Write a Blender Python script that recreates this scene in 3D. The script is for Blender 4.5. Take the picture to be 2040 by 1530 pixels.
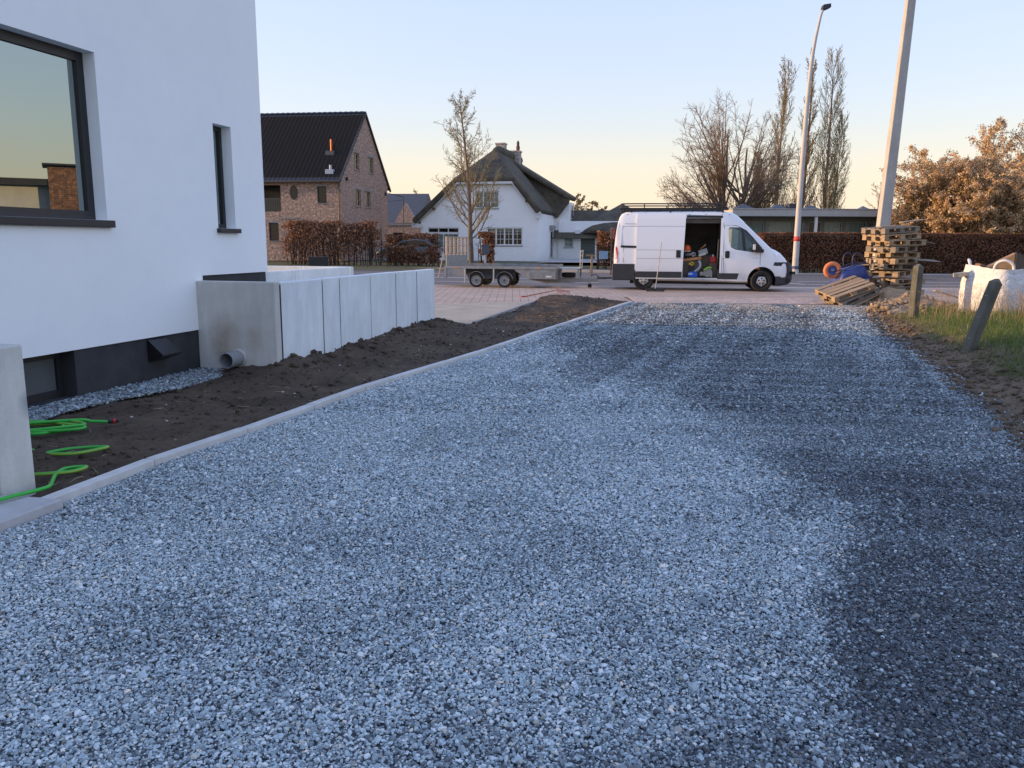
import bpy, bmesh, math, random
import numpy as np
from mathutils import Vector, Matrix, Euler

for _o in list(bpy.data.objects):
    bpy.data.objects.remove(_o, do_unlink=True)
SC = bpy.context.scene
COL = SC.collection
PI = math.pi
RAD = math.radians
rng = np.random.default_rng(7)
random.seed(7)

# ------------------------------------------------------------------ camera
PITCH = math.atan(280 / 1600.0)
ROLL = RAD(0.3)
fwd = Vector((0, math.cos(PITCH), -math.sin(PITCH)))
up0 = Vector((0, math.sin(PITCH), math.cos(PITCH)))
rt0 = Vector((1, 0, 0))
rt = rt0 * math.cos(ROLL) + up0 * math.sin(ROLL)
up = up0 * math.cos(ROLL) - rt0 * math.sin(ROLL)
cam_d = bpy.data.cameras.new('camera')
cam = bpy.data.objects.new('camera', cam_d)
COL.objects.link(cam)
cam.matrix_world = Matrix(((rt.x, up.x, -fwd.x, 0), (rt.y, up.y, -fwd.y, 0), (rt.z, up.z, -fwd.z, 1.5), (0, 0, 0, 1)))
cam_d.sensor_width = 36
cam_d.lens = 36 * 1600 / 2040
cam_d.clip_start = 0.05
cam_d.clip_end = 3000
SC.camera = cam

# ------------------------------------------------------------------ sky, sun, exposure
SUN_AZ = RAD(-85)          # clockwise from +Y: the sun stands low on the left
SUN_EL = RAD(6.5)
world = bpy.data.worlds.new('World')
SC.world = world
world.use_nodes = True
wn = world.node_tree
sky = wn.nodes.new('ShaderNodeTexSky')
sky.sky_type = 'NISHITA'
sky.sun_disc = False
sky.sun_elevation = SUN_EL
sky.sun_rotation = SUN_AZ % (2 * PI)
sky.air_density = 1.0
sky.dust_density = 0.2
sky.ozone_density = 1.0
# the whole sky is compressed in brightness (its hues kept), as a phone exposes a dusk sky
lum = wn.nodes.new('ShaderNodeVectorMath'); lum.operation = 'DOT_PRODUCT'; lum.inputs[1].default_value = (0.2126, 0.7152, 0.0722)
pw_ = wn.nodes.new('ShaderNodeMath'); pw_.operation = 'POWER'; pw_.inputs[1].default_value = -0.70
scl = wn.nodes.new('ShaderNodeVectorMath'); scl.operation = 'SCALE'
tint = wn.nodes.new('ShaderNodeVectorMath'); tint.operation = 'MULTIPLY'
tint.inputs[1].default_value = (5.85, 4.88, 5.7)
wn.links.new(sky.outputs[0], lum.inputs[0])
wn.links.new(lum.outputs['Value'], pw_.inputs[0])
wn.links.new(sky.outputs[0], scl.inputs[0])
wn.links.new(pw_.outputs[0], scl.inputs['Scale'])
wn.links.new(scl.outputs[0], tint.inputs[0])
# pale peach haze lying along the whole horizon
tcw = wn.nodes.new('ShaderNodeTexCoord')
sepw = wn.nodes.new('ShaderNodeSeparateXYZ')
hzr = wn.nodes.new('ShaderNodeMapRange'); hzr.interpolation_type = 'SMOOTHSTEP'
hzr.inputs['From Min'].default_value = 0.0; hzr.inputs['From Max'].default_value = 0.15; hzr.inputs['To Min'].default_value = 0.75; hzr.inputs['To Max'].default_value = 0.0
hzm = wn.nodes.new('ShaderNodeMix'); hzm.data_type = 'RGBA'
hzm.inputs[7].default_value = (8.3, 7.0, 6.1, 1)
wn.links.new(tcw.outputs['Generated'], sepw.inputs[0])
wn.links.new(sepw.outputs[2], hzr.inputs['Value'])
wn.links.new(hzr.outputs[0], hzm.inputs[0])
wn.links.new(tint.outputs[0], hzm.inputs[6])
wn.links.new(hzm.outputs[2], wn.nodes['Background'].inputs[0])
wn.nodes['Background'].inputs[1].default_value = 0.1

sun_d = bpy.data.lights.new('sun', 'SUN')
sun_d.energy = 4.8
sun_d.angle = RAD(0.6)
sun_d.color = (1.0, 0.63, 0.30)
sun = bpy.data.objects.new('sun', sun_d)
COL.objects.link(sun)
to_sun = Vector((math.sin(SUN_AZ) * math.cos(SUN_EL), math.cos(SUN_AZ) * math.cos(SUN_EL), math.sin(SUN_EL)))
sun.rotation_euler = to_sun.to_track_quat('Z', 'Y').to_euler()
sun.location = to_sun * 60

SC.render.engine = 'CYCLES'
SC.cycles.use_denoising = True
SC.cycles.max_bounces = 8
SC.cycles.transparent_max_bounces = 24
vs = SC.view_settings
vs.view_transform = 'Standard'
vs.look = 'None'
vs.gamma = 1
vs.exposure = 0.36
vs.use_curve_mapping = False

# ------------------------------------------------------------------ helpers
def tag(o, label=None, cat=None, group=None, kind=None):
    if label: o['label'] = label
    if cat: o['category'] = cat
    if group: o['group'] = group
    if kind: o['kind'] = kind
    return o

def thing(name, label, cat, loc=(0, 0, 0), rz=0.0, group=None):
    o = bpy.data.objects.new(name, None)
    o.empty_display_size = 0.2
    COL.objects.link(o)
    o.location = loc
    o.rotation_euler = (0, 0, rz)
    return tag(o, label, cat, group)

def copy_tree(o, parent=None):
    c = o.copy()
    COL.objects.link(c)
    c.parent = parent
    for ch in list(o.children):
        copy_tree(ch, c)
    return c

def finish(name, me, mat=None, parent=None, smooth=False, bevel=0.0, bseg=2):
    if mat is not None:
        for m in (mat if isinstance(mat, (list, tuple)) else [mat]):
            me.materials.append(m)
    if smooth:
        me.polygons.foreach_set('use_smooth', [True] * len(me.polygons))
    o = bpy.data.objects.new(name, me)
    COL.objects.link(o)
    if parent is not None:
        o.parent = parent
    if bevel > 0:
        b = o.modifiers.new('bevel', 'BEVEL')
        b.width = bevel
        b.segments = bseg
        b.limit_method = 'ANGLE'
        b.angle_limit = RAD(35)
    return o

def np_mesh(name, V, F, mat=None, parent=None, smooth=False, attrs=None):
    """V (n,3), F (m,k) arrays, all faces with k corners"""
    V = np.asarray(V, np.float32)
    F = np.asarray(F, np.int32)
    me = bpy.data.meshes.new(name)
    me.vertices.add(len(V))
    me.vertices.foreach_set('co', V.ravel())
    m, k = F.shape
    me.loops.add(m * k)
    me.loops.foreach_set('vertex_index', F.ravel())
    me.polygons.add(m)
    me.polygons.foreach_set('loop_start', np.arange(0, m * k, k, dtype=np.int32))
    me.polygons.foreach_set('loop_total', np.full(m, k, np.int32))
    if attrs:
        for an, (dom, typ, val) in attrs.items():
            a = me.attributes.new(an, typ, dom)
            a.data.foreach_set('vector' if typ == 'FLOAT_VECTOR' else ('color' if typ == 'FLOAT_COLOR' else 'value'), np.asarray(val, np.float32).ravel())
    me.update(calc_edges=True)
    me.validate()
    return finish(name, me, mat, parent, smooth)

class MB:
    def __init__(self, M=None):
        self.v = []
        self.f = []
        self.M = M
    def add(self, vs, fs):
        b = len(self.v)
        if self.M is not None:
            vs = [tuple(self.M @ Vector(p)) for p in vs]
        self.v += [tuple(p) for p in vs]
        self.f += [tuple(i + b for i in f) for f in fs]
        return self
    def box(self, x0, x1, y0, y1, z0, z1, T=None):
        vs = [(x0, y0, z0), (x1, y0, z0), (x1, y1, z0), (x0, y1, z0), (x0, y0, z1), (x1, y0, z1), (x1, y1, z1), (x0, y1, z1)]
        if T is not None:
            vs = [T @ Vector(p) for p in vs]
        return self.add(vs, [(0, 3, 2, 1), (4, 5, 6, 7), (0, 1, 5, 4), (1, 2, 6, 5), (2, 3, 7, 6), (3, 0, 4, 7)])
    def prism(self, poly, d0, d1, plane='xz', T=None):
        n = len(poly)
        def P(a, b, d):
            return {'xz': (a, d, b), 'xy': (a, b, d), 'yz': (d, a, b)}[plane]
        vs = [P(a, b, d0) for a, b in poly] + [P(a, b, d1) for a, b in poly]
        if T is not None:
            vs = [T @ Vector(p) for p in vs]
        fs = [tuple(range(n)), tuple(range(2 * n - 1, n - 1, -1))]
        fs += [(i, i + n, (i + 1) % n + n, (i + 1) % n) for i in range(n)]
        return self.add(vs, fs)
    def tube(self, pts, rad, n=8, caps=True, closed=False):
        pts = [Vector(p) for p in pts]
        k = len(pts)
        if not hasattr(rad, '__len__'):
            rad = [rad] * k
        vs, fs = [], []
        ref = None
        for i, p in enumerate(pts):
            if closed:
                t = pts[(i + 1) % k] - pts[i - 1]
            else:
                t = pts[min(i + 1, k - 1)] - pts[max(i - 1, 0)]
            if t.length < 1e-9:
                t = Vector((0, 0, 1))
            t.normalize()
            if ref is None:
                ref = Vector((0, 0, 1)) if abs(t.z) < 0.9 else Vector((1, 0, 0))
            a = (ref - t * ref.dot(t)).normalized()
            b = t.cross(a)
            ref = a
            for j in range(n):
                th = 2 * PI * j / n
                vs.append(p + (a * math.cos(th) + b * math.sin(th)) * rad[i])
        m = k if closed else k - 1
        for i in range(m):
            i2 = (i + 1) % k
            for j in range(n):
                j2 = (j + 1) % n
                fs.append((i * n + j, i * n + j2, i2 * n + j2, i2 * n + j))
        if caps and not closed:
            fs.append(tuple(range(n - 1, -1, -1)))
            fs.append(tuple((k - 1) * n + j for j in range(n)))
        return self.add(vs, fs)
    def lathe(self, prof, n=24, T=None, cap=True):
        """prof [(r, z)] about Z, T places it"""
        vs, fs = [], []
        for r, z in prof:
            for j in range(n):
                th = 2 * PI * j / n
                vs.append(Vector((r * math.cos(th), r * math.sin(th), z)))
        if T is not None:
            vs = [T @ p for p in vs]
        for i in range(len(prof) - 1):
            for j in range(n):
                j2 = (j + 1) % n
                fs.append((i * n + j, i * n + j2, (i + 1) * n + j2, (i + 1) * n + j))
        if cap:
            fs.append(tuple(range(n - 1, -1, -1)))
            b = (len(prof) - 1) * n
            fs.append(tuple(b + j for j in range(n)))
        return self.add(vs, fs)
    def quad(self, *p):
        return self.add(p, [tuple(range(len(p)))])
    def build(self, name, mat=None, parent=None, smooth=False, bevel=0.0, bseg=2, recalc=False):
        me = bpy.data.meshes.new(name)
        me.from_pydata(self.v, [], self.f)
        if recalc:
            bm = bmesh.new()
            bm.from_mesh(me)
            bmesh.ops.recalc_face_normals(bm, faces=bm.faces)
            bm.to_mesh(me)
            bm.free()
        me.update()
        return finish(name, me, mat, parent, smooth, bevel, bseg)

def auto_smooth(o, ang=40):
    me = o.data
    me.polygons.foreach_set('use_smooth', [True] * len(me.polygons))
    bm = bmesh.new()
    bm.from_mesh(me)
    for e in bm.edges:
        if len(e.link_faces) == 2 and e.calc_face_angle(0) > RAD(ang):
            e.smooth = False
    bm.to_mesh(me)
    bm.free()
    return o

def frame(o, u, n):
    """matrix with local x along u, y outward along n, z up"""
    u = Vector(u).normalized()
    n = Vector(n).normalized()
    return Matrix(((u.x, n.x, 0, o[0]), (u.y, n.y, 0, o[1]), (u.z, n.z, 1, o[2]), (0, 0, 0, 1)))

def TR(x=0, y=0, z=0, rx=0, ry=0, rz=0, s=1.0):
    return Matrix.Translation((x, y, z)) @ Euler((rx, ry, rz)).to_matrix().to_4x4() @ Matrix.Scale(s, 4)

# vectorised value noise
def _h(ix, iy, seed):
    n = (ix.astype(np.int64) * 374761393 + iy.astype(np.int64) * 668265263 + seed * 974634777) & 0xFFFFFFFF
    n = ((n ^ (n >> 13)) * 1274126177) & 0xFFFFFFFF
    n = n ^ (n >> 16)
    return (n & 0xFFFF) / 65535.0
def vnoise(x, y, seed=0):
    x = np.asarray(x, float); y = np.asarray(y, float)
    xi = np.floor(x); yi = np.floor(y)
    fx = x - xi; fy = y - yi
    fx = fx * fx * (3 - 2 * fx); fy = fy * fy * (3 - 2 * fy)
    a = _h(xi, yi, seed); b = _h(xi + 1, yi, seed); c = _h(xi, yi + 1, seed); d = _h(xi + 1, yi + 1, seed)
    return (a * (1 - fx) + b * fx) * (1 - fy) + (c * (1 - fx) + d * fx) * fy
def fbm(x, y, oct=4, seed=0):
    s = 0; a = 0.5
    for i in range(oct):
        s = s + a * (vnoise(np.asarray(x) * 2 ** i, np.asarray(y) * 2 ** i, seed + i * 17) - 0.5)
        a *= 0.5
    return s
def inside(poly, x, y):
    poly = np.asarray(poly, float)
    r = np.zeros(np.shape(x), bool)
    j = len(poly) - 1
    for i in range(len(poly)):
        xi, yi = poly[i]; xj, yj = poly[j]
        with np.errstate(divide='ignore', invalid='ignore'):
            c = ((yi > y) != (yj > y)) & (x < (xj - xi) * (y - yi) / (yj - yi + 1e-12) + xi)
        r ^= c
        j = i
    return r

# ------------------------------------------------------------------ materials
MATS = {}
def nodes(name):
    m = bpy.data.materials.new(name)
    m.use_nodes = True
    nt = m.node_tree
    return m, nt, nt.nodes['Principled BSDF']
def N(nt, t, **kw):
    n = nt.nodes.new(t)
    for k, v in kw.items():
        if k.startswith('i_'):
            key = k[2:]
            n.inputs[int(key) if key.isdigit() else key.replace('_', ' ')].default_value = v
        else:
            setattr(n, k, v)
    return n
def ramp(nt, fac, stops):
    r = nt.nodes.new('ShaderNodeValToRGB')
    e = r.color_ramp.elements
    while len(e) < len(stops):
        e.new(0.5)
    for el, (p, c) in zip(e, stops):
        el.position = p
        el.color = (c[0], c[1], c[2], 1) if hasattr(c, '__len__') else (c, c, c, 1)
    nt.links.new(fac, r.inputs[0])
    return r.outputs[0]
def coord(nt, kind='Object', scale=(1, 1, 1), rot=(0, 0, 0)):
    tc = nt.nodes.new('ShaderNodeTexCoord')
    if kind == 'World':
        g = nt.nodes.new('ShaderNodeNewGeometry')
        src = g.outputs['Position']
    else:
        src = tc.outputs[kind]
    mp = nt.nodes.new('ShaderNodeMapping')
    mp.inputs['Scale'].default_value = scale
    mp.inputs['Rotation'].default_value = rot
    nt.links.new(src, mp.inputs[0])
    return mp.outputs[0]
def noise(nt, vec, scale, detail=4, rough=0.55, dist=0):
    n = N(nt, 'ShaderNodeTexNoise')
    n.inputs['Scale'].default_value = scale
    n.inputs['Detail'].default_value = detail
    n.inputs['Roughness'].default_value = rough
    n.inputs['Distortion'].default_value = dist
    nt.links.new(vec, n.inputs['Vector'])
    return n.outputs['Fac']
def bump(nt, bsdf, h, strength=0.3, dist=0.01, prev=None):
    b = N(nt, 'ShaderNodeBump')
    b.inputs['Strength'].default_value = strength
    b.inputs['Distance'].default_value = dist
    nt.links.new(h, b.inputs['Height'])
    if prev is not None:
        nt.links.new(prev, b.inputs['Normal'])
    nt.links.new(b.outputs[0], bsdf.inputs['Normal'])
    return b.outputs[0]
def mixc(nt, fac, a, b, mode='MIX'):
    m = N(nt, 'ShaderNodeMix', data_type='RGBA', blend_type=mode)
    if hasattr(fac, 'node'): nt.links.new(fac, m.inputs[0])
    else: m.inputs[0].default_value = fac
    for s, i in ((a, 6), (b, 7)):
        if hasattr(s, 'node'): nt.links.new(s, m.inputs[i])
        else: m.inputs[i].default_value = (*s, 1)
    return m.outputs[2]
def mat(name, col, rough=0.6, var=0.18, scale=6.0, bmp=0.0, bscale=60.0, bdist=0.004, metal=0.0, spec=0.5, col2=None, stretch=(1, 1, 1), space='Object', coat=0.0):
    if name in MATS:
        return MATS[name]
    m, nt, b = nodes(name)
    v = coord(nt, space, stretch)
    c2 = col2 if col2 else tuple(min(1, c * (1 + var)) for c in col)
    c1 = tuple(c * (1 - var) for c in col)
    f = noise(nt, v, scale, 6, 0.6)
    nt.links.new(ramp(nt, f, [(0.3, c1), (0.7, c2)]), b.inputs['Base Color'])
    b.inputs['Roughness'].default_value = rough
    b.inputs['Metallic'].default_value = metal
    b.inputs['Specular IOR Level'].default_value = spec
    if coat: b.inputs['Coat Weight'].default_value = coat
    if bmp > 0:
        bump(nt, b, noise(nt, v, bscale, 5, 0.6), bmp, bdist)
    MATS[name] = m
    return m
def glass_mat(name, tintc=(0.03, 0.04, 0.045), clear=0.0, refl=(1, 1, 1), ior=1.6, rough=0.02):
    """window glass: a glossy layer over a dark or clear pane"""
    if name in MATS: return MATS[name]
    m = bpy.data.materials.new(name)
    m.use_nodes = True
    nt = m.node_tree
    nt.nodes.remove(nt.nodes['Principled BSDF'])
    out = nt.nodes['Material Output']
    gl = N(nt, 'ShaderNodeBsdfGlossy'); gl.inputs['Color'].default_value = (*refl, 1); gl.inputs['Roughness'].default_value = rough
    fr = N(nt, 'ShaderNodeFresnel'); fr.inputs['IOR'].default_value = ior
    df = N(nt, 'ShaderNodeBsdfDiffuse'); df.inputs['Color'].default_value = (*tintc, 1)
    base = df.outputs[0]
    if clear > 0:
        tr = N(nt, 'ShaderNodeBsdfTransparent'); tr.inputs['Color'].default_value = (0.86, 0.92, 0.9, 1)
        mx = N(nt, 'ShaderNodeMixShader'); mx.inputs[0].default_value = clear
        nt.links.new(df.outputs[0], mx.inputs[1]); nt.links.new(tr.outputs[0], mx.inputs[2])
        base = mx.outputs[0]
    mx2 = N(nt, 'ShaderNodeMixShader')
    nt.links.new(fr.outputs[0], mx2.inputs[0]); nt.links.new(base, mx2.inputs[1]); nt.links.new(gl.outputs[0], mx2.inputs[2])
    nt.links.new(mx2.outputs[0], out.inputs[0])
    MATS[name] = m
    return m

def plaster_mat():
    m, nt, b = nodes('white_plaster')
    v = coord(nt, 'Object')
    f = noise(nt, v, 0.7, 4, 0.6)
    f2 = noise(nt, v, 5, 6, 0.7)
    c = ramp(nt, f, [(0.3, (0.88, 0.92, 0.94)), (0.7, (0.93, 0.96, 0.975))])
    c = mixc(nt, 0.07, c, ramp(nt, f2, [(0.35, (0.62, 0.63, 0.66)), (0.6, (0.9, 0.9, 0.9))]), 'MULTIPLY')
    nt.links.new(c, b.inputs['Base Color'])
    b.inputs['Roughness'].default_value = 0.85
    b.inputs['Specular IOR Level'].default_value = 0.2
    bump(nt, b, noise(nt, v, 350, 3, 0.6), 0.35, 0.0015)
    return m
def concrete_mat(name, c1, c2, stain=None, rough=0.8):
    m, nt, b = nodes(name)
    v = coord(nt, 'Object')
    vs_ = coord(nt, 'Object', (6, 6, 1.2))
    f = noise(nt, v, 1.7, 6, 0.65, 0.4)
    c = ramp(nt, f, [(0.32, c1), (0.68, c2)])
    s = noise(nt, vs_, 1.2, 5, 0.6)
    c = mixc(nt, 0.35, c, ramp(nt, s, [(0.4, (0.72, 0.72, 0.7)), (0.62, (1, 1, 1))]), 'MULTIPLY')
    fine = noise(nt, v, 60, 4, 0.7)
    c = mixc(nt, 0.25, c, ramp(nt, fine, [(0.3, (0.7, 0.7, 0.7)), (0.6, (1, 1, 1))]), 'MULTIPLY')
    pits = N(nt, 'ShaderNodeTexVoronoi'); pits.inputs['Scale'].default_value = 28
    nt.links.new(v, pits.inputs['Vector'])
    c = mixc(nt, 0.5, c, ramp(nt, pits.outputs['Distance'], [(0.05, (0.45, 0.45, 0.45)), (0.1, (1, 1, 1))]), 'MULTIPLY')
    if stain:
        for (cx, cy, cz, r, col) in stain:
            d = N(nt, 'ShaderNodeVectorMath', operation='DISTANCE')
            mp = N(nt, 'ShaderNodeMapping'); mp.inputs['Scale'].default_value = (1, 1, 0.75); mp.inputs['Location'].default_value = (-cx, -cy, -cz * 0.75)
            tc = N(nt, 'ShaderNodeTexCoord'); nt.links.new(tc.outputs['Object'], mp.inputs[0])
            nt.links.new(mp.outputs[0], d.inputs[0]); d.inputs[1].default_value = (0, 0, 0)
            nz = noise(nt, v, 9, 5, 0.6)
            ad = N(nt, 'ShaderNodeMath', operation='MULTIPLY_ADD'); nt.links.new(nz, ad.inputs[0]); ad.inputs[1].default_value = r * 1.2; nt.links.new(d.outputs['Value'], ad.inputs[2])
            fac = ramp(nt, ad.outputs[0], [(r * 0.9, 0.8), (r * 2.1, 0.0)])
            c = mixc(nt, fac, c, col)
    nt.links.new(c, b.inputs['Base Color'])
    b.inputs['Roughness'].default_value = rough
    b.inputs['Specular IOR Level'].default_value = 0.3
    h = bump(nt, b, fine, 0.25, 0.003)
    return m
def brick_mat(name, cs, mortar, bw=0.21, bh=0.065, plane='front'):
    m, nt, b = nodes(name)
    tc = N(nt, 'ShaderNodeTexCoord')
    sp = N(nt, 'ShaderNodeSeparateXYZ'); nt.links.new(tc.outputs['Object'], sp.inputs[0])
    ge = N(nt, 'ShaderNodeNewGeometry')
    ad = N(nt, 'ShaderNodeMath', operation='ADD'); nt.links.new(sp.outputs[0], ad.inputs[0]); nt.links.new(sp.outputs[1], ad.inputs[1])
    cb = N(nt, 'ShaderNodeCombineXYZ'); nt.links.new(ad.outputs[0], cb.inputs[0]); nt.links.new(sp.outputs[2], cb.inputs[1])
    br = N(nt, 'ShaderNodeTexBrick'); nt.links.new(cb.outputs[0], br.inputs['Vector'])
    br.inputs['Scale'].default_value = 1
    br.inputs['Brick Width'].default_value = bw
    br.inputs['Row Height'].default_value = bh
    br.inputs['Mortar Size'].default_value = 0.006
    br.inputs['Color1'].default_value = (*cs[0], 1)
    br.inputs['Color2'].default_value = (*cs[1], 1)
    br.inputs['Mortar'].default_value = (*mortar, 1)
    br.inputs['Bias'].default_value = -0.2
    f = noise(nt, cb.outputs[0], 6.5, 4, 0.75)
    c = mixc(nt, 0.9, br.outputs['Color'], ramp(nt, f, [(0.28, (0.25, 0.24, 0.26)), (0.5, (0.85, 0.82, 0.8)), (0.70, (2.2, 2.0, 1.8))]), 'MULTIPLY')
    f2 = noise(nt, cb.outputs[0], 0.9, 4, 0.6)
    c = mixc(nt, 0.5, c, ramp(nt, f2, [(0.3, (0.75, 0.72, 0.72)), (0.7, (1.1, 1.1, 1.1))]), 'MULTIPLY')
    nt.links.new(c, b.inputs['Base Color'])
    b.inputs['Roughness'].default_value = 0.9
    inv = N(nt, 'ShaderNodeMath', operation='SUBTRACT'); inv.inputs[0].default_value = 1; nt.links.new(br.outputs['Fac'], inv.inputs[1])
    bump(nt, b, inv.outputs[0], 0.6, 0.012)
    return m
def wood_mat(name, c1, c2, rough=0.75):
    if name in MATS: return MATS[name]
    m, nt, b = nodes(name)
    v = coord(nt, 'Object', (1.2, 14, 14))
    f = noise(nt, v, 2.5, 6, 0.6, 0.6)
    oi = N(nt, 'ShaderNodeObjectInfo')
    c = ramp(nt, f, [(0.3, c1), (0.7, c2)])
    c = mixc(nt, 0.6, c, ramp(nt, oi.outputs['Random'], [(0, (0.62, 0.6, 0.58)), (1, (1.15, 1.12, 1.1))]), 'MULTIPLY')
    nt.links.new(c, b.inputs['Base Color'])
    b.inputs['Roughness'].default_value = rough
    bump(nt, b, f, 0.3, 0.003)
    MATS[name] = m
    return m
def attr_mat(name, stops, rough=0.7, attr='tint', typ='GEOMETRY', trans=0.0, spec=0.3):
    """colour ramp driven by a per-piece random attribute"""
    m, nt, b = nodes(name)
    a = N(nt, 'ShaderNodeAttribute', attribute_name=attr, attribute_type=typ)
    c = ramp(nt, a.outputs['Fac'], stops)
    nt.links.new(c, b.inputs['Base Color'])
    b.inputs['Roughness'].default_value = rough
    b.inputs['Specular IOR Level'].default_value = spec
    if trans:
        tl = N(nt, 'ShaderNodeBsdfTranslucent'); nt.links.new(c, tl.inputs[0])
        mx = N(nt, 'ShaderNodeMixShader'); mx.inputs[0].default_value = trans
        nt.links.new(b.outputs[0], mx.inputs[1]); nt.links.new(tl.outputs[0], mx.inputs[2])
        nt.links.new(mx.outputs[0], nt.nodes['Material Output'].inputs[0])
    return m
# ------------------------------------------------------------------ the setting: ground, road, pavement
def sheet(name, pts, z, m, kind='structure', thick=0.0):
    b = MB()
    if thick:
        b.prism(pts, z - thick, z, 'xy')
    else:
        b.quad(*[(x, y, z) for x, y in pts])
    o = b.build(name, m, recalc=True)
    if not thick and o.data.polygons[0].normal.z < 0:
        o.data.flip_normals()
    return tag(o, kind=kind)

def ground_mat():
    m, nt, b = nodes('far_grass')
    v = coord(nt, 'World')
    f = noise(nt, v, 0.4, 6, 0.7)
    g = noise(nt, v, 9, 5, 0.7)
    c = mixc(nt, 0.5, ramp(nt, f, [(0.3, (0.05, 0.065, 0.025)), (0.7, (0.10, 0.105, 0.045))]), ramp(nt, g, [(0.3, (0.03, 0.04, 0.015)), (0.7, (0.14, 0.12, 0.06))]))
    nt.links.new(c, b.inputs['Base Color'])
    b.inputs['Roughness'].default_value = 0.95
    bump(nt, b, g, 0.6, 0.05)
    return m
def hg(x, y):
    t = np.clip((np.asarray(y, float) - 44) / 12.0, 0, 1)
    return 0.3 * t * t * (3 - 2 * t) * np.clip((14 - np.asarray(x, float)) / 6, 0, 1)
gx = np.concatenate([np.linspace(-1500, -60, 8), np.linspace(-50, 60, 56), np.linspace(70, 1500, 8)])
gy = np.concatenate([np.linspace(-400, -20, 6), np.linspace(-10, 110, 61), np.linspace(130, 2200, 10)])
GX, GY = np.meshgrid(gx, gy)
GZ = hg(GX, GY) - 0.09
nx_, ny_ = len(gx), len(gy)
ii = np.arange((ny_ - 1) * nx_).reshape(ny_ - 1, nx_)[:, :-1].ravel()
ground = np_mesh('ground', np.stack([GX, GY, GZ], -1).reshape(-1, 3), np.stack([ii, ii + 1, ii + 1 + nx_, ii + nx_], -1), ground_mat())
tag(ground, kind='structure')

def asphalt_mat():
    m, nt, b = nodes('asphalt')
    v = coord(nt, 'World')
    f = noise(nt, v, 0.5, 5, 0.6)
    g = noise(nt, v, 60, 3, 0.7)
    c = ramp(nt, f, [(0.3, (0.115, 0.10, 0.095)), (0.7, (0.17, 0.15, 0.14))])
    c = mixc(nt, 0.4, c, ramp(nt, g, [(0.3, (0.5, 0.5, 0.5)), (0.7, (1.3, 1.3, 1.3))]), 'MULTIPLY')
    nt.links.new(c, b.inputs['Base Color'])
    b.inputs['Roughness'].default_value = 0.85
    bump(nt, b, g, 0.3, 0.01)
    return m
ASPH = asphalt_mat()
sheet('road', [(-90, 33), (-20, 30.2), (70, 28.6), (70, 41.2), (13, 41.4), (4, 45), (-8, 50), (-90, 62)], -0.055, ASPH)
def paving_mat():
    m, nt, b = nodes('pink_concrete_pavers')
    v = coord(nt, 'World')
    br = N(nt, 'ShaderNodeTexBrick', offset=0.0)
    nt.links.new(v, br.inputs['Vector'])
    br.inputs['Scale'].default_value = 1
    br.inputs['Brick Width'].default_value = 0.22
    br.inputs['Row Height'].default_value = 0.22
    br.inputs['Mortar Size'].default_value = 0.007
    br.inputs['Color1'].default_value = (0.50, 0.385, 0.315, 1)
    br.inputs['Color2'].default_value = (0.42, 0.325, 0.27, 1)
    br.inputs['Mortar'].default_value = (0.15, 0.115, 0.10, 1)
    f = noise(nt, v, 0.7, 6, 0.65)
    g = noise(nt, v, 30, 4, 0.7)
    c = mixc(nt, 0.7, br.outputs['Color'], ramp(nt, f, [(0.3, (0.8, 0.76, 0.72)), (0.7, (1.18, 1.12, 1.05))]), 'MULTIPLY')
    c = mixc(nt, 0.5, c, ramp(nt, g, [(0.3, (0.7, 0.7, 0.7)), (0.7, (1.2, 1.2, 1.2))]), 'MULTIPLY')
    # drifted pale sand on the paving
    s = noise(nt, coord(nt, 'World', (0.35, 1.3, 1)), 1.3, 6, 0.6)
    c = mixc(nt, ramp(nt, s, [(0.52, 0.0), (0.68, 0.55)]), c, (0.62, 0.50, 0.39))
    nt.links.new(c, b.inputs['Base Color'])
    b.inputs['Roughness'].default_value = 0.85
    bump(nt, b, br.outputs['Fac'], -0.4, 0.006)
    return m
PAV = paving_mat()
PAV_Y0 = 20.95
sheet('pavement', [(-40, 19.6), (-1.9, 19.72), (0.72, 21.2), (3.1, PAV_Y0), (9.2, PAV_Y0 - 1.05), (10.5, 20.6), (14, 22.6), (60, 25.6), (60, 28.3), (-20, 29.9), (-40, 30.6)], -0.014, PAV, thick=0.1)
# individually laid pavers where they can be told apart
pvm = MB(); pvm.box(-0.1, 0.1, -0.1, 0.1, -0.03, 0.0)
paver_src = None
PMAT = []
for i, (a, c_) in enumerate([((0.50, 0.385, 0.315), 0), ((0.44, 0.335, 0.28), 0), ((0.55, 0.41, 0.33), 0)]):
    PMAT.append(mat('paver_%d' % i, a, 0.85, 0.15, 14, 0.3, 80, 0.002))
pv_me = []
for i in range(3):
    me = bpy.data.meshes.new('paver'); me.from_pydata(pvm.v, [], pvm.f); me.materials.append(PMAT[i]); pv_me.append(me)
pave_parent = thing('paved_strip', 'strip of pink square concrete pavers between gravel drive and parked van', 'paving', (3.35, 21.12, 0), RAD(-2.5))
del pave_parent['category']; pave_parent['kind'] = 'structure'
k = 0
for r in range(11):
    for c in range(26):
        if k >= 286: break
        o = bpy.data.objects.new('paver', pv_me[random.choice((0, 0, 1, 2))])
        COL.objects.link(o); o.parent = pave_parent
        o.location = (c * 0.208, r * 0.208, random.uniform(-0.003, 0.003)); o.rotation_euler = (random.uniform(-.006, .006), random.uniform(-.006, .006), random.uniform(-.012, .012))
        k += 1
sheet('joint_sand', [(3.2, 20.95), (8.8, 20.72), (8.8, 23.1), (3.2, 23.35)], -0.009, mat('joint_sand', (0.17, 0.13, 0.11), 0.95))

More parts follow.
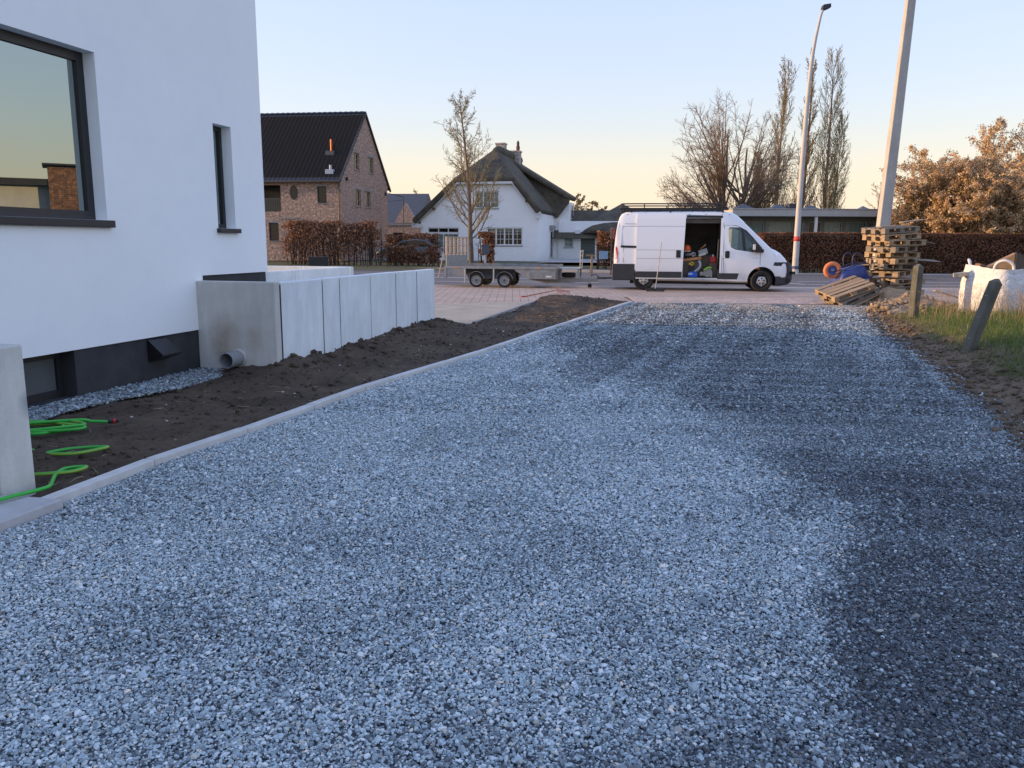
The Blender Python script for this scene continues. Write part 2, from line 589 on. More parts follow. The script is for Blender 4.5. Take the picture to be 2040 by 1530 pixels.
WHITE = mat('road_paint', (0.72, 0.72, 0.70), 0.7, 0.12, 8)
def line(name, p0, p1, w, z=-0.047):
    p0 = Vector((p0[0], p0[1], 0)); p1 = Vector((p1[0], p1[1], 0))
    d = (p1 - p0).normalized(); n = Vector((-d.y, d.x, 0)) * w / 2
    return sheet(name, [tuple((p0 - n).xy), tuple((p1 - n).xy), tuple((p1 + n).xy), tuple((p0 + n).xy)], z, WHITE)
line('road_marking', (9.5, 28.95), (60, 27.4), 0.14, -0.008)
line('road_marking', (11.7, 32.2), (10.3, 35.6), 0.18)
line('road_marking', (11.7, 32.2), (40, 31.6), 0.16)
line('road_marking', (12.2, 34.6), (40, 34.2), 0.16)
line('road_marking', (-22, 34.5), (3.5, 32.8), 0.16)
line('road_marking', (-22, 38.5), (3.5, 36.4), 0.2)
line('road_marking', (-22, 43.5), (1.5, 41.0), 0.16)
sheet('kerb_strip', [(-20, 29.9), (60, 28.3), (60, 28.5), (-20, 30.1)], -0.008, mat('kerb_concrete', (0.36, 0.34, 0.32), 0.85), thick=0.1)
SIDE = mat('pale_sidewalk', (0.30, 0.275, 0.255), 0.85, 0.12, 3, 0.2, 30)
sheet('sidewalk', [(13, 41.3), (70, 41.1), (70, 43.4), (13, 43.6), (4.5, 47.2), (-7.5, 52.0), (-90, 64.4), (-90, 61.8), (-8, 49.9), (4, 44.9)], 0.03, SIDE, thick=0.12)
sheet('garden_path', [(1.5, 51.8), (8.6, 51.4), (10, 63), (3.4, 64)], 0.33, mat('path_paving', (0.34, 0.33, 0.32), 0.85, 0.12, 3))

# sand bed beside the soil
def sand_mat():
    m, nt, b = nodes('sand')
    v = coord(nt, 'World')
    f = noise(nt, v, 1.6, 6, 0.65)
    g = noise(nt, v, 18, 6, 0.7)
    c = ramp(nt, f, [(0.3, (0.36, 0.315, 0.25)), (0.7, (0.49, 0.43, 0.345))])
    c = mixc(nt, 0.5, c, ramp(nt, g, [(0.3, (0.72, 0.7, 0.66)), (0.65, (1.1, 1.1, 1.1))]), 'MULTIPLY')
    nt.links.new(c, b.inputs['Base Color'])
    b.inputs['Roughness'].default_value = 0.95
    bump(nt, b, g, 0.6, 0.02)
    return m
def grid_patch(name, poly, step, hfun, m, kind='structure', smooth=True):
    poly = np.asarray(poly, float)
    x0, y0 = poly.min(0); x1, y1 = poly.max(0)
    xs = np.arange(x0, x1 + step, step); ys = np.arange(y0, y1 + step, step)
    X, Y_ = np.meshgrid(xs, ys)
    X = X + rng.uniform(-.2, .2, X.shape) * step; Y_ = Y_ + rng.uniform(-.2, .2, X.shape) * step
    Z = hfun(X, Y_)
    nx, ny = len(xs), len(ys)
    i = np.arange((ny - 1) * nx).reshape(ny - 1, nx)[:, :-1].ravel()
    F = np.stack([i, i + 1, i + 1 + nx, i + nx], -1)
    cx = X.ravel()[F].mean(1); cy = Y_.ravel()[F].mean(1)
    keep = inside(poly, cx, cy)
    F = F[keep]
    used = np.unique(F)
    remap = -np.ones(nx * ny, int); remap[used] = np.arange(len(used))
    V = np.stack([X.ravel(), Y_.ravel(), Z.ravel()], -1)[used]
    return tag(np_mesh(name, V, remap[F], m, smooth=smooth), kind=kind)
grid_patch('sand_bed', [(-12, 12.0), (-1.9, 12.0), (-1.35, 13.9), (-0.9, 14.2), (-0.70, 14.95), (0.74, 21.25), (-1.9, 19.9), (-12, 19.8)], 0.09,
           lambda x, y: 0.005 + 0.05 * fbm(x * 1.5, y * 2.5, 5, 3), sand_mat())

# ------------------------------------------------------------------ kerb along the drive
KERB = [(-2.80, 3.7), (-2.62, 4.45), (-2.39, 5.38), (-2.08, 6.25), (-1.47, 8.24), (-0.54, 10.61), (0.70, 14.15), (3.13, 20.93)]
kp = np.array(KERB)
kd = np.r_[0, np.cumsum(np.hypot(*np.diff(kp, axis=0).T))]
from_s = lambda s: (np.interp(s, kd, kp[:, 0]), np.interp(s, kd, kp[:, 1]))
def kerb_x(y): return np.interp(y, kp[:, 1], kp[:, 0])
EDGE = concrete_mat('edging_concrete', (0.55, 0.54, 0.52), (0.70, 0.69, 0.67))
kerb = thing('kerb_edging', 'pale concrete edging running between dark soil and gravel drive', 'kerb', (0, 0, 0))
s = 0.62
while s < kd[-1] - 0.05:
    e = min(s + 0.992, kd[-1])
    a = Vector((*from_s(s), 0)); b_ = Vector((*from_s(e), 0)); d = (b_ - a).normalized(); n = Vector((-d.y, d.x, 0))
    q = MB()
    j1, j2 = random.uniform(-.004, .004), random.uniform(-.004, .004)
    w = 0.075 if s > 6 else 0.085
    zt = 0.045
    pts = [a + n * j1, b_ + n * j2, b_ + n * (w + j2), a + n * (w + j1)]
    zz = random.uniform(-.003, .003)
    q.add([(p.x, p.y, -0.15) for p in pts] + [(p.x, p.y, zt + zz) for p in pts], [(0, 3, 2, 1), (4, 5, 6, 7), (0, 1, 5, 4), (1, 2, 6, 5), (2, 3, 7, 6), (3, 0, 4, 7)])
    q.build('kerb_stone', EDGE, kerb, bevel=0.006)
    s = e + 0.008
edge2 = thing('bed_edging', 'narrow grey concrete edging between sand and far end of soil bed', 'kerb', (0, 0, 0))
p0 = Vector((-0.68, 15.0, 0)); p1 = Vector((0.73, 21.2, 0)); d = (p1 - p0).normalized(); n = Vector((-d.y, d.x, 0)); L = (p1 - p0).length
t = 0.0
while t < L - 0.2:
    a = p0 + d * t; b_ = p0 + d * min(t + 0.99, L)
    pts = [a, b_, b_ + n * 0.05, a + n * 0.05]
    MB().add([(p.x, p.y, -0.15) for p in pts] + [(p.x, p.y, 0.06) for p in pts], [(0, 3, 2, 1), (4, 5, 6, 7), (0, 1, 5, 4), (1, 2, 6, 5), (2, 3, 7, 6), (3, 0, 4, 7)]).build('edging_stone', mat('grey_edging', (0.27, 0.27, 0.26), 0.85, 0.2, 9), edge2, bevel=0.004)
    t += 1.0

# ------------------------------------------------------------------ soil bed
def soil_mat(name='soil', dark=(0.062, 0.045, 0.032), light=(0.145, 0.108, 0.078)):
    m, nt, b = nodes(name)
    v = coord(nt, 'World')
    f = noise(nt, v, 1.1, 6, 0.65)
    g = noise(nt, v, 22, 8, 0.75)
    c = ramp(nt, f, [(0.3, dark), (0.72, light)])
    c = mixc(nt, 0.65, c, ramp(nt, g, [(0.3, (0.45, 0.45, 0.45)), (0.65, (1.25, 1.25, 1.25))]), 'MULTIPLY')
    sp = N(nt, 'ShaderNodeTexVoronoi'); sp.inputs['Scale'].default_value = 22; nt.links.new(v, sp.inputs['Vector'])
    c = mixc(nt, ramp(nt, sp.outputs['Distance'], [(0.035, 0.7), (0.05, 0.0)]), c, (0.3, 0.28, 0.25))
    nt.links.new(c, b.inputs['Base Color'])
    b.inputs['Roughness'].default_value = 0.95
    b.inputs['Specular IOR Level'].default_value = 0.2
    bump(nt, b, g, 0.9, 0.025)
    return m
SOIL = soil_mat()
WA = np.array([-2.59, 9.02]); WB = np.array([-1.35, 14.0])
def wall_dist(x, y):
    d = (WB - WA) / np.linalg.norm(WB - WA)
    t = np.clip((x - WA[0]) * d[0] + (y - WA[1]) * d[1], 0, 5.13)
    return np.hypot(x - WA[0] - t * d[0], y - WA[1] - t * d[1])
def soil_h(x, y):
    h = 0.015 + 0.11 * fbm(x * 0.9, y * 0.9, 3, 11) + 0.07 * fbm(x * 4, y * 5, 4, 5) + 0.06 * np.maximum(0, fbm(x * 11, y * 14, 3, 9)) + 0.02 * fbm(x * 3, y * 26, 2, 19)
    dk = x - kerb_x(y)
    edge = np.clip(-dk / 0.35 - 0.2, 0, 1)
    wd = wall_dist(x, y)
    h = h * (0.25 + 0.75 * edge) + 0.015 * (1 - edge) + (0.02 + 0.20 * np.maximum(0, fbm(x * 3.2, y * 3.2, 4, 21))) * np.exp(-(wd / 0.22) ** 2) + 0.125 * np.exp(-(wd / 0.7) ** 2)
    h = h + 0.13 * np.exp(-(((x - 1.2) / 0.8) ** 2 + ((y - 21.2) / 0.7) ** 2)) + 0.05 * np.exp(-(((x - 2.2) / .8) ** 2 + ((y - 20.9) / 0.5) ** 2))
    return h
SOILP = [(-3.0, 3.9)] + [(x - 0.05, y) for x, y in KERB[1:]] + [(3.0, 21.05), (1.9, 21.75), (1.2, 22.0), (0.8, 21.6), (0.74, 21.1), (-0.70, 15.0), (-1.2, 14.5), (-1.35, 14.1), (-2.64, 9.0), (-3.62, 9.25), (-5.6, 4.0)]
grid_patch('soil_bed', SOILP, 0.045, soil_h, SOIL)
# clods and crumbs lying on the soil
def rocks(name, P, S, m, squash=0.75, parent=None, seed=1, lab=None):
    """many little lumps joined into one mesh"""
    r = np.random.default_rng(seed)
    ico_v = np.array([(0, 0, 1), (.894, 0, .447), (.276, .851, .447), (-.724, .526, .447), (-.724, -.526, .447), (.276, -.851, .447), (.724, .526, -.447), (-.276, .851, -.447), (-.894, 0, -.447), (-.276, -.851, -.447), (.724, -.526, -.447), (0, 0, -1)])
    ico_f = np.array([(0, 1, 2), (0, 2, 3), (0, 3, 4), (0, 4, 5), (0, 5, 1), (1, 6, 2), (2, 7, 3), (3, 8, 4), (4, 9, 5), (5, 10, 1), (6, 7, 2), (7, 8, 3), (8, 9, 4), (9, 10, 5), (10, 6, 1), (11, 7, 6), (11, 8, 7), (11, 9, 8), (11, 10, 9), (11, 6, 10)])
    n = len(P)
    V = ico_v[None] * r.uniform(0.65, 1.25, (n, 12, 1)) * r.uniform(0.7, 1.3, (n, 1, 3))
    a = r.uniform(0, 6.28, n); ca, sa = np.cos(a)[:, None], np.sin(a)[:, None]
    V = np.stack([V[..., 0] * ca - V[..., 1] * sa, V[..., 0] * sa + V[..., 1] * ca, V[..., 2] * squash], -1)
    V = V * np.asarray(S)[:, None, None] + np.asarray(P)[:, None, :]
    F = ico_f[None] + (np.arange(n) * 12)[:, None, None]
    tint_ = np.repeat(r.uniform(0, 1, n), 12)
    return np_mesh(name, V.reshape(-1, 3), F.reshape(-1, 3), m, parent, attrs={'tint': ('POINT', 'FLOAT', tint_)})
n = 20000
px_ = rng.uniform(-4.2, 3.2, n); py_ = rng.uniform(4.2, 22, n)
k = inside(SOILP, px_, py_) & (px_ < kerb_x(py_) - 0.1)
px_, py_ = px_[k], py_[k]
sz = 0.005 + 0.026 * rng.random(len(px_)) ** 5
wd = wall_dist(px_, py_); sz = sz * (1 + 1.2 * np.exp(-(wd / 0.3) ** 2))
tag(rocks('soil_clods', np.stack([px_, py_, soil_h(px_, py_) + sz * 0.2], -1), sz, SOIL, seed=3), 'loose crumbs and clods of dark soil on the planting bed', 'soil', kind='stuff')
n = 260
px_ = rng.uniform(-4.0, 3.0, n); py_ = rng.uniform(4.5, 20.5, n); k = inside(SOILP, px_, py_) & (px_ < kerb_x(py_) - 0.1); px_, py_ = px_[k], py_[k]
sz = 0.006 + 0.012 * rng.random(len(px_)) ** 2
tag(rocks('soil_pebbles', np.stack([px_, py_, soil_h(px_, py_) + sz * 0.4], -1), sz, mat('pale_pebble', (0.42, 0.40, 0.37), 0.8), seed=4), 'small pale pebbles scattered over the dark soil', 'pebbles', kind='stuff')

b = MB()
for _ in range(150):
    yy = random.uniform(4.6, 20); xx = float(kerb_x(yy)) - random.uniform(.15, 1.6)
    if not inside(SOILP, np.array([xx]), np.array([yy]))[0]: continue
    a = random.uniform(0, 6.28); l = random.uniform(.03, .13); zz = float(soil_h(np.array([xx]), np.array([yy]))[0]) + .006
    b.tube([(xx, yy, zz), (xx + math.cos(a) * l * .5, yy + math.sin(a) * l * .5, zz + random.uniform(0, .012)), (xx + math.cos(a) * l, yy + math.sin(a) * l, zz + random.uniform(0, .02))], [.003, .0026, .0012], 4, caps=False)
tag(b.build('soil_straw', mat('straw_bits', (.30, .24, .15), .9)), 'bits of root and straw lying on the dark soil', 'straw', kind='stuff')
# ------------------------------------------------------------------ gravel drive
RIGHT = np.array([(2.2, 1.0), (2.9, 3.4), (3.73, 5.7), (4.47, 7.47), (5.25, 10.02), (6.49, 14.19), (8.1, 18.6), (9.0, 19.9)])
def right_x(y): return np.interp(y, RIGHT[:, 1], RIGHT[:, 0])
DRIVE = [(-5.5, 0.6), (-5.5, 3.3), (-2.85, 3.5)] + KERB[1:] + [(6.0, 20.85), (9.1, 20.0)] + [(x + 0.35, y) for x, y in RIGHT[::-1]] + [(2.2, 0.6)]
def drive_h(x, y):
    h = 0.012 * fbm(x * 0.8, y * 0.8, 2, 41) * 2
    # rake ridges crossing the right-hand side
    rk = np.clip((x - 0.6 - 0.05 * y) / 1.5, 0, 1)
    h = h + rk * 0.012 * np.sin((y + 0.15 * x + 0.5 * fbm(x * .7, y * .7, 2, 8)) * 2 * PI / 0.55) * (0.4 + vnoise(x * .6, y * .9, 5))
    return h
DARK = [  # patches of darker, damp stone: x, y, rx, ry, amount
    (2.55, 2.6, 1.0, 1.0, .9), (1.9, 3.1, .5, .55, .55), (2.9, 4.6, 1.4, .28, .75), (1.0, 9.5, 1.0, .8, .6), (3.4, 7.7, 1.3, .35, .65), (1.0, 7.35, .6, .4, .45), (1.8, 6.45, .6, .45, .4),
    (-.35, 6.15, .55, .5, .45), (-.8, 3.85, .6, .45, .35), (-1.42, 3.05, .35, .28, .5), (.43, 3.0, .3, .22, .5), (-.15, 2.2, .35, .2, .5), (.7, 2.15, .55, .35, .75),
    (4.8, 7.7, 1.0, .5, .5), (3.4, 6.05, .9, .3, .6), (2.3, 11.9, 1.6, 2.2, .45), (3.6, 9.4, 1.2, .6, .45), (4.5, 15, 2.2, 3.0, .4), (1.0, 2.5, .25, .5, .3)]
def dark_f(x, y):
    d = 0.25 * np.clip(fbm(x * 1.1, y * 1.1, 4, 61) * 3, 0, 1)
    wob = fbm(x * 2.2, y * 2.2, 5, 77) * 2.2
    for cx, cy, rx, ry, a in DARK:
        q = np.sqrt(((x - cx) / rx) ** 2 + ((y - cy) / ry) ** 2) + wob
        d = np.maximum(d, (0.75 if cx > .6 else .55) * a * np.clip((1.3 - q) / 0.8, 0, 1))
    # damp stone on the right, darker stone at street end; ragged edge, raked streaks
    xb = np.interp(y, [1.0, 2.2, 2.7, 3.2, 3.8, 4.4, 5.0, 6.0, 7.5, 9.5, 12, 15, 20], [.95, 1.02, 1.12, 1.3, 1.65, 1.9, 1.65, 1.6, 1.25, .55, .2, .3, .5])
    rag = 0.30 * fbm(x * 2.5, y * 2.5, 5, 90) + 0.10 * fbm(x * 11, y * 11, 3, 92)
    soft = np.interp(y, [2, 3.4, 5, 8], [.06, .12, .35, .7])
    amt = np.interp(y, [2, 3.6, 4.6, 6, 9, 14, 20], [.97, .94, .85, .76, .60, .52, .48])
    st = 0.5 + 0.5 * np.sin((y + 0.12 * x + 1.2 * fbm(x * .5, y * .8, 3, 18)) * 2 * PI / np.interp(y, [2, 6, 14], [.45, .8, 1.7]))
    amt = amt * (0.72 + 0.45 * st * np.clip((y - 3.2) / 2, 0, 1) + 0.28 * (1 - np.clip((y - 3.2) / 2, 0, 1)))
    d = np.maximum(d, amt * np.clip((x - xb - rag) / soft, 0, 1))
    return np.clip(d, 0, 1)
def gbase_mat():
    m, nt, b = nodes('gravel_bed')
    v = coord(nt, 'World')
    g = noise(nt, v, 70, 4, 0.7)
    vo = N(nt, 'ShaderNodeTexVoronoi'); vo.inputs['Scale'].default_value = 55; nt.links.new(v, vo.inputs['Vector'])
    c = ramp(nt, vo.outputs['Color'], [(0.1, (0.07, 0.078, 0.09)), (0.9, (0.30, 0.33, 0.35))])
    nt.links.new(c, b.inputs['Base Color'])
    b.inputs['Roughness'].default_value = 0.9
    bump(nt, b, vo.outputs['Distance'], -0.8, 0.012)
    return m
grid_patch('driveway', DRIVE, 0.10, lambda x, y: drive_h(x, y) - 0.012 - 0.10 * np.clip((x - right_x(y)) / 0.3, 0, 1), gbase_mat())

stone_mat = None
def stone_material():
    m, nt, b = nodes('split_gravel')
    a = N(nt, 'ShaderNodeAttribute', attribute_name='tint', attribute_type='INSTANCER')
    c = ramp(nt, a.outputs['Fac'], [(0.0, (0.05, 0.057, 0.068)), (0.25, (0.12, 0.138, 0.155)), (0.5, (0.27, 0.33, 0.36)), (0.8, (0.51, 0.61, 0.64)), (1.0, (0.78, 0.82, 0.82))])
    v = coord(nt, 'Object')
    f = noise(nt, v, 3, 4, 0.7)
    c = mixc(nt, 0.4, c, ramp(nt, f, [(0.3, (0.65, 0.65, 0.65)), (0.7, (1.2, 1.2, 1.2))]), 'MULTIPLY')
    hu = N(nt, 'ShaderNodeAttribute', attribute_name='hue', attribute_type='INSTANCER')
    c = mixc(nt, ramp(nt, hu.outputs['Fac'], [(0.86, 0.0), (0.93, 0.75)]), c, mixc(nt, 1.0, c, (1.25, 0.95, 0.72), 'MULTIPLY'))
    nt.links.new(c, b.inputs['Base Color'])
    b.inputs['Roughness'].default_value = 0.75
    return m
stone_mat = stone_material()
stone_col = bpy.data.collections.new('stone_shapes')
_ico = bmesh.new(); bmesh.ops.create_icosphere(_ico, subdivisions=1, radius=1.0); _ico_me = bpy.data.meshes.new('ico'); _ico.to_mesh(_ico_me); _ico.free()
for i in range(7):
    r_ = np.random.default_rng(100 + i)
    bm = bmesh.new(); bm.from_mesh(_ico_me)
    sx, sy, sz_ = r_.uniform(.8, 1.25), r_.uniform(.65, 1.0), r_.uniform(.42, .75)
    for v in bm.verts:
        k_ = r_.uniform(.72, 1.16)
        v.co = Vector((v.co.x * sx * k_, v.co.y * sy * k_, v.co.z * sz_ * k_))
    me = bpy.data.meshes.new('stone'); bm.to_mesh(me); bm.free()
    me.materials.append(stone_mat)
    stone_col.objects.link(bpy.data.objects.new('stone_shape_%d' % i, me))
def scatter_group(coll):
    ng = bpy.data.node_groups.new('scatter_stones', 'GeometryNodeTree')
    ng.interface.new_socket('Geometry', in_out='INPUT', socket_type='NodeSocketGeometry')
    ng.interface.new_socket('Geometry', in_out='OUTPUT', socket_type='NodeSocketGeometry')
    gi = ng.nodes.new('NodeGroupInput'); go = ng.nodes.new('NodeGroupOutput')
    ci = ng.nodes.new('GeometryNodeCollectionInfo'); ci.inputs[0].default_value = coll; ci.inputs[1].default_value = True; ci.inputs[2].default_value = True
    ip = ng.nodes.new('GeometryNodeInstanceOnPoints'); ip.inputs['Pick Instance'].default_value = True
    ar = ng.nodes.new('GeometryNodeInputNamedAttribute'); ar.data_type = 'FLOAT_VECTOR'; ar.inputs[0].default_value = 'rot'
    asz = ng.nodes.new('GeometryNodeInputNamedAttribute'); asz.data_type = 'FLOAT'; asz.inputs[0].default_value = 'size'
    m2p = ng.nodes.new('GeometryNodeMeshToPoints')
    L = ng.links.new
    L(gi.outputs[0], m2p.inputs[0]); L(m2p.outputs[0], ip.inputs['Points']); L(ci.outputs[0], ip.inputs['Instance'])
    L(ar.outputs[0], ip.inputs['Rotation']); L(asz.outputs[0], ip.inputs['Scale']); L(ip.outputs[0], go.inputs[0])
    return ng
SCATTER = scatter_group(stone_col)
def scatter(name, P, size, tint_, seed):
    r = np.random.default_rng(seed)
    n = len(P)
    me = bpy.data.meshes.new(name)
    me.vertices.add(n); me.vertices.foreach_set('co', np.asarray(P, np.float32).ravel())
    rot = np.stack([r.normal(0, .35, n), r.normal(0, .35, n), r.uniform(0, 6.283, n)], -1)
    for an, typ, key, val in (('rot', 'FLOAT_VECTOR', 'vector', rot), ('size', 'FLOAT', 'value', size), ('tint', 'FLOAT', 'value', tint_), ('hue', 'FLOAT', 'value', r.random(n))):
        a = me.attributes.new(an, typ, 'POINT'); a.data.foreach_set(key, np.asarray(val, np.float32).ravel())
    o = finish(name, me, stone_mat)
    md = o.modifiers.new('scatter', 'NODES'); md.node_group = SCATTER
    return o
PP, SS, TT = [], [], []
for (y0, y1, dens, r0) in ((1.2, 4.2, 15000, .0057), (4.2, 7.0, 11000, .0066), (7.0, 11.0, 5600, .0090), (11.0, 15.5, 2800, .0125), (15.5, 20.95, 1500, .0170)):
    xa, xb = (-4.6 if y0 < 2 else -3.0), 9.3
    nn = int(dens * (xb - xa) * (y1 - y0))
    x = rng.uniform(xa, xb, nn); y = rng.uniform(y0, y1, nn)
    k = (x > np.where(y < 3.35, -4.6, kerb_x(y)) + 0.012) & (x < right_x(y) + 0.12 * fbm(x * 3, y * 3, 3, 6) + 0.25) & (y < 20.93 - 0.17 * np.maximum(0, x - 3.1) + 0.25 * fbm(x * 2, y * 0, 3, 6)) & (np.abs(x) < 0.75 * y + 1.6)
    k &= ~((y < 4.42) & (x < np.interp(y, [3.0, 3.4, 3.9, 4.42], [-2.95, -2.83, -2.68, -2.54])))
    x, y = x[k], y[k]
    # sparser, spilt edge on the right
    e = right_x(y) - x
    k = rng.random(len(x)) < np.clip(0.35 + e / 0.3, 0.05, 1)
    x, y = x[k], y[k]
    s_ = r0 * rng.lognormal(0, 0.33, len(x))
    big = rng.random(len(x)) < 0.015; s_[big] *= 1.6
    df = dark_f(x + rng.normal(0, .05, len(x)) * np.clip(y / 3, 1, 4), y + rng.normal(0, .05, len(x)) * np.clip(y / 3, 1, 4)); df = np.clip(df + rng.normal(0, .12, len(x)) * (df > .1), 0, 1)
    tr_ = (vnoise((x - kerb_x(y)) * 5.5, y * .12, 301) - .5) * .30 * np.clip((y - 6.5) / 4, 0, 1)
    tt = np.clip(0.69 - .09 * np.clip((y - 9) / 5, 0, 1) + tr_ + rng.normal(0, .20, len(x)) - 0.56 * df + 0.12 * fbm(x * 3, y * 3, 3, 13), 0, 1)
    sp = rng.random(len(x)) < 0.025
    tt[sp] = np.clip(tt[sp] + 0.3, 0, 1)
    # pale dusty fines at the street end
    PP.append(np.stack([x, y, drive_h(x, y) + rng.uniform(-.004, .008, len(x)) * r0 / .01], -1)); SS.append(s_); TT.append(tt)
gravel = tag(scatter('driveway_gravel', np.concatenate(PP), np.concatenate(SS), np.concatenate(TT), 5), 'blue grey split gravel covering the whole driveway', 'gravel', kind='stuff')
print('STONES', sum(len(p) for p in PP))
# drifted sand over the street end of the drive
sx_ = rng.uniform(3.4, 8.8, 26000); sy_ = 20.75 - 0.17 * np.maximum(0, sx_ - 3.1) - np.abs(rng.normal(0, .9, 26000))
k = (rng.random(26000) < np.clip(fbm(sx_ * 1.8, sy_ * .5, 4, 120) * 4 + .25, 0, 1)) & (sx_ > kerb_x(sy_) + .1)
sx_, sy_ = sx_[k], sy_[k]
tag(rocks('sand_drift', np.stack([sx_, sy_, drive_h(sx_, sy_) + rng.uniform(.008, .022, len(sx_))], -1), rng.uniform(.010, .024, len(sx_)), mat('drift_sand', (0.40, 0.36, 0.31), 0.95, .15, 9, space='World'), 0.4, seed=14), 'pale sand and grit swept over the street end of the drive', 'sand', kind='stuff')

# gravel strip along the plinth
WO = np.array([-3.2144, 10.6363]); WV = np.array([math.sin(RAD(14)), math.cos(RAD(14))]); WN = np.array([math.cos(RAD(14)), -math.sin(RAD(14))])
tq = rng.uniform(-5.6, -1.2, 9000); wq = rng.random(9000) ** 0.8 * (0.42 + 0.1 * np.sin(tq * 2.1))
wq = np.where(tq > -1.45, wq + 0.02, wq)
px_ = WO[0] + WV[0] * tq + WN[0] * (wq + 0.01); py_ = WO[1] + WV[1] * tq + WN[1] * (wq + 0.01)
k = (tq < -1.47) | (wq > 5)
px_, py_, wq = px_[k], py_[k], wq[k]
tag(scatter('plinth_gravel', np.stack([px_, py_, 0.035 + rng.uniform(0, .02, len(px_)) + 0.03 * (1 - wq / .5)], -1), 0.0135 * rng.lognormal(0, .25, len(px_)), np.clip(0.40 + rng.normal(0, .16, len(px_)), 0, 1), 9), 'strip of blue grey gravel along the dark house plinth', 'gravel', kind='stuff')

# ------------------------------------------------------------------ right-hand bank: crumbly earth, grass, stalks
BANK = [(x - 0.25, y) for x, y in RIGHT] + [(9.2, 20.6), (12.5, 20.9), (14, 18), (14, 0.5), (3, 0.5)]
def bank_h(x, y):
    d = x - right_x(y)
    rise = np.clip(d / 1.4, 0, 1)
    rise = rise * rise * (3 - 2 * rise)
    fade = np.clip((19.5 - y) / 3, 0.25, 1)
    return -0.02 + 0.20 * rise * fade + 0.10 * fbm(x * 2.2, y * 2.2, 4, 31) * np.clip(d * 3 + .3, 0, 1) + 0.07 * fbm(x * 8, y * 8, 3, 33) * np.clip(1.3 - d, 0.25, 1) * np.clip(d * 3 + .2, 0, 1)
def bank_mat():
    m, nt, b = nodes('bank_earth')
    v = coord(nt, 'World')
    g = noise(nt, v, 14, 8, 0.75)
    f = noise(nt, v, 1.2, 5, 0.6)
    c = ramp(nt, f, [(0.3, (0.10, 0.075, 0.05)), (0.7, (0.22, 0.165, 0.115))])
    c = mixc(nt, 0.7, c, ramp(nt, g, [(0.3, (0.4, 0.4, 0.4)), (0.65, (1.35, 1.3, 1.25))]), 'MULTIPLY')
    nt.links.new(c, b.inputs['Base Color'])
    b.inputs['Roughness'].default_value = 0.95
    b.inputs['Specular IOR Level'].default_value = 0.2
    bump(nt, b, g, 0.8, 0.03)
    return m
BM_ = bank_mat()
grid_patch('bank', BANK, 0.06, bank_h, BM_)
n = 5000
y = rng.uniform(3.5, 20.5, n); x = right_x(y) + rng.uniform(-.1, 0.9, n) ** 1.0
k = rng.random(n) < np.clip(1.2 - (x - right_x(y)), 0, 1); x, y = x[k], y[k]
sz = 0.008 + 0.035 * rng.random(len(x)) ** 3
tag(rocks('bank_clods', np.stack([x, y, bank_h(x, y) + sz * .3], -1), sz, BM_, seed=8), 'crumbly brown earth clods along the right edge of the drive', 'soil', kind='stuff')

def blades(name, P, H, W, lean, m, tint_, seed=2, seg=2):
    """curved tapering grass blades as one mesh"""
    r = np.random.default_rng(seed)
    n = len(P)
    a = r.uniform(0, 6.283, n); b = r.uniform(0, 6.283, n)
    dx, dy = np.cos(a), np.sin(a)
    sx, sy = np.cos(b), np.sin(b)
    V = np.zeros((n, 2 * seg + 1, 3))
    for i in range(seg + 1):
        t = i / seg
        c = P + np.stack([dx * lean * H * t * t, dy * lean * H * t * t, H * t * (1 - 0.25 * lean * t)], -1)
        w = (W * (1 - t))[:, None] * 0.5
        if i < seg:
            V[:, 2 * i] = c - np.stack([sx, sy, 0 * sx], -1) * w
            V[:, 2 * i + 1] = c + np.stack([sx, sy, 0 * sx], -1) * w
        else:
            V[:, 2 * i] = c
    tri = []
    for i in range(seg - 1):
        q = 2 * i
        tri += [(q, q + 1, q + 3), (q, q + 3, q + 2)]
    q = 2 * (seg - 1)
    tri += [(q, q + 1, q + 2)]
    F = np.array(tri)[None] + (np.arange(n) * (2 * seg + 1))[:, None, None]
    return np_mesh(name, V.reshape(-1, 3), F.reshape(-1, 3), m, attrs={'tint': ('POINT', 'FLOAT', np.repeat(tint_, 2 * seg + 1))})
GRASS = attr_mat('grass_blades', [(0, (0.05, 0.085, 0.018)), (0.45, (0.11, 0.18, 0.04)), (0.75, (0.20, 0.25, 0.07)), (1, (0.46, 0.37, 0.18))], 0.6, trans=0.35)
n = 130000
y = rng.uniform(1.5, 19.5, n); x = right_x(y) + 0.28 + rng.random(n) ** 1.4 * 7
d = x - right_x(y)
dens = np.clip((d - 0.45) / 0.6 + 1.2 * fbm(x * 1.2, y * 1.2, 3, 51), 0.0, 1) * np.where(y > 16.8, 0.12, 1)
k = (rng.random(n) < dens) & (x < 0.72 * y + 2.2); x, y, d = x[k], y[k], d[k]
Hh = (0.07 + 0.17 * rng.random(len(x)) ** 1.5) * (0.65 + 0.7 * vnoise(x * 1.5, y * 1.5, 66)) * np.clip(0.5 + (d - .4) * .5, .5, 1.5)
tg = np.clip(rng.normal(.42, .17, len(x)) + 0.3 * fbm(x * 1.7, y * 1.7, 3, 71), 0, 1)
dry = rng.random(len(x)) < 0.06; tg[dry] = 0.95
tag(blades('grass', np.stack([x, y, bank_h(x, y) - .01], -1), Hh, 0.004 + 0.005 * rng.random(len(x)), rng.uniform(.2, 1.0, len(x)), GRASS, tg, 3, 3), 'rough green grass on the bank beside the drive', 'grass', kind='stuff')
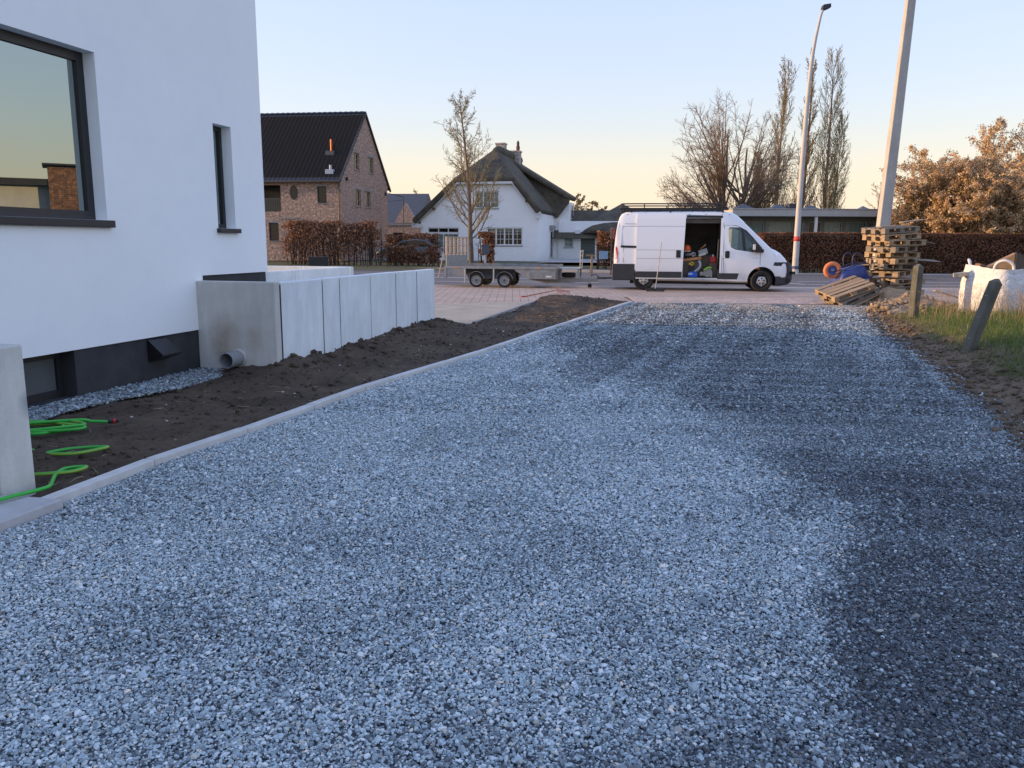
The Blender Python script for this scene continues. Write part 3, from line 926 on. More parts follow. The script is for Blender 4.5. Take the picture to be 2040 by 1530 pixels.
# dry stalks
n = 420
y = rng.uniform(5.5, 18.5, n); x = right_x(y) + rng.uniform(.9, 4.5, n)
cl = rng.random(n) < 0.6
x[cl] = rng.normal(8.8, .7, cl.sum()); y[cl] = rng.normal(14.6, 0.8, cl.sum())
STALK = mat('dry_stalk', (0.30, 0.21, 0.12), 0.8, 0.3, 3, space='World')
b = MB()
for xx, yy in zip(x, y):
    z0 = float(bank_h(np.array([xx]), np.array([yy]))[0])
    h = random.uniform(.2, .75); a = random.uniform(0, 6.28); l = random.uniform(.05, .45) * h
    p0 = Vector((xx, yy, z0 - .02)); p1 = p0 + Vector((math.cos(a) * l * .4, math.sin(a) * l * .4, h * .55)); p2 = p0 + Vector((math.cos(a) * l, math.sin(a) * l, h))
    b.tube([p0, p1, p2], [.0028, .0022, .001], 3, caps=False)
    if h > .45:
        for q in range(3):
            t = random.uniform(.35, .85); c0 = p0.lerp(p2, t); a2 = random.uniform(0, 6.28)
            b.tube([c0, c0 + Vector((math.cos(a2) * .07, math.sin(a2) * .07, .10))], [.0016, .0008], 3, caps=False)
tag(b.build('dry_stalks', STALK), 'thin dry brown weed stalks standing in the grass', 'stalks', kind='stuff')
# ------------------------------------------------------------------ generic house pieces
def wall_panel(F, a0, a1, z0, z1, openings, thick, top=None):
    """front skin with openings and their reveals; F: matrix with x along the wall, y outward"""
    b = MB(F)
    xs = sorted({a0, a1, *[o[0] for o in openings], *[o[1] for o in openings]})
    zs = sorted({z0, z1, *[o[2] for o in openings], *[o[3] for o in openings]})
    xs = [x for x in xs if a0 <= x <= a1]; zs = [z for z in zs if z0 <= z <= z1]
    for i in range(len(xs) - 1):
        for j in range(len(zs) - 1):
            cx, cz = (xs[i] + xs[i + 1]) / 2, (zs[j] + zs[j + 1]) / 2
            if any(o[0] < cx < o[1] and o[2] < cz < o[3] for o in openings):
                continue
            b.quad((xs[i], 0, zs[j]), (xs[i + 1], 0, zs[j]), (xs[i + 1], 0, zs[j + 1]), (xs[i], 0, zs[j + 1]))
            b.quad((xs[i], -thick, zs[j]), (xs[i], -thick, zs[j + 1]), (xs[i + 1], -thick, zs[j + 1]), (xs[i + 1], -thick, zs[j]))
    for (l, r, bo, t_) in openings:
        b.quad((l, 0, bo), (l, 0, t_), (l, -thick, t_), (l, -thick, bo))
        b.quad((r, 0, bo), (r, -thick, bo), (r, -thick, t_), (r, 0, t_))
        b.quad((l, 0, t_), (r, 0, t_), (r, -thick, t_), (l, -thick, t_))
        b.quad((l, 0, bo), (l, -thick, bo), (r, -thick, bo), (r, 0, bo))
    b.quad((a0, 0, z1), (a1, 0, z1), (a1, -thick, z1), (a0, -thick, z1))
    b.quad((a0, 0, z0), (a0, -thick, z0), (a1, -thick, z0), (a1, 0, z0))
    b.quad((a0, 0, z0), (a0, 0, z1), (a0, -thick, z1), (a0, -thick, z0))
    b.quad((a1, 0, z0), (a1, -thick, z0), (a1, -thick, z1), (a1, 0, z1))
    return b

def window(parent, F, a0, a1, z0, z1, fm, gm, fw=0.06, rec=0.10, cols=1, rows=1, mw=None, munt=None, mm=None, sill=None, sd=0.05, name='window', lintel=None, lh=0.08, curtain=None, label=None):
    """frame as part; panes, muntins, sill, lintel as its sub-parts"""
    mw = mw or fw
    b = MB(F)
    y0, y1 = -rec - 0.06, -rec
    b.box(a0, a1, y0, y1, z0, z0 + fw); b.box(a0, a1, y0, y1, z1 - fw, z1)
    b.box(a0, a0 + fw, y0, y1, z0 + fw, z1 - fw); b.box(a1 - fw, a1, y0, y1, z0 + fw, z1 - fw)
    A = [a0 + fw + (a1 - a0 - 2 * fw) * i / cols for i in range(cols + 1)]
    Z = [z0 + fw + (z1 - z0 - 2 * fw) * i / rows for i in range(rows + 1)]
    for a in A[1:-1]: b.box(a - mw / 2, a + mw / 2, y0 + .005, y1 - .004, z0 + fw, z1 - fw)
    for z in Z[1:-1]: b.box(a0 + fw, a1 - fw, y0 + .007, y1 - .006, z - mw / 2, z + mw / 2)
    w = b.build(name, fm, parent, recalc=True)
    if label: w['label'] = label
    for i in range(cols):
        for j in range(rows):
            MB(F).box(A[i] + .001, A[i + 1] - .001, -rec - .035, -rec - .025, Z[j] + .001, Z[j + 1] - .001).build('pane', gm, w, recalc=True)
            if munt:
                mx, mz = munt
                q = MB(F)
                for k_ in range(1, mx): 
                    a = A[i] + (A[i + 1] - A[i]) * k_ / mx
                    q.box(a - .014, a + .014, -rec - .024, -rec - .012, Z[j], Z[j + 1])
                for k_ in range(1, mz):
                    z = Z[j] + (Z[j + 1] - Z[j]) * k_ / mz
                    q.box(A[i], A[i + 1], -rec - .023, -rec - .013, z - .014, z + .014)
                if q.v: q.build('muntin', mm or fm, w, recalc=True)
    if sill: MB(F).box(a0 - .04, a1 + .04, -rec + .001, sd, z0 - .055, z0 - .002).build('sill', sill, w, bevel=0.004, recalc=True)
    if lintel: MB(F).box(a0 - .12, a1 + .12, -.05, .004, z1 + .001, z1 + lh).build('lintel', lintel, w, recalc=True)
    if curtain:
        q = MB(F); n_ = max(6, int((a1 - a0) / .05)); vs_ = []
        for i in range(n_ + 1):
            a = a0 + fw + (a1 - a0 - 2 * fw) * i / n_; y = -rec - .14 + .025 * math.sin(i * 1.9)
            vs_ += [(a, y, z0 + .02), (a, y, z1 - .02)]
        q.add(vs_, [(2 * i, 2 * i + 2, 2 * i + 3, 2 * i + 1) for i in range(n_)])
        q.build('curtain', curtain, w)
    return w

# ------------------------------------------------------------------ the new white house
PLAS = plaster_mat()
ANTH = mat('anthracite_frame', (0.020, 0.021, 0.024), 0.45, 0.1, 8)
PLINTH = mat('dark_plinth_render', (0.040, 0.042, 0.047), 0.9, 0.22, 5, 0.5, 180, 0.003)
SOLAR = glass_mat('solar_glass', (0.012, 0.016, 0.016), 0, (0.86, 0.98, 0.95), 4.2, 0.004)
FROST = mat('frosted_glass', (0.10, 0.115, 0.12), 0.28, 0.08, 4)
hN = thing('white_house', 'new white plastered house with dark plinth at left edge', 'house', (-3.2144, 10.6363, 0), RAD(-14))
FS = frame((0, 0, 0), (0, 1, 0), (1, 0, 0))
BIG = (-5.6, -2.84, 1.70, 3.23); NAR = (-1.04, -0.68, 1.66, 2.85)
wall_panel(FS, -14.0, -1.40, 0.51, 6.2, [BIG], 0.32).build('wall', PLAS, hN, recalc=True)
wall_panel(FS, -1.40, 0.0, 1.12, 6.2, [NAR], 0.32).build('wall', PLAS, hN, recalc=True)
w = MB()
w.box(-10, -0.33, -0.32, 0, 0.9, 6.2); w.box(-10, -9.7, -14, -0.33, 0.5, 6.2); w.box(-9.69, -0.33, -14, -13.7, 0.5, 6.2)
w.build('wall', PLAS, hN)
MB().box(-10.05, 0.03, -14.05, 0.03, 6.201, 6.45).build('roof', ANTH, hN, bevel=0.01)
BW = (-4.95, -3.38, 0.07, 0.509)
FP = frame((-0.02, 0, 0), (0, 1, 0), (1, 0, 0))
wall_panel(FP, -13.98, -0.02, -0.4, 0.509, [BW], 0.28).build('plinth', PLINTH, hN, recalc=True)
MB().box(-0.3, -0.02, -1.42, -0.02, 0.512, 1.119).build('plinth', PLINTH, hN)
window(hN, FS, *BIG, ANTH, SOLAR, fw=0.085, rec=0.13)
MB(FS).box(BIG[0] - .05, BIG[1] + .05, -0.13, 0.05, BIG[2] - .07, BIG[2] - .002).build('window_sill', ANTH, hN, bevel=.006, recalc=True)
window(hN, FS, *NAR, ANTH, SOLAR, fw=0.05, rec=0.13)
MB(FS).box(NAR[0] - .03, NAR[1] + .045, -0.13, 0.05, NAR[2] - .055, NAR[2] - .002).build('window_sill', ANTH, hN, bevel=.005, recalc=True)
window(hN, FP, *BW, ANTH, FROST, fw=0.07, rec=0.14, name='basement_window')
MB(FP).box(BW[0] - .1, BW[1] + .10, -0.13, 0.20, -0.02, 0.05).build('basement_sill', mat('dark_stone_sill', (0.10, 0.105, 0.115), 0.6), hN, bevel=.004, recalc=True)
v = MB(FP)   # wedge-shaped vent hood
v.add([(-2.39, 0.0, 0.50), (-2.10, 0.0, 0.50), (-2.39, 0.19, 0.335), (-2.10, 0.19, 0.335), (-2.39, 0, 0.25), (-2.10, 0, 0.25), (-2.39, 0.19, 0.32), (-2.10, 0.19, 0.32)],
      [(0, 1, 3, 2), (2, 3, 7, 6), (0, 2, 6, 4), (1, 5, 7, 3), (4, 6, 7, 5)])
v.build('vent_hood', mat('black_metal', (0.012, 0.012, 0.014), 0.4, 0.1), hN, recalc=True)
# dim rooms behind the panes
MB().box(-5.6, -0.5, -6.0, -0.4, 0.52, 0.56).build('inner_floor', mat('inner_floor', (0.08, 0.07, 0.06), 0.8), hN)

# ------------------------------------------------------------------ concrete retaining walls (street terrace)
CONC = concrete_mat('pale_concrete', (0.72, 0.78, 0.81), (0.85, 0.90, 0.92))
CONCF = concrete_mat('grey_concrete', (0.54, 0.535, 0.50), (0.66, 0.655, 0.615), stain=[(0.36, 0.03, 0.42, 0.17, (0.34, 0.27, 0.20)), (0.70, 0.03, 0.40, 0.10, (0.34, 0.275, 0.20)), (0.28, 0.03, 0.30, 0.11, (0.32, 0.27, 0.21))])
WAv = Vector((-2.59, 9.02, 0)); DV = Vector((math.sin(RAD(14)), math.cos(RAD(14)), 0)); NV = Vector((math.cos(RAD(14)), -math.sin(RAD(14)), 0))
rw = thing('retaining_wall', 'pale concrete panel wall in front of the white house, outermost with six upright panels', 'wall', tuple(WAv), RAD(-14))
js = [0.003, 1.0, 1.47, 2.44, 3.38, 4.28, 5.13]
for i in range(6):
    o = MB().box(-0.12, random.uniform(-.004, .002), js[i] + .008, js[i + 1] - .008, -0.4, 1.06 + random.uniform(-.004, .004)).build('panel', CONC, rw, bevel=0.010)
for j_ in js[1:-1]: MB().box(-0.10, -0.006, j_ - .03, j_ + .03, -0.4, 1.03).build('joint_shade_strip', mat('joint_black', (.03, .03, .03), .9), rw)  # black strips added in place of the shade inside the open panel joints
MB().box(-0.10, -0.008, -.01, .02, -0.4, 1.03).build('joint_shade_strip', MATS['joint_black'], rw)
o = MB().box(-1.01, -0.012, -0.115, 0.0, -0.4, 1.065).build('end_panel', CONCF, rw, bevel=0.010)
o['label'] = 'stained grey end panel with a drain pipe through it'
o.data.transform(Matrix.Translation((1.01, 0.06, 0))); o.location = (-1.01, -0.06, 0)
rw2 = thing('retaining_wall', 'pale concrete panel wall just behind the outer panel wall, ending nearer the house', 'wall', (-3.92, 11.5, 0), RAD(-15.5))
for i in range(4):
    MB().box(-0.12, random.uniform(-.003, .003), i * 0.95 - 0.3 + .005, i * 0.95 + 0.64, -0.3, 1.06).build('panel', CONC, rw2, bevel=0.010)
rw3 = thing('retaining_wall', 'concrete panel wall closing the terrace on its street side', 'wall', (-2.95, 15.05, 0), RAD(-14))
for i in range(4):
    MB().box(-(i + 1) * 1.0 + .01, -i * 1.0, -0.12, 0.0, -0.3, 1.06).build('panel', CONC, rw3, bevel=0.010)
sheet('terrace', [(-3.3, 10.9), (-4.0, 11.4), (-3.05, 14.9), (-8, 16.1), (-9, 12.2)], 0.62, mat('terrace_screed', (0.34, 0.31, 0.28), 0.9), thick=0.5)
# drain pipe
pp = thing('drain_pipe', 'short grey plastic drain pipe sticking out of concrete end panel', 'pipe', tuple(WAv - NV * 0.50 + Vector((0, 0, 0.205))), RAD(-14))
R = TR(rx=RAD(90))
PVC = mat('grey_pvc', (0.26, 0.28, 0.295), 0.4, 0.08, 5)
auto_smooth(MB().lathe([(0.088, -.05), (0.088, 0.12), (0.088, 0.36), (0.080, 0.362), (0.080, 0.12)], 36, R, cap=False).build('tube', PVC, pp))
MB().lathe([(0.0, 0.13), (0.0795, 0.13)], 36, R, cap=False).build('inside', mat('pipe_dark', (0.02, 0.02, 0.02), 0.9), pp)
MB().lathe([(0.089, 0.005), (0.106, 0.007), (0.102, 0.02), (0.089, 0.026)], 30, TR(0, -0.115, 0, rx=RAD(90)), cap=False).build('mortar_collar', mat('mortar', (0.5, 0.49, 0.46), 0.95), pp)

# ------------------------------------------------------------------ left foreground: concrete wall end, step block, slab, hose
CREAM = concrete_mat('cream_concrete', (0.60, 0.60, 0.56), (0.74, 0.735, 0.69), stain=[(0.0, 0.11, 0.55, 0.055, (0.28, 0.29, 0.30))])
gp = thing('garden_wall', 'pale concrete wall panel seen from its end at left edge', 'wall', (-2.90, 4.58, 0), RAD(-12))
b = MB(); b.prism([(0.0, -0.05), (-0.035, -0.11), (-2.0, -0.11), (-2.0, 0.12), (-0.02, 0.12), (0.0, 0.10)], -0.3, 0.90, 'xy')
b.build('panel', CREAM, gp, bevel=0.008, recalc=True)
blk = MB(); blk.box(-0.8, 0, -0.35, 0, -0.1, 0.17)
o = blk.build('step_block', mat('grey_block', (0.36, 0.36, 0.37), 0.85, 0.12, 12, 0.2, 90), None, bevel=0.05, bseg=4)
o.location = (-2.97, 4.42, 0.0); o.rotation_euler = (0, 0, RAD(-14))
tag(o, 'rounded grey concrete block beside the wall panel at left edge', 'block')
sl = MB(); sl.prism([(-2.56, 4.40), (-2.90, 4.47), (-5.2, 4.3), (-5.2, 3.15), (-2.95, 3.25), (-2.70, 3.9)], -0.1, 0.05, 'xy')
tag(sl.build('paving_slab', mat('slab_concrete', (0.46, 0.45, 0.45), 0.85, 0.1, 9, 0.25, 120, 0.002), None, bevel=.006, recalc=True), 'pale concrete slab beside the gravel at lower left corner', 'slab')

def catmull(P, n=8, closed=False):
    P = [Vector(p) for p in P]; out = []
    m = len(P)
    rngi = range(m if closed else m - 1)
    for i in rngi:
        p0 = P[(i - 1) % m] if closed or i > 0 else P[0]; p1 = P[i]; p2 = P[(i + 1) % m]; p3 = P[(i + 2) % m] if closed or i < m - 2 else P[-1]
        for k_ in range(n):
            t = k_ / n
            out.append(0.5 * ((2 * p1) + (-p0 + p2) * t + (2 * p0 - 5 * p1 + 4 * p2 - p3) * t * t + (-p0 + 3 * p1 - 3 * p2 + p3) * t ** 3))
    if not closed: out.append(P[-1])
    return out
def hose_mat():
    m, nt, b = nodes('green_hose')
    a = N(nt, 'ShaderNodeAttribute', attribute_name='side', attribute_type='GEOMETRY')
    c = ramp(nt, a.outputs['Fac'], [(0.0, (0.04, 0.42, 0.05)), (0.72, (0.045, 0.45, 0.055)), (0.76, (0.32, 0.46, 0.06)), (0.9, (0.32, 0.46, 0.06)), (0.94, (0.04, 0.42, 0.05))])
    nt.links.new(c, b.inputs['Base Color']); b.inputs['Roughness'].default_value = 0.35
    return m
gz = 0.035
hp = [(-3.05, 3.7, .05), (-2.76, 4.10, .05), (-2.62, 4.36, .055), (-2.55, 4.50, .05), (-2.53, 4.60, .045), (-2.60, 4.76, .035), (-2.66, 4.90, .03), (-2.66, 5.02, gz), (-2.55, 5.06, gz), (-2.60, 4.94, gz), (-2.85, 4.88, gz), (-3.02, 5.05, gz), (-3.05, 5.28, gz), (-2.92, 5.50, gz), (-2.70, 5.58, gz), (-2.66, 5.50, gz + .01), (-2.82, 5.38, gz), (-3.05, 5.40, gz), (-3.3, 5.6, gz)]
# the coil: several overlapping turns
cx_, cy_ = -3.56, 6.06
for k_ in range(40):
    a = RAD(-130 + k_ * 36); rr = 0.36 + 0.05 * math.sin(k_ * 1.7) + 0.03 * random.uniform(-1, 1)
    hp.append((cx_ + rr * math.cos(a) * 1.12 + 0.04 * math.sin(k_ * .37), cy_ + rr * math.sin(a) * .62 + 0.05 * math.sin(k_ * .61 + 1), gz + 0.004 + 0.0009 * k_ + .008 * abs(math.sin(k_ * 1.3))))
hp += [(-3.25, 6.22, gz + .05), (-3.14, 6.27, gz + .03), (-3.02, 6.30, gz + .02)]
pts = catmull(hp, 6)
hz = thing('garden_hose', 'bright green garden hose coiled and looped on the dark soil', 'hose')
b = MB(); b.tube(pts, 0.012, 10)
ho = b.build('tube', hose_mat(), hz, smooth=True)
at_ = ho.data.attributes.new('side', 'FLOAT', 'POINT'); at_.data.foreach_set('value', [(i % 10) / 9.0 for i in range(len(b.v))])
ho.location = (-0.22, 0.0, 0.018)
cn = TR(-3.215, 6.31, gz + .04, ry=RAD(90), rz=RAD(15))
MB().lathe([(.015, -.03), (.019, -.025), (.019, .0), (.016, .004), (.016, .03), (.011, .032), (.011, .05)], 14, cn).build('connector', mat('black_plastic', (0.02, 0.02, 0.02), 0.5), hz)
MB().lathe([(.0195, .004), (.0215, .006), (.0215, .022), (.0195, .024)], 14, TR(-3.21, 6.312, gz + .04, ry=RAD(90), rz=RAD(15)), cap=False).build('connector_ring', mat('red_plastic', (0.5, 0.03, 0.025), 0.4), hz)

# ------------------------------------------------------------------ the bungalow to the right of the drive that the big window mirrors
nb = thing('grey_bungalow', 'grey bungalow with brick chimney mirrored in the big window', 'house', (17.9, 20.6, 0), RAD(-57))
# local -Y faces the window of the white house
FB = frame((0, 0, 0), (1, 0, 0), (0, -1, 0))
GW = (-2.6, -1.2, 1.3, 2.7)
wall_panel(FB, -3.2, 9.0, 0, 3.45, [(.8, 2.4, 1.3, 2.7)], .3).build('wall', mat('grey_render', (0.42, 0.43, 0.43), 0.9, .1, 2), nb, recalc=True)
MB().box(-3.2, 9.0, 0.31, 4.0, 0, 3.44).build('inner_wall', MATS['grey_render'], nb)
MB().box(-3.4, 9.3, -0.4, 4.2, 3.46, 3.68).build('roof', ANTH, nb)
MB().box(-2.0, -.8, -0.45, 0.9, 0, 4.1).build('chimney', brick_mat('brown_brick', ((0.18, 0.085, 0.05), (0.13, 0.06, 0.04)), (0.2, 0.18, 0.16)), nb)
MB().box(-2.15, -.65, -0.6, 1.05, 4.16, 4.22).build('chimney_cap', ANTH, nb)
window(nb, FB, .8, 2.4, 1.3, 2.7, mat('white_frame', (0.72, 0.72, 0.72), 0.4, .05), glass_mat('dark_glass', (0.02, 0.025, 0.03)), cols=2, rec=.08)
MB(TR(3.6, -0.02, 2.4, rx=RAD(90))).lathe([(0.0, 0.0), (0.42, 0.0), (0.42, .03), (0, .03)], 24).build('round_vent', mat('vent_grey', (0.2, 0.21, 0.22), 0.7), nb)
# ------------------------------------------------------------------ the van
def van_paint():
    m, nt, b = nodes('van_white_paint')
    v = coord(nt, 'Object')
    f = noise(nt, v, 2.2, 6, 0.7)
    sp = N(nt, 'ShaderNodeSeparateXYZ'); nt.links.new(v, sp.inputs[0])
    low = ramp(nt, sp.outputs[2], [(0.40, 1.0), (0.85, 0.0)])
    dirt = N(nt, 'ShaderNodeMath', operation='MULTIPLY'); nt.links.new(low, dirt.inputs[0]); nt.links.new(ramp(nt, f, [(0.3, 0.15), (0.65, 0.75)]), dirt.inputs[1])
    c = mixc(nt, dirt.outputs[0], (0.86, 0.87, 0.88), (0.55, 0.52, 0.47))
    nt.links.new(c, b.inputs['Base Color'])
    b.inputs['Roughness'].default_value = 0.32
    b.inputs['Coat Weight'].default_value = 0.3
    b.inputs['Coat Roughness'].default_value = 0.12
    return m
VW = van_paint()
VTRIM = mat('grey_bumper_plastic', (0.035, 0.037, 0.042), 0.65, 0.15, 8)
VBLK = mat('black_trim', (0.012, 0.012, 0.013), 0.5, 0.1)
VINT = mat('van_interior_ply', (0.10, 0.085, 0.07), 0.9, 0.3, 3)
RUB = mat('tyre_rubber', (0.014, 0.014, 0.015), 0.85, 0.25, 12)
STEEL = mat('steel_rim', (0.50, 0.50, 0.49), 0.4, 0.1, 8, metal=0.6)
GALV = mat('galvanised_steel', (0.29, 0.295, 0.29), 0.6, 0.25, 4, 0.1, 40, metal=0.35)
GALVL = mat('galvanised_light', (0.44, 0.445, 0.44), 0.5, 0.2, 5, metal=0.4)
CGLASS = glass_mat('clear_glass', (0.05, 0.06, 0.06), 0.9, (1, 1, 1), 1.5)
VK = 0.00327
def vx(x): return (x - 125) * VK
def vz(y): return (966 - y) * VK
# stations: x px, y top, y bottom, half width low, half width top
ST = [(133, 560, 868, .95, .93), (140, 450, 868, .985, .95), (152, 360, 868, 1.0, .945), (165, 280, 868, 1.01, .92), (180, 235, 868, 1.015, .89), (200, 203, 868, 1.02, .875), (240, 183, 868, 1.02, .87),
      (400, 179, 868, 1.02, .87), (650, 178, 870, 1.02, .87), (900, 177, 872, 1.02, .87), (1200, 178, 876, 1.02, .87), (1290, 186, 878, 1.02, .86), (1340, 212, 880, 1.02, .85), (1395, 258, 881, 1.015, .845), (1450, 310, 882, 1.01, .845),
      (1570, 425, 888, 1.005, .86), (1690, 540, 900, .985, .885), (1730, 556, 906, .97, .87), (1780, 585, 905, .935, .84), (1830, 635, 899, .88, .78), (1855, 672, 896, .83, .72), (1885, 690, 880, .74, .62), (1908, 725, 856, .60, .5), (1918, 780, 835, .42, .38)]
def section(wl, wt, zb, zt):
    h = zt - zb
    s_ = min(1, h / 1.2)
    return [(0, zb), (.9 * wl, zb), (wl - .01, zb + .05 * s_), (wl, zb + .18 * h), (wl, zb + .36 * h), (wl - .015, zb + .48 * h), (wl + (wt - wl) * .5, zb + .74 * h), (wt, zt - .13 * s_), (wt - .03, zt - .06 * s_), (wt - .10, zt - .018 * s_), (wt - .2, zt), (0, zt + .012)]
def st_at(xp):
    xs = [s[0] for s in ST]
    return [float(np.interp(xp, xs, [s[i] for s in ST])) for i in range(1, 5)]
def body_y(xp, z):
    yt, yb, wl, wt = st_at(xp)
    sec = section(wl, wt, vz(yb), vz(yt))[2:-1]
    return float(np.interp(z, [p[1] for p in sec], [p[0] for p in sec]))
def loft(stations, grow=0.0, zmax=None, zmin=None):
    b = MB(); rows = []
    for (xp, yt, yb, wl, wt) in stations:
        zt, zb = vz(yt), vz(yb)
        if zmax is not None and zt > zmax:
            w_ = body_y(xp, zmax); zt2 = zmax
            sec = [(0, zb), (.9 * wl, zb), (wl - .01, zb + .05), (wl, zb + .3 * (zt2 - zb)), (max(w_, .1), zb + .6 * (zt2 - zb)), (w_, zt2 - .012), (w_ - .012, zt2), (0, zt2)]
        else:
            sec = section(wl, wt, zb, zt)
            if zmax is not None:
                h = zt - zb
                sec = [(0, zb), (.9 * wl, zb), (wl - .01, zb + .05), (wl, zb + .3 * h), (wl, zb + .6 * h), (wl - .02, zt - .02), (wl - .06, zt), (0, zt)]
        sec = [(y + (grow if y > 0.05 else 0), z) for y, z in sec]
        full = [(-y, z) for y, z in sec] + [(y, z) for y, z in sec[::-1][1:-1]]
        rows.append([(vx(xp), y, z) for y, z in full])
    n = len(rows[0])
    for r in rows: b.v += r
    for i in range(len(rows) - 1):
        for j in range(n):
            j2 = (j + 1) % n
            b.f.append((i * n + j, i * n + j2, (i + 1) * n + j2, (i + 1) * n + j))
    b.f.append(tuple(range(n))); b.f.append(tuple(reversed(range((len(rows) - 1) * n, len(rows) * n))))
    return b
def boolean(o, cutters):
    for c in cutters:
        md = o.modifiers.new('cut', 'BOOLEAN'); md.operation = 'DIFFERENCE'; md.object = c; md.solver = 'EXACT'
        md.material_mode = 'TRANSFER'
    bpy.context.view_layer.update()
    dg = bpy.context.evaluated_depsgraph_get()
    me = bpy.data.meshes.new_from_object(o.evaluated_get(dg), preserve_all_data_layers=True, depsgraph=dg)
    o.modifiers.clear(); o.data = me
    for c in cutters: bpy.data.objects.remove(c, do_unlink=True)
    return o
def cutter(mb, m): return mb.build('cut', m, None, recalc=True)
VR = RAD(-9)
VLOC = Vector((3.508, 28.138, -0.014))
van = thing('delivery_van', 'white delivery van with its side door open and tools inside', 'van', tuple(VLOC), VR)
body = loft(ST).build('body', VW, None, recalc=True)
def cyl_y(x, z, r, y0, y1, n=40): return MB().lathe([(r, y0), (r, y1)], n, TR(x, 0, z, rx=RAD(-90)))
FWX, FWZ = vx(1600), 0.342
RWX = vx(440)
def pxp(pts): return [(vx(x), vz(y)) for x, y in pts]
SIDEWIN = [(1258, 345), (1275, 333), (1375, 335), (1435, 360), (1510, 437), (1590, 530), (1612, 574), (1480, 573), (1330, 553), (1290, 530), (1268, 470)]
cuts = [cutter(MB().prism([(-.93, .42), (.93, .42), (.93, 1.35), (.86, 1.9), (.78, 2.30), (-.78, 2.30), (-.86, 1.9), (-.93, 1.35)], vx(262), vx(1192), 'yz'), VINT),
        cutter(MB().box(vx(826), vx(1186), -1.4, -.8, .425, vz(244)), VINT),
        cutter(MB().prism(pxp([(1222, 840), (1222, 235), (1330, 250), (1420, 335), (1590, 500), (1640, 575), (1640, 840)]), -.80, .80), VBLK),
        cutter(MB().prism(pxp(SIDEWIN), -1.4, 1.4), VBLK),
        cutter(MB().prism(pxp([(1412, 300), (1655, 532), (1720, 480), (1440, 200)]), -.76, .76), VBLK)]
for sgn in (-1, 1):
    cuts.append(cutter(cyl_y(FWX, FWZ + .02, .445, sgn * .55, sgn * 1.4), VBLK))
    cuts.append(cutter(cyl_y(RWX, FWZ + .02, .42, sgn * .55, sgn * 1.4), VBLK))
boolean(body, cuts)
body.parent = van
auto_smooth(body, 30)
fb = loft([s_ for s_ in ST if s_[0] >= 1690], 0.012, vz(672)).build('front_bumper', VTRIM, None, recalc=True)
fb.data.transform(Matrix.Translation((0.012, 0, -.004)))
boolean(fb, [cutter(cyl_y(FWX, FWZ + .02, .445, -1.4, 1.4), VBLK), cutter(MB().prism(pxp([(1600, 600), (1742, 600), (1700, 735), (1700, 950), (1600, 950)]), -1.4, 1.4), VTRIM)])
fb.parent = van; auto_smooth(fb, 35)
MB().box(vx(1893), vx(1925), -.93, -.60, vz(790), vz(765)).build('fog_lamp_slot', VBLK, fb)
MB().box(vx(1850), vx(1880), -.90, -.70, vz(870), vz(835)).build('tow_slot', VBLK, fb)
rb = MB(); rb.box(vx(118), vx(348), -1.035, 1.035, vz(868), vz(700)); rb.build('rear_bumper', VTRIM, van, bevel=.03, bseg=3)
def on_side(pts, off, name, m, parent, thick=0.01):
    """a panel that follows the near side of the body"""
    n = len(pts)
    out = [(vx(x), -body_y(x, vz(y)) - off, vz(y)) for x, y in pts]
    inn = [(a, b_ + thick, c) for a, b_, c in out]
    b = MB(); b.add(out + inn, [tuple(range(n)), tuple(reversed(range(n, 2 * n)))] + [(i, i + n, (i + 1) % n + n, (i + 1) % n) for i in range(n)])
    return b.build(name, m, parent, recalc=True)
def strip_panel(x0, x1, ya, yb, off, name, m, parent, n=14, thick=.012, xtop=None):
    """tall panel following the side curve between two heights"""
    b = MB(); vs_ = []
    for i in range(n + 1):
        y = ya + (yb - ya) * i / n
        z = vz(y); lean = (xtop or 0) * (1 - i / n)
        for x in (x0 + lean * .0, x1 + lean):
            o_ = -body_y(min(max(x, 260), 1190), z) - off
            vs_ += [(vx(x), o_, z), (vx(x), o_ + thick, z)]
    f = []
    for i in range(n):
        a = 4 * i; c = a + 4
        f += [(a, a + 2, c + 2, c), (a + 1, c + 1, c + 3, a + 3), (a, c, c + 1, a + 1), (a + 2, a + 3, c + 3, c + 2)]
    f += [(0, 1, 3, 2), (4 * n, 4 * n + 2, 4 * n + 3, 4 * n + 1)]
    b.add(vs_, f)
    return auto_smooth(b.build(name, m, parent, recalc=True), 40)
sd = strip_panel(358, 818, 196, 850, .062, 'sliding_door', VW, van, 18, .05, 24)
def on_door(x0, x1, y0, y1, name, m, off=.066, bev=0.0, par=sd, thick=.012):
    zc = vz((y0 + y1) / 2)
    ys = -body_y(600, zc) - off
    return MB().box(vx(x0), vx(x1), ys - .002, ys + thick, vz(y1), vz(y0)).build(name, m, par, bevel=bev)
on_door(356, 816, 775, 836, 'door_trim', VTRIM, .072, .004)
on_door(755, 800, 562, 636, 'door_handle', VBLK, .078, .02)
for yy, x0, x1 in ((326, 360, 826), (560, 360, 820), (645, 360, 818)):
    z = vz(yy); b = MB(); yv = -body_y(600, z) - .0635
    b.box(vx(x0), vx(x1), yv - .002, yv + .003, z - .006, z + .006); b.build('door_crease', mat('crease_grey', (0.33, 0.34, 0.36), .6), sd)
def seam(pts, name='body_seam', r=.007, m=None, off=.0015):
    q = [(vx(x), -body_y(x, vz(y)) - off, vz(y)) for x, y in pts]
    return MB().tube(q, r, 5).build(name, m or mat('seam_dark', (0.045, 0.045, 0.05), .7), van)
seam([(1212, 845), (1205, 640), (1212, 300), (1205, 190)])
seam([(1240, 845), (1225, 700), (1218, 540), (1220, 312), (1330, 316), (1400, 345), (1470, 415), (1560, 520), (1578, 580), (1578, 700)])
seam([(228, 690), (230, 520), (208, 510), (214, 325), (370, 325)])
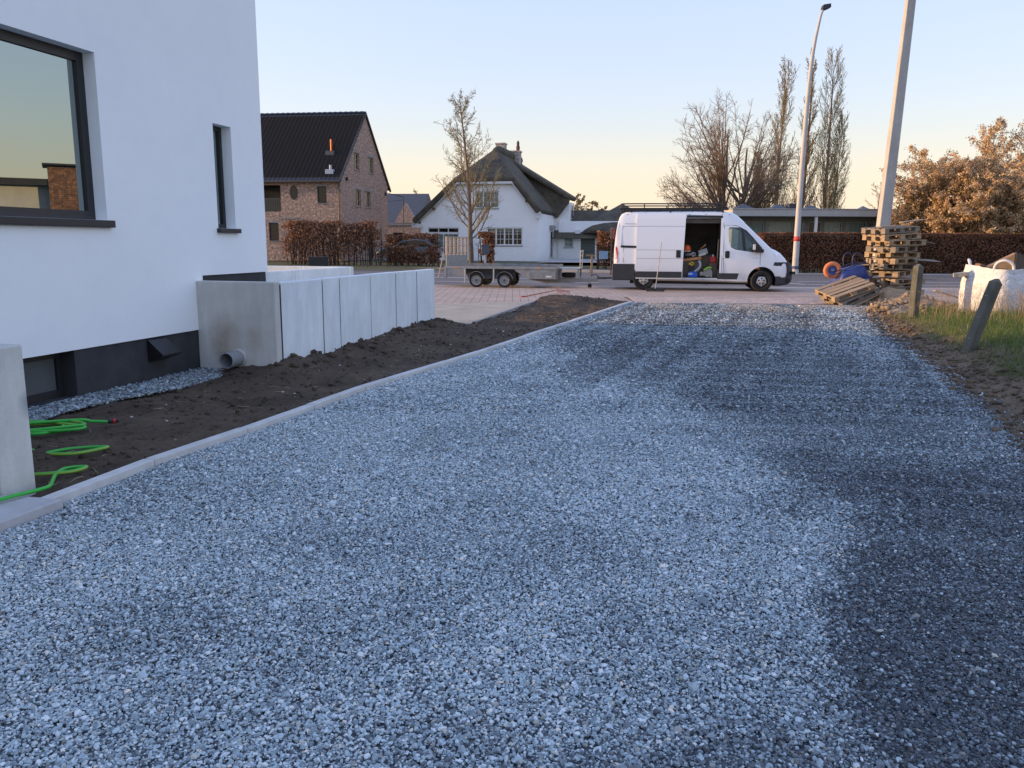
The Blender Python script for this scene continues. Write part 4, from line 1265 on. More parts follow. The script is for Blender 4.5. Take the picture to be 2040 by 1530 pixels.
seam([(242, 185), (243, 300), (370, 303)])
seam([(1212, 640), (1580, 640)], 'body_crease', .004, MATS['crease_grey'])
seam([(1488, 633), (1555, 633)], 'model_badge', .005, MATS['steel_rim'], .003)
on_side([(200, 516), (360, 520), (360, 541), (200, 538)], .02, 'slide_rail', VBLK, van)
on_side([(850, 214), (1200, 218), (1200, 242), (850, 240)], .012, 'upper_rail', VBLK, van)
on_side([(1168, 786), (1378, 786), (1362, 845), (1168, 845)], .012, 'side_trim', VTRIM, van)
on_side([(818, 842), (1160, 848), (1160, 862), (818, 858)], .012, 'door_sill', GALVL, van)
on_side([(1235, 575), (1245, 565), (1270, 565), (1280, 575), (1280, 628), (1270, 638), (1245, 638), (1235, 628)], .014, 'cab_door_handle', VBLK, van)
on_side(SIDEWIN, -.012, 'side_window', CGLASS, van, .006)
far = on_side(SIDEWIN, -.012, 'side_window', CGLASS, van, .006); far.data.transform(Matrix.Scale(-1, 4, (0, 1, 0)))
on_side([(1385, 340), (1412, 345), (1440, 572), (1412, 572)], -.008, 'window_divider', VBLK, van, .02)
b = MB(); pw = [(vx(1412), vz(296)), (vx(1655), vz(528))]
b.add([(pw[0][0], -.75, pw[0][1]), (pw[0][0], .75, pw[0][1]), (pw[1][0], .75, pw[1][1]), (pw[1][0], -.75, pw[1][1])], [(0, 1, 2, 3)]); b.build('windscreen', CGLASS, van)
# mirror
mr = MB(); T_ = TR(vx(1535), -1.10, vz(540))
mr.prism([(-.09, -.11), (-.10, .02), (-.07, .12), (-.02, .16), (.06, .12), (.10, .02), (.12, -.10), (.08, -.13)], -.11, .09, 'xz', T_)
mr.box(vx(1530), vx(1608), -1.03, -.93, vz(580), vz(545))
mo = mr.build('wing_mirror', VBLK, van, bevel=.02, recalc=True)
MB().box(vx(1494), vx(1520), -1.225, -1.20, vz(552), vz(500)).build('mirror_indicator', mat('lamp_clear', (.7, .72, .74), .2), mo, bevel=.01)
on_side([(1592, 535), (1614, 574), (1490, 576), (1500, 560), (1560, 520)], .004, 'mirror_base', VBLK, van)
LAMP = mat('headlamp_lens', (0.50, 0.55, 0.62), 0.08, 0.25, 14, coat=1.0)
on_side([(1690, 546), (1730, 556), (1775, 582), (1822, 630), (1850, 668), (1800, 668), (1745, 664), (1732, 640), (1712, 590)], .006, 'headlight', LAMP, van)
on_side([(1712, 578), (1745, 585), (1750, 612), (1728, 606)], .009, 'headlight_reflector', mat('lamp_mirror', (0.75, 0.8, 0.9), 0.15, .1, metal=.9), van)
TAIL = mat('tail_light_red', (0.55, 0.02, 0.015), 0.25, 0.1, coat=0.8)
on_side([(136, 512), (150, 522), (166, 548), (176, 590), (176, 660), (170, 694), (136, 694)], .010, 'tail_light', TAIL, van)
on_side([(136, 562), (154, 566), (159, 600), (156, 655), (136, 658)], .014, 'reverse_light', LAMP, van)
# roof rivets and rack
for xp in (258, 405, 560, 718, 876, 1035, 1192, 1265):
    z = vz(208); yv = -body_y(xp, z)
    MB().box(vx(xp) - .012, vx(xp) + .012, yv - .006, yv + .01, z - .014, z + .014).build('roof_clip', VTRIM, van)
rk = thing('roof_rack', 'black tubular roof rack on top of white van', 'rack', tuple(VLOC), VR)
zr, zu = vz(150), vz(101)
for sy in (-.80, .80):
    MB().box(vx(185), vx(1255), sy - .025, sy + .025, zr - .045, zr + .03).build('base_rail', VBLK, rk)
    MB().tube(catmull([(vx(192), sy, zr), (vx(200), sy, zu - .03), (vx(235), sy, zu), (vx(700), sy, zu), (vx(1110), sy, zu - .005), (vx(1190), sy, zu - .05), (vx(1250), sy, zr)], 4), .021, 8).build('upper_rail', VBLK, rk, smooth=True)
    for xp in (425, 660, 905, 1110): MB().tube([(vx(xp), sy, zr), (vx(xp), sy, zu)], .017, 6).build('post', VBLK, rk)
for xp in (200, 295, 440, 560, 685, 800, 905, 1020, 1160): MB().tube([(vx(xp), -.8, zr + .01), (vx(xp), .8, zr + .01)], .02, 6).build('cross_bar', VBLK, rk)
for xp in (295, 685, 1200):
    for sy in (-.80, .80): MB().box(vx(xp) - .03, vx(xp) + .03, sy - .03, sy + .03, vz(186), zr - .03).build('foot', VBLK, rk, bevel=.008)
MB().tube([(vx(200), -.8, zu - .02), (vx(200), .8, zu - .02)], .02, 6).build('end_bar', VBLK, rk)
MB().box(vx(1160), vx(1245), -.5, .5, zr + .012, zr + .06).build('front_plate', VBLK, rk)

def wheel(parent, x, y, z, r, w, rim_r, face, style='steel'):
    """tyre with rim, hub and holes; face -1 looks towards the street side of the drive"""
    T_ = TR(x, y, z, rx=RAD(90) if face < 0 else RAD(-90))
    ty = MB(); h = w / 2
    ty.lathe([(rim_r, -h * .9), (r * .9, -h), (r * .98, -h * .75), (r, -h * .4), (r, h * .4), (r * .98, h * .75), (r * .9, h), (rim_r * 1.08, h * .97), (rim_r, h * .8)], 36, T_, cap=False)
    wt = auto_smooth(ty.build('wheel', RUB, parent), 35)
    rm = MB()
    if style == 'van':
        rm.lathe([(rim_r, h * .75), (rim_r * .97, h * .25), (rim_r * .8, h * .2)], 32, T_, cap=False)
        auto_smooth(rm.build('rim_barrel', VBLK, wt))
        cap = MB(); cap.lathe([(rim_r * .70, h * .62), (rim_r * .68, h * .80), (rim_r * .60, h * .88), (rim_r * .2, h * .95), (0.0, h * .96)], 32, T_, cap=False)
        auto_smooth(cap.build('hub_cap', STEEL, wt))
        MB().lathe([(0, h * .19), (rim_r * .82, h * .19)], 24, T_, cap=False).build('rim_disc', VBLK, wt)
        ho = MB()
        for k_ in range(5):
            a = 2 * PI * k_ / 5 + .3
            ho.lathe([(rim_r * .13, h * .86), (rim_r * .13, h * .935), (0, h * .94)], 10, T_ @ TR(math.cos(a) * rim_r * .40, math.sin(a) * rim_r * .40, 0), cap=False)
        ho.build('hub_hole', VBLK, wt)['kind'] = 'stuff'
        lug = MB()
        for k_ in range(5):
            a = 2 * PI * (k_ + .5) / 5 + .3
            lug.lathe([(rim_r * .17, h * .6), (rim_r * .15, h * .8), (0, h * .82)], 8, T_ @ TR(math.cos(a) * rim_r * .64, math.sin(a) * rim_r * .64, 0), cap=False)
        lug.build('hub_lobe', STEEL, wt)['kind'] = 'stuff'
    else:
        rm.lathe([(rim_r * 1.03, h * .95), (rim_r, h * .85), (rim_r * .86, h * .6), (rim_r * .78, h * .35), (rim_r * .55, h * .55), (rim_r * .34, h * .7), (rim_r * .3, h * .6), (0, h * .6)], 32, T_, cap=False)
        auto_smooth(rm.build('rim', mat('dusty_rim', (0.30, 0.30, 0.29), .6, .2, 8), wt))
        MB().lathe([(rim_r * .24, h * .5), (rim_r * .24, h * .95), (rim_r * .18, h * 1.05), (0, h * 1.06)], 16, T_, cap=False).build('hub', mat('hub_dark', (.08, .08, .08), .6), wt)
        ho = MB()
        for k_ in range(5):
            a = 2 * PI * k_ / 5
            ho.lathe([(rim_r * .07, h * .5), (rim_r * .07, h * .68), (0, h * .69)], 8, T_ @ TR(math.cos(a) * rim_r * .45, math.sin(a) * rim_r * .45, 0), cap=False)
        ho.build('wheel_nut', VBLK, wt)['kind'] = 'stuff'
    return wt
for X_ in (FWX, RWX):
    wheel(van, X_, -.93, FWZ, .342, .22, .215, -1, 'van')
    wheel(van, X_, .93, FWZ, .342, .22, .215, 1, 'van')
MB().box(vx(300), vx(1700), -.5, .5, .20, .285).build('chassis', VBLK, van)
MB().tube([(vx(1005), -.75, .26), (vx(1085), -.75, .25)], .05, 10).build('exhaust', VBLK, van)
# cab: seat, steering wheel, dashboard
CABG = mat('cab_grey', (0.05, 0.052, 0.055), .8)
MB().box(vx(1245), vx(1310), -.75, .75, .75, 1.30).build('seat_back', CABG, van, bevel=.05)
MB().box(vx(1245), vx(1400), -.75, .75, .62, .80).build('seat', CABG, van, bevel=.05)
MB().box(vx(1545), vx(1635), -.9, .9, .85, 1.22).build('dashboard', CABG, van, bevel=.05)
b = MB(); b.tube([TR(vx(1490), .45, 1.22, ry=RAD(-60)) @ Vector((.19 * math.cos(t), .19 * math.sin(t), 0)) for t in np.linspace(0, 2 * PI, 20, endpoint=False)], .014, 6, closed=True); b.build('steering_wheel', VBLK, van)

# ------------------------------------------------------------------ things lying in the van
def vloc(xp, y, z): return tuple(Matrix.Translation(VLOC) @ Matrix.Rotation(VR, 4, 'Z') @ Vector((vx(xp), y, z)))
GV = 'tools heaped in the open van'
PLANK = wood_mat('ply_dark', (0.09, 0.065, 0.045), (0.16, 0.12, 0.085))
bx_ = thing('tool_crate', 'brown plywood crate at the back of the open van', 'crate', vloc(1010, -.15, .42), VR, GV)
MB().box(-.45, .45, -.25, .25, 0, .72).build('box', PLANK, bx_, bevel=.01)
MB().box(-.47, .47, -.27, .27, .72, .75).build('lid', PLANK, bx_)
MB().box(-.46, .46, -.262, -.251, .30, .36).build('batten', PLANK, bx_)
o = thing('timber_beam', 'orange timber beam laid across the open van', 'beam', vloc(900, -.62, 1.02), VR + RAD(4), GV)
T_ = TR(ry=RAD(-7)); MB(T_).box(-.28, .36, -.05, .05, -.04, .045).build('plank', wood_mat('orange_timber', (0.42, 0.19, 0.06), (0.62, 0.30, 0.10)), o, bevel=.006)
MB(T_).box(.361, .375, -.045, .045, -.03, .035).build('end_cap', wood_mat('orange_end', (0.55, 0.30, 0.12), (0.7, 0.4, 0.16)), o)
MB().box(-.35, .3, -.05, .05, -.6, -.045).build('support', PLANK, o)
o = thing('safety_helmet', 'orange safety helmet at top of the tool heap', 'helmet', vloc(868, -.5, 1.33), VR, GV)
ORG = mat('orange_plastic', (0.75, 0.13, 0.02), .4, .1)
MB().lathe([(.13, 0), (.135, .03), (.125, .09), (.09, .145), (.04, .17), (0, .175)], 20).build('shell', ORG, o, smooth=True)
MB().lathe([(.12, -.01), (.165, -.012), (.165, 0), (.13, .01)], 20, cap=False).build('brim', ORG, o, smooth=True)
MB().box(-.09, .11, -.14, -.09, -.06, -.012).build('visor', mat('cream_pad', (.6, .5, .36), .8), o, bevel=.01)
MB().box(-.12, .12, -.08, .1, -.28, -.015).build('headband', VBLK, o, bevel=.03)
o = thing('drill', 'grey power drill lying under the orange helmet', 'tool', vloc(890, -.62, 1.16), VR, GV)
GREYT = mat('tool_grey', (.22, .24, .24), .5)
MB().tube([(-.12, 0, 0), (.08, 0, .03), (.16, 0, .045)], [.04, .045, .02], 10).build('housing', GREYT, o, smooth=True)
MB().tube([(-.06, 0, -.02), (-.09, 0, -.16)], [.028, .024], 8).build('grip', VBLK, o)
b = MB(); b.tube([(.14 + .06 * math.cos(t), 0, .03 + .06 * math.sin(t)) for t in np.linspace(0, 2 * PI, 14, endpoint=False)], .016, 6, closed=True); b.build('side_handle', mat('tool_light', (.45, .47, .47), .5), o)
o = thing('hand_saw', 'grey saw box with an orange wooden handle', 'saw', vloc(1035, -.45, 1.26), VR, GV)
MB(TR(ry=RAD(-18))).box(-.16, .14, -.06, .06, -.09, .10).build('blade_guard', mat('saw_steel', (.32, .33, .34), .45, .15, metal=.4), o, bevel=.01)
MB(TR(ry=RAD(-18))).box(-.18, .06, -.07, -.061, -.10, -.03).build('label_plate', mat('label_white', (.6, .6, .58), .6), o)
MB().tube([(-.11, -.02, .10), (.02, -.02, .20), (.06, -.02, .26)], [.02, .022, .03], 8).build('handle', MATS['orange_timber'], o, smooth=True)
o = thing('tape_roll', 'yellow roll of tape below the orange beam', 'tape', vloc(920, -.68, .88), VR, GV)
MB().lathe([(.032, -.03), (.062, -.03), (.062, .03), (.032, .03), (.032, -.03)], 20, TR(rx=RAD(90)), cap=False).build('roll', mat('yellow_tape', (.72, .52, .03), .5), o)
MB().tube([(-.10, 0, .0), (-.06, 0, -.01)], .03, 8).build('loose_end', MATS['yellow_tape'], o)
MB().box(-.10, .10, -.03, .05, -.2, -.065).build('tray', VBLK, o)
o = thing('work_glove_bag', 'blue and white bag on the van floor by the sill', 'bag', vloc(930, -.72, .43), VR, GV)
b = MB(); b.prism([(-.15, 0), (.14, 0), (.17, .10), (.10, .19), (-.02, .20), (-.14, .17), (-.18, .08)], -.1, .08, 'xz'); b.build('bag', mat('blue_fabric', (.02, .12, .62), .6, .25, 9), o, bevel=.03, bseg=3, recalc=True)
MB().box(-.14, .0, -.108, -.1, .09, .15).build('print', mat('label_pale', (.55, .6, .7), .6), o)
o = thing('curved_guard', 'curved pale grey plastic guard leaning above the blue bag', 'guard', vloc(985, -.66, .55), VR, GV)
b = MB(); cp = catmull([(-.12, 0, .06), (-.02, 0, .12), (.06, 0, .22), (.07, 0, .33), (.02, 0, .43)], 5); 
for off in (0,): b.tube(cp, [.05] * len(cp), 8)
b.build('guard', mat('pale_guard', (.5, .52, .55), .5), o, smooth=True)
MB().tube([(p.x + .03, -.045, p.z) for p in cp], .008, 5).build('edge_stripe', VBLK, o)
o = thing('disc_cutter', 'green and grey disc cutter at the front edge of the van floor', 'tool', vloc(1070, -.72, .46), VR, GV)
MB().lathe([(0, -.012), (.14, -.012), (.15, 0), (.14, .012), (0, .012)], 24, TR(.04, -.06, .13, rx=RAD(90))).build('blade', mat('disc_grey', (.32, .31, .28), .5), o)
b = MB(); b.tube(catmull([(-.10, -.09, .20), (-.02, -.09, .27), (.08, -.09, .31), (.14, -.09, .28)], 4), .03, 8); b.build('guard', mat('lime_green', (.28, .62, .05), .45), o, smooth=True)
MB().box(-.22, .02, -.06, .08, .02, .16).build('engine', mat('tool_beige', (.36, .35, .30), .6), o, bevel=.03)
MB().tube([(.10, -.05, .02), (.16, -.05, -.02), (.17, -.05, .10)], .02, 6).build('foot', MATS['cream_pad'], o)
o = thing('fuel_can', 'red fuel can beside the right edge of the door opening', 'can', vloc(1130, -.6, .92), VR, GV)
RED = mat('red_can', (.45, .02, .02), .4)
MB().box(-.10, .10, -.08, .08, 0, .20).build('can', RED, o, bevel=.03, bseg=3)
MB().lathe([(.03, .2), (.03, .25), (.022, .26)], 12).build('cap', mat('label_white', (.6, .6, .58)), o)
MB().box(-.12, .12, -.1, .2, -.5, -.001).build('pedestal', PLANK, o)
o = thing('spade', 'wooden spade shaft standing at right of the door opening', 'spade', vloc(1172, -.55, .43), VR, GV)
MB().tube([(0, 0, .1), (.02, 0, 1.25)], .02, 8).build('shaft', wood_mat('pale_shaft', (.36, .25, .15), (.5, .36, .22)), o)
MB().box(-.09, .09, -.01, .01, 0, .25).build('blade', GREYT, o, bevel=.006)

# ------------------------------------------------------------------ trailer
tr = thing('flatbed_trailer', 'galvanised tandem axle flatbed trailer with upright ramp, hitched to van', 'trailer', (-2.40, 28.40, -0.014), RAD(-10))
# local: x forward, near side y = 0, far side y = +1.75
TW = 1.75
MB().box(0, 3.98, 0, .05, .64, .73).build('side_rail', GALV, tr, bevel=.006)
MB().box(0, 3.98, TW - .05, TW, .64, .79).build('side_rail', GALV, tr)
MB().box(.05, 3.95, .051, TW - .051, .66, .70).build('deck', mat('deck_grey', (.07, .072, .075), .7, .25, 3), tr)
for xx in (.0, 3.93): MB().box(xx, xx + .05, .051, TW - .051, .60, .73).build('cross_member', GALV, tr)
MB().box(0.0, .08, .0, .08, .31, .639).build('rear_post', GALV, tr); MB().box(0.0, .08, TW - .08, TW, .31, .639).build('rear_post', GALV, tr)
b = MB(); b.prism([(.081, .639), (.73, .639), (.73, .40), (.30, .36), (.20, .33), (.081, .33)], .02, .03, 'xz'); b.build('rear_skirt', GALV, tr, recalc=True)
for xx in (.73, 1.75): MB().box(xx, xx + .045, -.02, .03, .15, .64).build('support_leg', GALVL, tr, bevel=.004)
b = MB(); b.prism([(2.48, .639), (3.95, .639), (3.95, .33), (3.0, .31), (2.94, .36), (2.55, .56)], .025, .035, 'xz'); b.build('side_skirt', GALV, tr, recalc=True)
MB().box(2.98, 3.94, -.03, .3, .31, .56).build('toolbox', mat('toolbox_steel', (.25, .26, .26), .5, .15, 5, metal=.3), tr, bevel=.01)
MB().box(3.6, 3.8, -.034, -.03, .37, .43).build('maker_plate', mat('label_white', (.6, .6, .58)), tr)
for xx in (.42, 3.31): MB().box(xx, xx + .09, -.012, .0, .665, .705).build('side_reflector', mat('amber_lens', (.75, .28, .02), .3), tr, bevel=.004)
def arch(x, y0, y1, r):
    b = MB(); n_ = 12; vs_ = []
    for i in range(n_ + 1):
        a = PI * (0.05 + 0.9 * i / n_)
        c, s_ = math.cos(a), math.sin(a)
        vs_ += [(x + c * r, y0, .25 + s_ * r), (x + c * r, y1, .25 + s_ * r), (x + c * (r + .012), y0, .25 + s_ * (r + .012)), (x + c * (r + .012), y1, .25 + s_ * (r + .012))]
    f = []
    for i in range(n_):
        p, q = 4 * i, 4 * i + 4
        f += [(p, q, q + 1, p + 1), (p + 2, p + 3, q + 3, q + 2), (p, p + 2, q + 2, q), (p + 1, q + 1, q + 3, p + 3)]
    return b.add(vs_, f).build('mudguard', GALV, tr, recalc=True)
for x_ in (1.14, 2.14):
    wheel(tr, x_, .09, .25, .25, .16, .165, -1, 'tr'); wheel(tr, x_, TW - .09, .25, .25, .16, .165, 1, 'tr')
    arch(x_, 0, .2, .29); arch(x_, TW - .2, TW, .29)
    MB().tube([(x_, .15, .25), (x_, TW - .15, .25)], .035, 8).build('axle', VBLK, tr)
MB().box(.78, 2.5, .22, .26, .36, .639).build('chassis_beam', mat('chassis_dark', (.06, .06, .06), .8), tr); MB().box(.1, 3.9, TW - .3, TW - .24, .40, .65).build('chassis_beam', MATS['chassis_dark'], tr)
MB().box(1.3, 2.0, .1, .14, .30, .42).build('suspension', MATS['chassis_dark'], tr)
b = MB(); b.prism([(2.9, .26), (3.5, .14), (4.6, .18), (5.30, .21), (5.30, .33), (3.9, .33), (3.0, .33)], TW / 2 - .06, TW / 2 + .06, 'xz'); b.build('drawbar', GALV, tr, bevel=.008, recalc=True)
MB().box(3.99, 4.72, .35, TW - .35, .655, .69).build('front_platform', GALVL, tr)
for yy in (.4, TW - .44): MB().box(4.64, 4.70, yy, yy + .05, .33, .654).build('front_post', GALV, tr)
MB().box(3.9, 3.97, .1, TW - .1, .30, .63).build('headboard', GALV, tr)
MB().lathe([(.10, -.07), (.20, -.085), (.245, -.06), (.25, 0), (.245, .06), (.20, .085), (.10, .07)], 28, TR(4.29, TW / 2, .43)).build('spare_wheel', RUB, tr, smooth=True)
for yy in (.45, TW - .45): MB().tube([(4.72, yy, .66), (4.74, yy, 1.3)], .014, 6).build('ladder_rail', GALVL, tr)
for zz in (.8, .95, 1.1, 1.25): MB().tube([(4.73, .45, zz), (4.73, TW - .45, zz)], .010, 6).build('ladder_rung', GALVL, tr)
MB().tube([(5.05, .72, .0), (5.05, .72, .62)], .025, 8).build('jockey_tube', GALVL, tr)
MB().lathe([(.02, -.025), (.07, -.03), (.075, 0), (.07, .03), (.02, .025)], 18, TR(5.05, .72, .078, rx=RAD(90))).build('jockey_wheel', RUB, tr)
MB().tube(catmull([(5.0, TW / 2, .33), (5.12, TW / 2 - .05, .44), (5.25, TW / 2 - .05, .46), (5.40, TW / 2, .36), (5.62, TW / 2, .36)], 4), .012, 6).build('brake_cable', VBLK, tr)
MB().box(5.28, 5.60, TW / 2 - .05, TW / 2 + .05, .30, .38).build('coupling', mat('hub_dark', (.08, .08, .08), .6), tr, bevel=.015)
MB().tube([(5.55, TW / 2, .34), (5.95, TW / 2, .36)], .03, 8).build('tow_ball', VBLK, tr)
rp = MB(); rp.box(.01, .05, .10, TW - .10, .73, 1.10)
ramp_o = rp.build('ramp', mat('ramp_plate', (.30, .31, .31), .5, .15, 6, metal=.4), tr)
SLAT = wood_mat('weathered_slat', (.36, .28, .21), (.52, .42, .33))
for i in range(6):
    y0 = .10 + i * (TW - .20 - .12) / 5
    MB().box(0.0, .045, y0, y0 + .12, 1.101, 1.74).build('ramp_slat', SLAT, ramp_o)
for zz in (1.15, 1.42, 1.69): MB().box(.046, .07, .10, TW - .10, zz, zz + .04).build('ramp_bar', MATS['weathered_slat'], ramp_o)
ramp_o.rotation_euler = (0, 0, RAD(-15))
for zz in (1.24, 1.33, 1.52, 1.60): MB().box(.050, .062, .40, TW - .40, zz, zz + .02).build('ramp_bar', GALVL, ramp_o)
MB().tube([(-.22, .05, .32), (-.02, .05, 1.2)], .018, 6).build('ramp_strut', SLAT, tr); MB().tube([(-.20, TW - .05, .32), (-.02, TW - .05, 1.2)], .018, 6).build('ramp_strut', SLAT, tr)
MB().box(-.03, .0, .12, TW - .12, .35, .42).build('rear_light_bar', VBLK, tr)

# ------------------------------------------------------------------ broom and rake
o = thing('push_broom', 'push broom leaning upright against the white van side', 'broom', (4.62, 26.1, -.012), RAD(-9))
MB().tube([(0.0, .0, .08), (.10, .42, 1.02), (.155, .68, 1.58)], [.017, .015, .014], 8).build('handle', mat('pale_handle', (.42, .38, .36), .5, .25, 5), o, smooth=True)
MB().box(-.30, .30, -.04, .04, .05, .10).build('head', VBLK, o, bevel=.01)
b = MB()
for i in range(58):
    x_ = -.29 + i * .01
    b.tube([(x_, random.uniform(-.03, .03), .055), (x_ + random.uniform(-.01, .01), random.uniform(-.045, .045), .003)], .005, 3, caps=False)
b.build('bristles', VBLK, o)['kind'] = 'stuff'
o = thing('garden_rake', 'red garden rake lying on the pink pavers beside soil', 'rake', (1.30, 23.85, -.012), 0)
RK = mat('rake_red', (.38, .05, .03), .5, .2)
hd = Vector((0.0, 0, .10))
MB().tube([(-.05, 0.02, .15), (-.45, -.32, .09), (-.92, -.72, .02)], [.014, .016, .016], 8).build('handle', wood_mat('rake_shaft', (.30, .10, .06), (.42, .18, .11)), o)
MB().tube([(-.92, -.72, .02), (-1.06, -.84, .018)], .019, 8).build('grip', mat('grip_red', (.55, .06, .03), .5), o)
MB().box(.0, .40, -.012, .012, .125, .15).build('head', RK, o, bevel=.003)
for i in range(12):
    x_ = .015 + i * .034
    MB().tube([(x_, 0, .128), (x_, -.015, .06), (x_, -.035, .004)], [.006, .005, .003], 5).build('tine', RK, o)
MB().tube([(-.06, .02, .152), (.10, 0, .19), (.22, 0, .145)], .007, 5).build('brace', RK, o); MB().tube([(-.06, .02, .152), (.02, 0, .21)], .007, 5).build('brace', RK, o)
# ------------------------------------------------------------------ vegetation helpers
def tubes_np(groups, sides):
    """groups: list of (pts (k,3), rad (k,)) -> V, F quads"""
    Vs, Fs, base = [], [], 0
    byk = {}
    for p, r in groups: byk.setdefault(len(r), []).append((p, r))
    for k_, L_ in byk.items():
        P = np.array([p for p, r in L_]); R_ = np.array([r for p, r in L_]); m = len(L_)
        D = P[:, -1] - P[:, 0]; D /= np.linalg.norm(D, axis=1, keepdims=True) + 1e-9
        ref = np.where(np.abs(D[:, 2:3]) < .9, np.array([[0, 0, 1.]]), np.array([[1., 0, 0]]))
        A = np.cross(D, ref); A /= np.linalg.norm(A, axis=1, keepdims=True); B = np.cross(D, A)
        th = 2 * PI * np.arange(sides) / sides
        ring = A[:, None, None, :] * np.cos(th)[None, None, :, None] + B[:, None, None, :] * np.sin(th)[None, None, :, None]
        V = P[:, :, None, :] + ring * R_[:, :, None, None]
        idx = base + np.arange(m * k_ * sides).reshape(m, k_, sides)
        a = idx[:, :-1, :]; b = idx[:, 1:, :]
        F = np.stack([a, np.roll(a, -1, 2), np.roll(b, -1, 2), b], -1).reshape(-1, 4)
        Vs.append(V.reshape(-1, 3)); Fs.append(F); base += m * k_ * sides
    return np.concatenate(Vs), np.concatenate(Fs)
def unit(v): return v / (np.linalg.norm(v) + 1e-9)
def grow(p, d, L, r, lv, P, out, rg):
    k_ = P['k'][lv]; pts = [np.array(p, float)]; dd = unit(np.array(d, float)); ds = [dd]
    for i in range(k_):
        dd = unit(dd + rg.normal(0, P['wob'][lv], 3) + np.array([0, 0, P['up'][lv]]))
        pts.append(pts[-1] + dd * L / k_); ds.append(dd)
    rad = r * (1 - np.linspace(0, 1, k_ + 1) * (1 - P['tip'][lv]))
    rad = np.maximum(rad, P['rmin'])
    out[lv].append((np.array(pts), rad))
    if lv + 1 >= len(P['n']) + 1 or lv >= len(P['n']): return
    n = P['n'][lv]
    for j in range(n):
        t = P['t0'][lv] + (1 - P['t0'][lv]) * (j + rg.random()) / n
        x = t * k_; i = min(int(x), k_ - 1); f = x - i
        q = pts[i] * (1 - f) + pts[i + 1] * f
        dc = ds[i]
        ax = rg.normal(0, 1, 3); side = unit(ax - dc * ax.dot(dc))
        if P.get('flat', 0): side = unit(side * np.array([1, 1, 1 - P['flat']]))
        an = RAD(P['ang'][lv] * rg.uniform(.7, 1.3))
        nd = dc * math.cos(an) + side * math.sin(an)
        Lc = L * P['ratio'][lv] * rg.uniform(.7, 1.2) * P['shape'](t, lv)
        grow(q, nd, Lc, max(rad[i] * P['rr'][lv], P['rmin']), lv + 1, P, out, rg)
BARK = mat('bark', (0.16, 0.12, 0.085), 0.9, 0.35, 3, 0.4, 20, 0.02, space='World')
BARK_D = mat('bark_dark', (0.20, 0.14, 0.10), 0.9, 0.3, 3, space='World')
BARK_G = mat('bark_olive', (0.28, 0.235, 0.13), 0.9, 0.3, 2, space='World')
def leaves_np(P, size, rg, up=0.0, asp=0.6):
    n = len(P)
    a = rg.normal(0, 1, (n, 3)); a /= np.linalg.norm(a, axis=1, keepdims=True)
    b = rg.normal(0, 1, (n, 3)); b = np.cross(a, b); b /= np.linalg.norm(b, axis=1, keepdims=True)
    c = np.cross(a, b) * 0.25
    s = np.asarray(size)[:, None]
    V = np.stack([P - a * s, P + b * s * asp + c * s, P + a * s, P - b * s * asp + c * s], 1)
    F = (np.arange(n) * 4)[:, None] + np.array([[0, 1, 2, 3]])
    return V.reshape(-1, 3), F
def leaf_obj(name, P, size, m, rg, parent=None, tint_=None, asp=.6):
    V, F = leaves_np(P, size, rg, asp=asp)
    if tint_ is None: tint_ = rg.random(len(P))
    return np_mesh(name, V, F, m, parent, attrs={'tint': ('POINT', 'FLOAT', np.repeat(tint_, 4))})
def tree(name, label, loc, H, stems, P, seed, bark, twig_mat, group=None, buds=None):
    """stems: list of (offset, direction, length share, radius)"""
    rg = np.random.default_rng(seed)
    out = [[] for _ in range(len(P['n']) + 1)]
    for (off, d, ls, r) in stems: grow(np.array([off[0], off[1], -0.2]), d, H * ls, r, 0, P, out, rg)
    t = thing(name, label, 'tree', loc, 0, group)
    V, F = tubes_np(out[0], 8); np_mesh('trunk', V, F, bark, t, True)
    if len(out) > 1 and out[1]:
        V, F = tubes_np(out[1], 5); np_mesh('limbs', V, F, bark, t, True)
    tw = [g for l in out[2:] for g in l]
    if tw:
        V, F = tubes_np(tw, 3); o = np_mesh('crown', V, F, twig_mat, t); o['kind'] = 'stuff'
    if buds:
        n, sz_, bm_ = buds
        ends = np.array([g[0][rg.integers(1, len(g[0]))] for g in tw])
        P_ = ends[rg.integers(0, len(ends), n)] + rg.normal(0, .05, (n, 3))
        o = leaf_obj('buds', P_, sz_ * rg.uniform(.5, 1.3, n), bm_, rg, t); o['kind'] = 'stuff'
    return t, out

# ------------------------------------------------------------------ brick house
BRICK = brick_mat('mixed_brick', ((0.46, 0.31, 0.24), (0.34, 0.235, 0.195)), (0.42, 0.36, 0.31))
LINT = mat('grey_stone', (0.26, 0.255, 0.25), .85, .12, 4)
DFRAME = mat('dark_frame', (0.018, 0.018, 0.02), .5)
DGL = glass_mat('house_glass', (0.012, 0.013, 0.015), 0, (1, 1, 1), 1.42)
bh = thing('brick_house', 'brick house with steep black tiled roof beyond the road', 'house', (-11.5, 55, 0.25), RAD(-8.7))
FF = frame((0, 0, 0), (1, 0, 0), (0, -1, 0)); FG = frame((0, 0, 0), (0, 1, 0), (1, 0, 0))
LOG = (-6.4, -4.25, 3.3, 5.05); W1 = (-1.65, -1.0, 3.85, 4.95); W2 = (-5.2, -4.5, 1.35, 2.55)
wall_panel(FF, -18, 0, 0, 5.5, [LOG, W1, W2, (-13.5, -11.5, 1.0, 2.5)], .3).build('wall', BRICK, bh, recalc=True)
DEP = 10.6
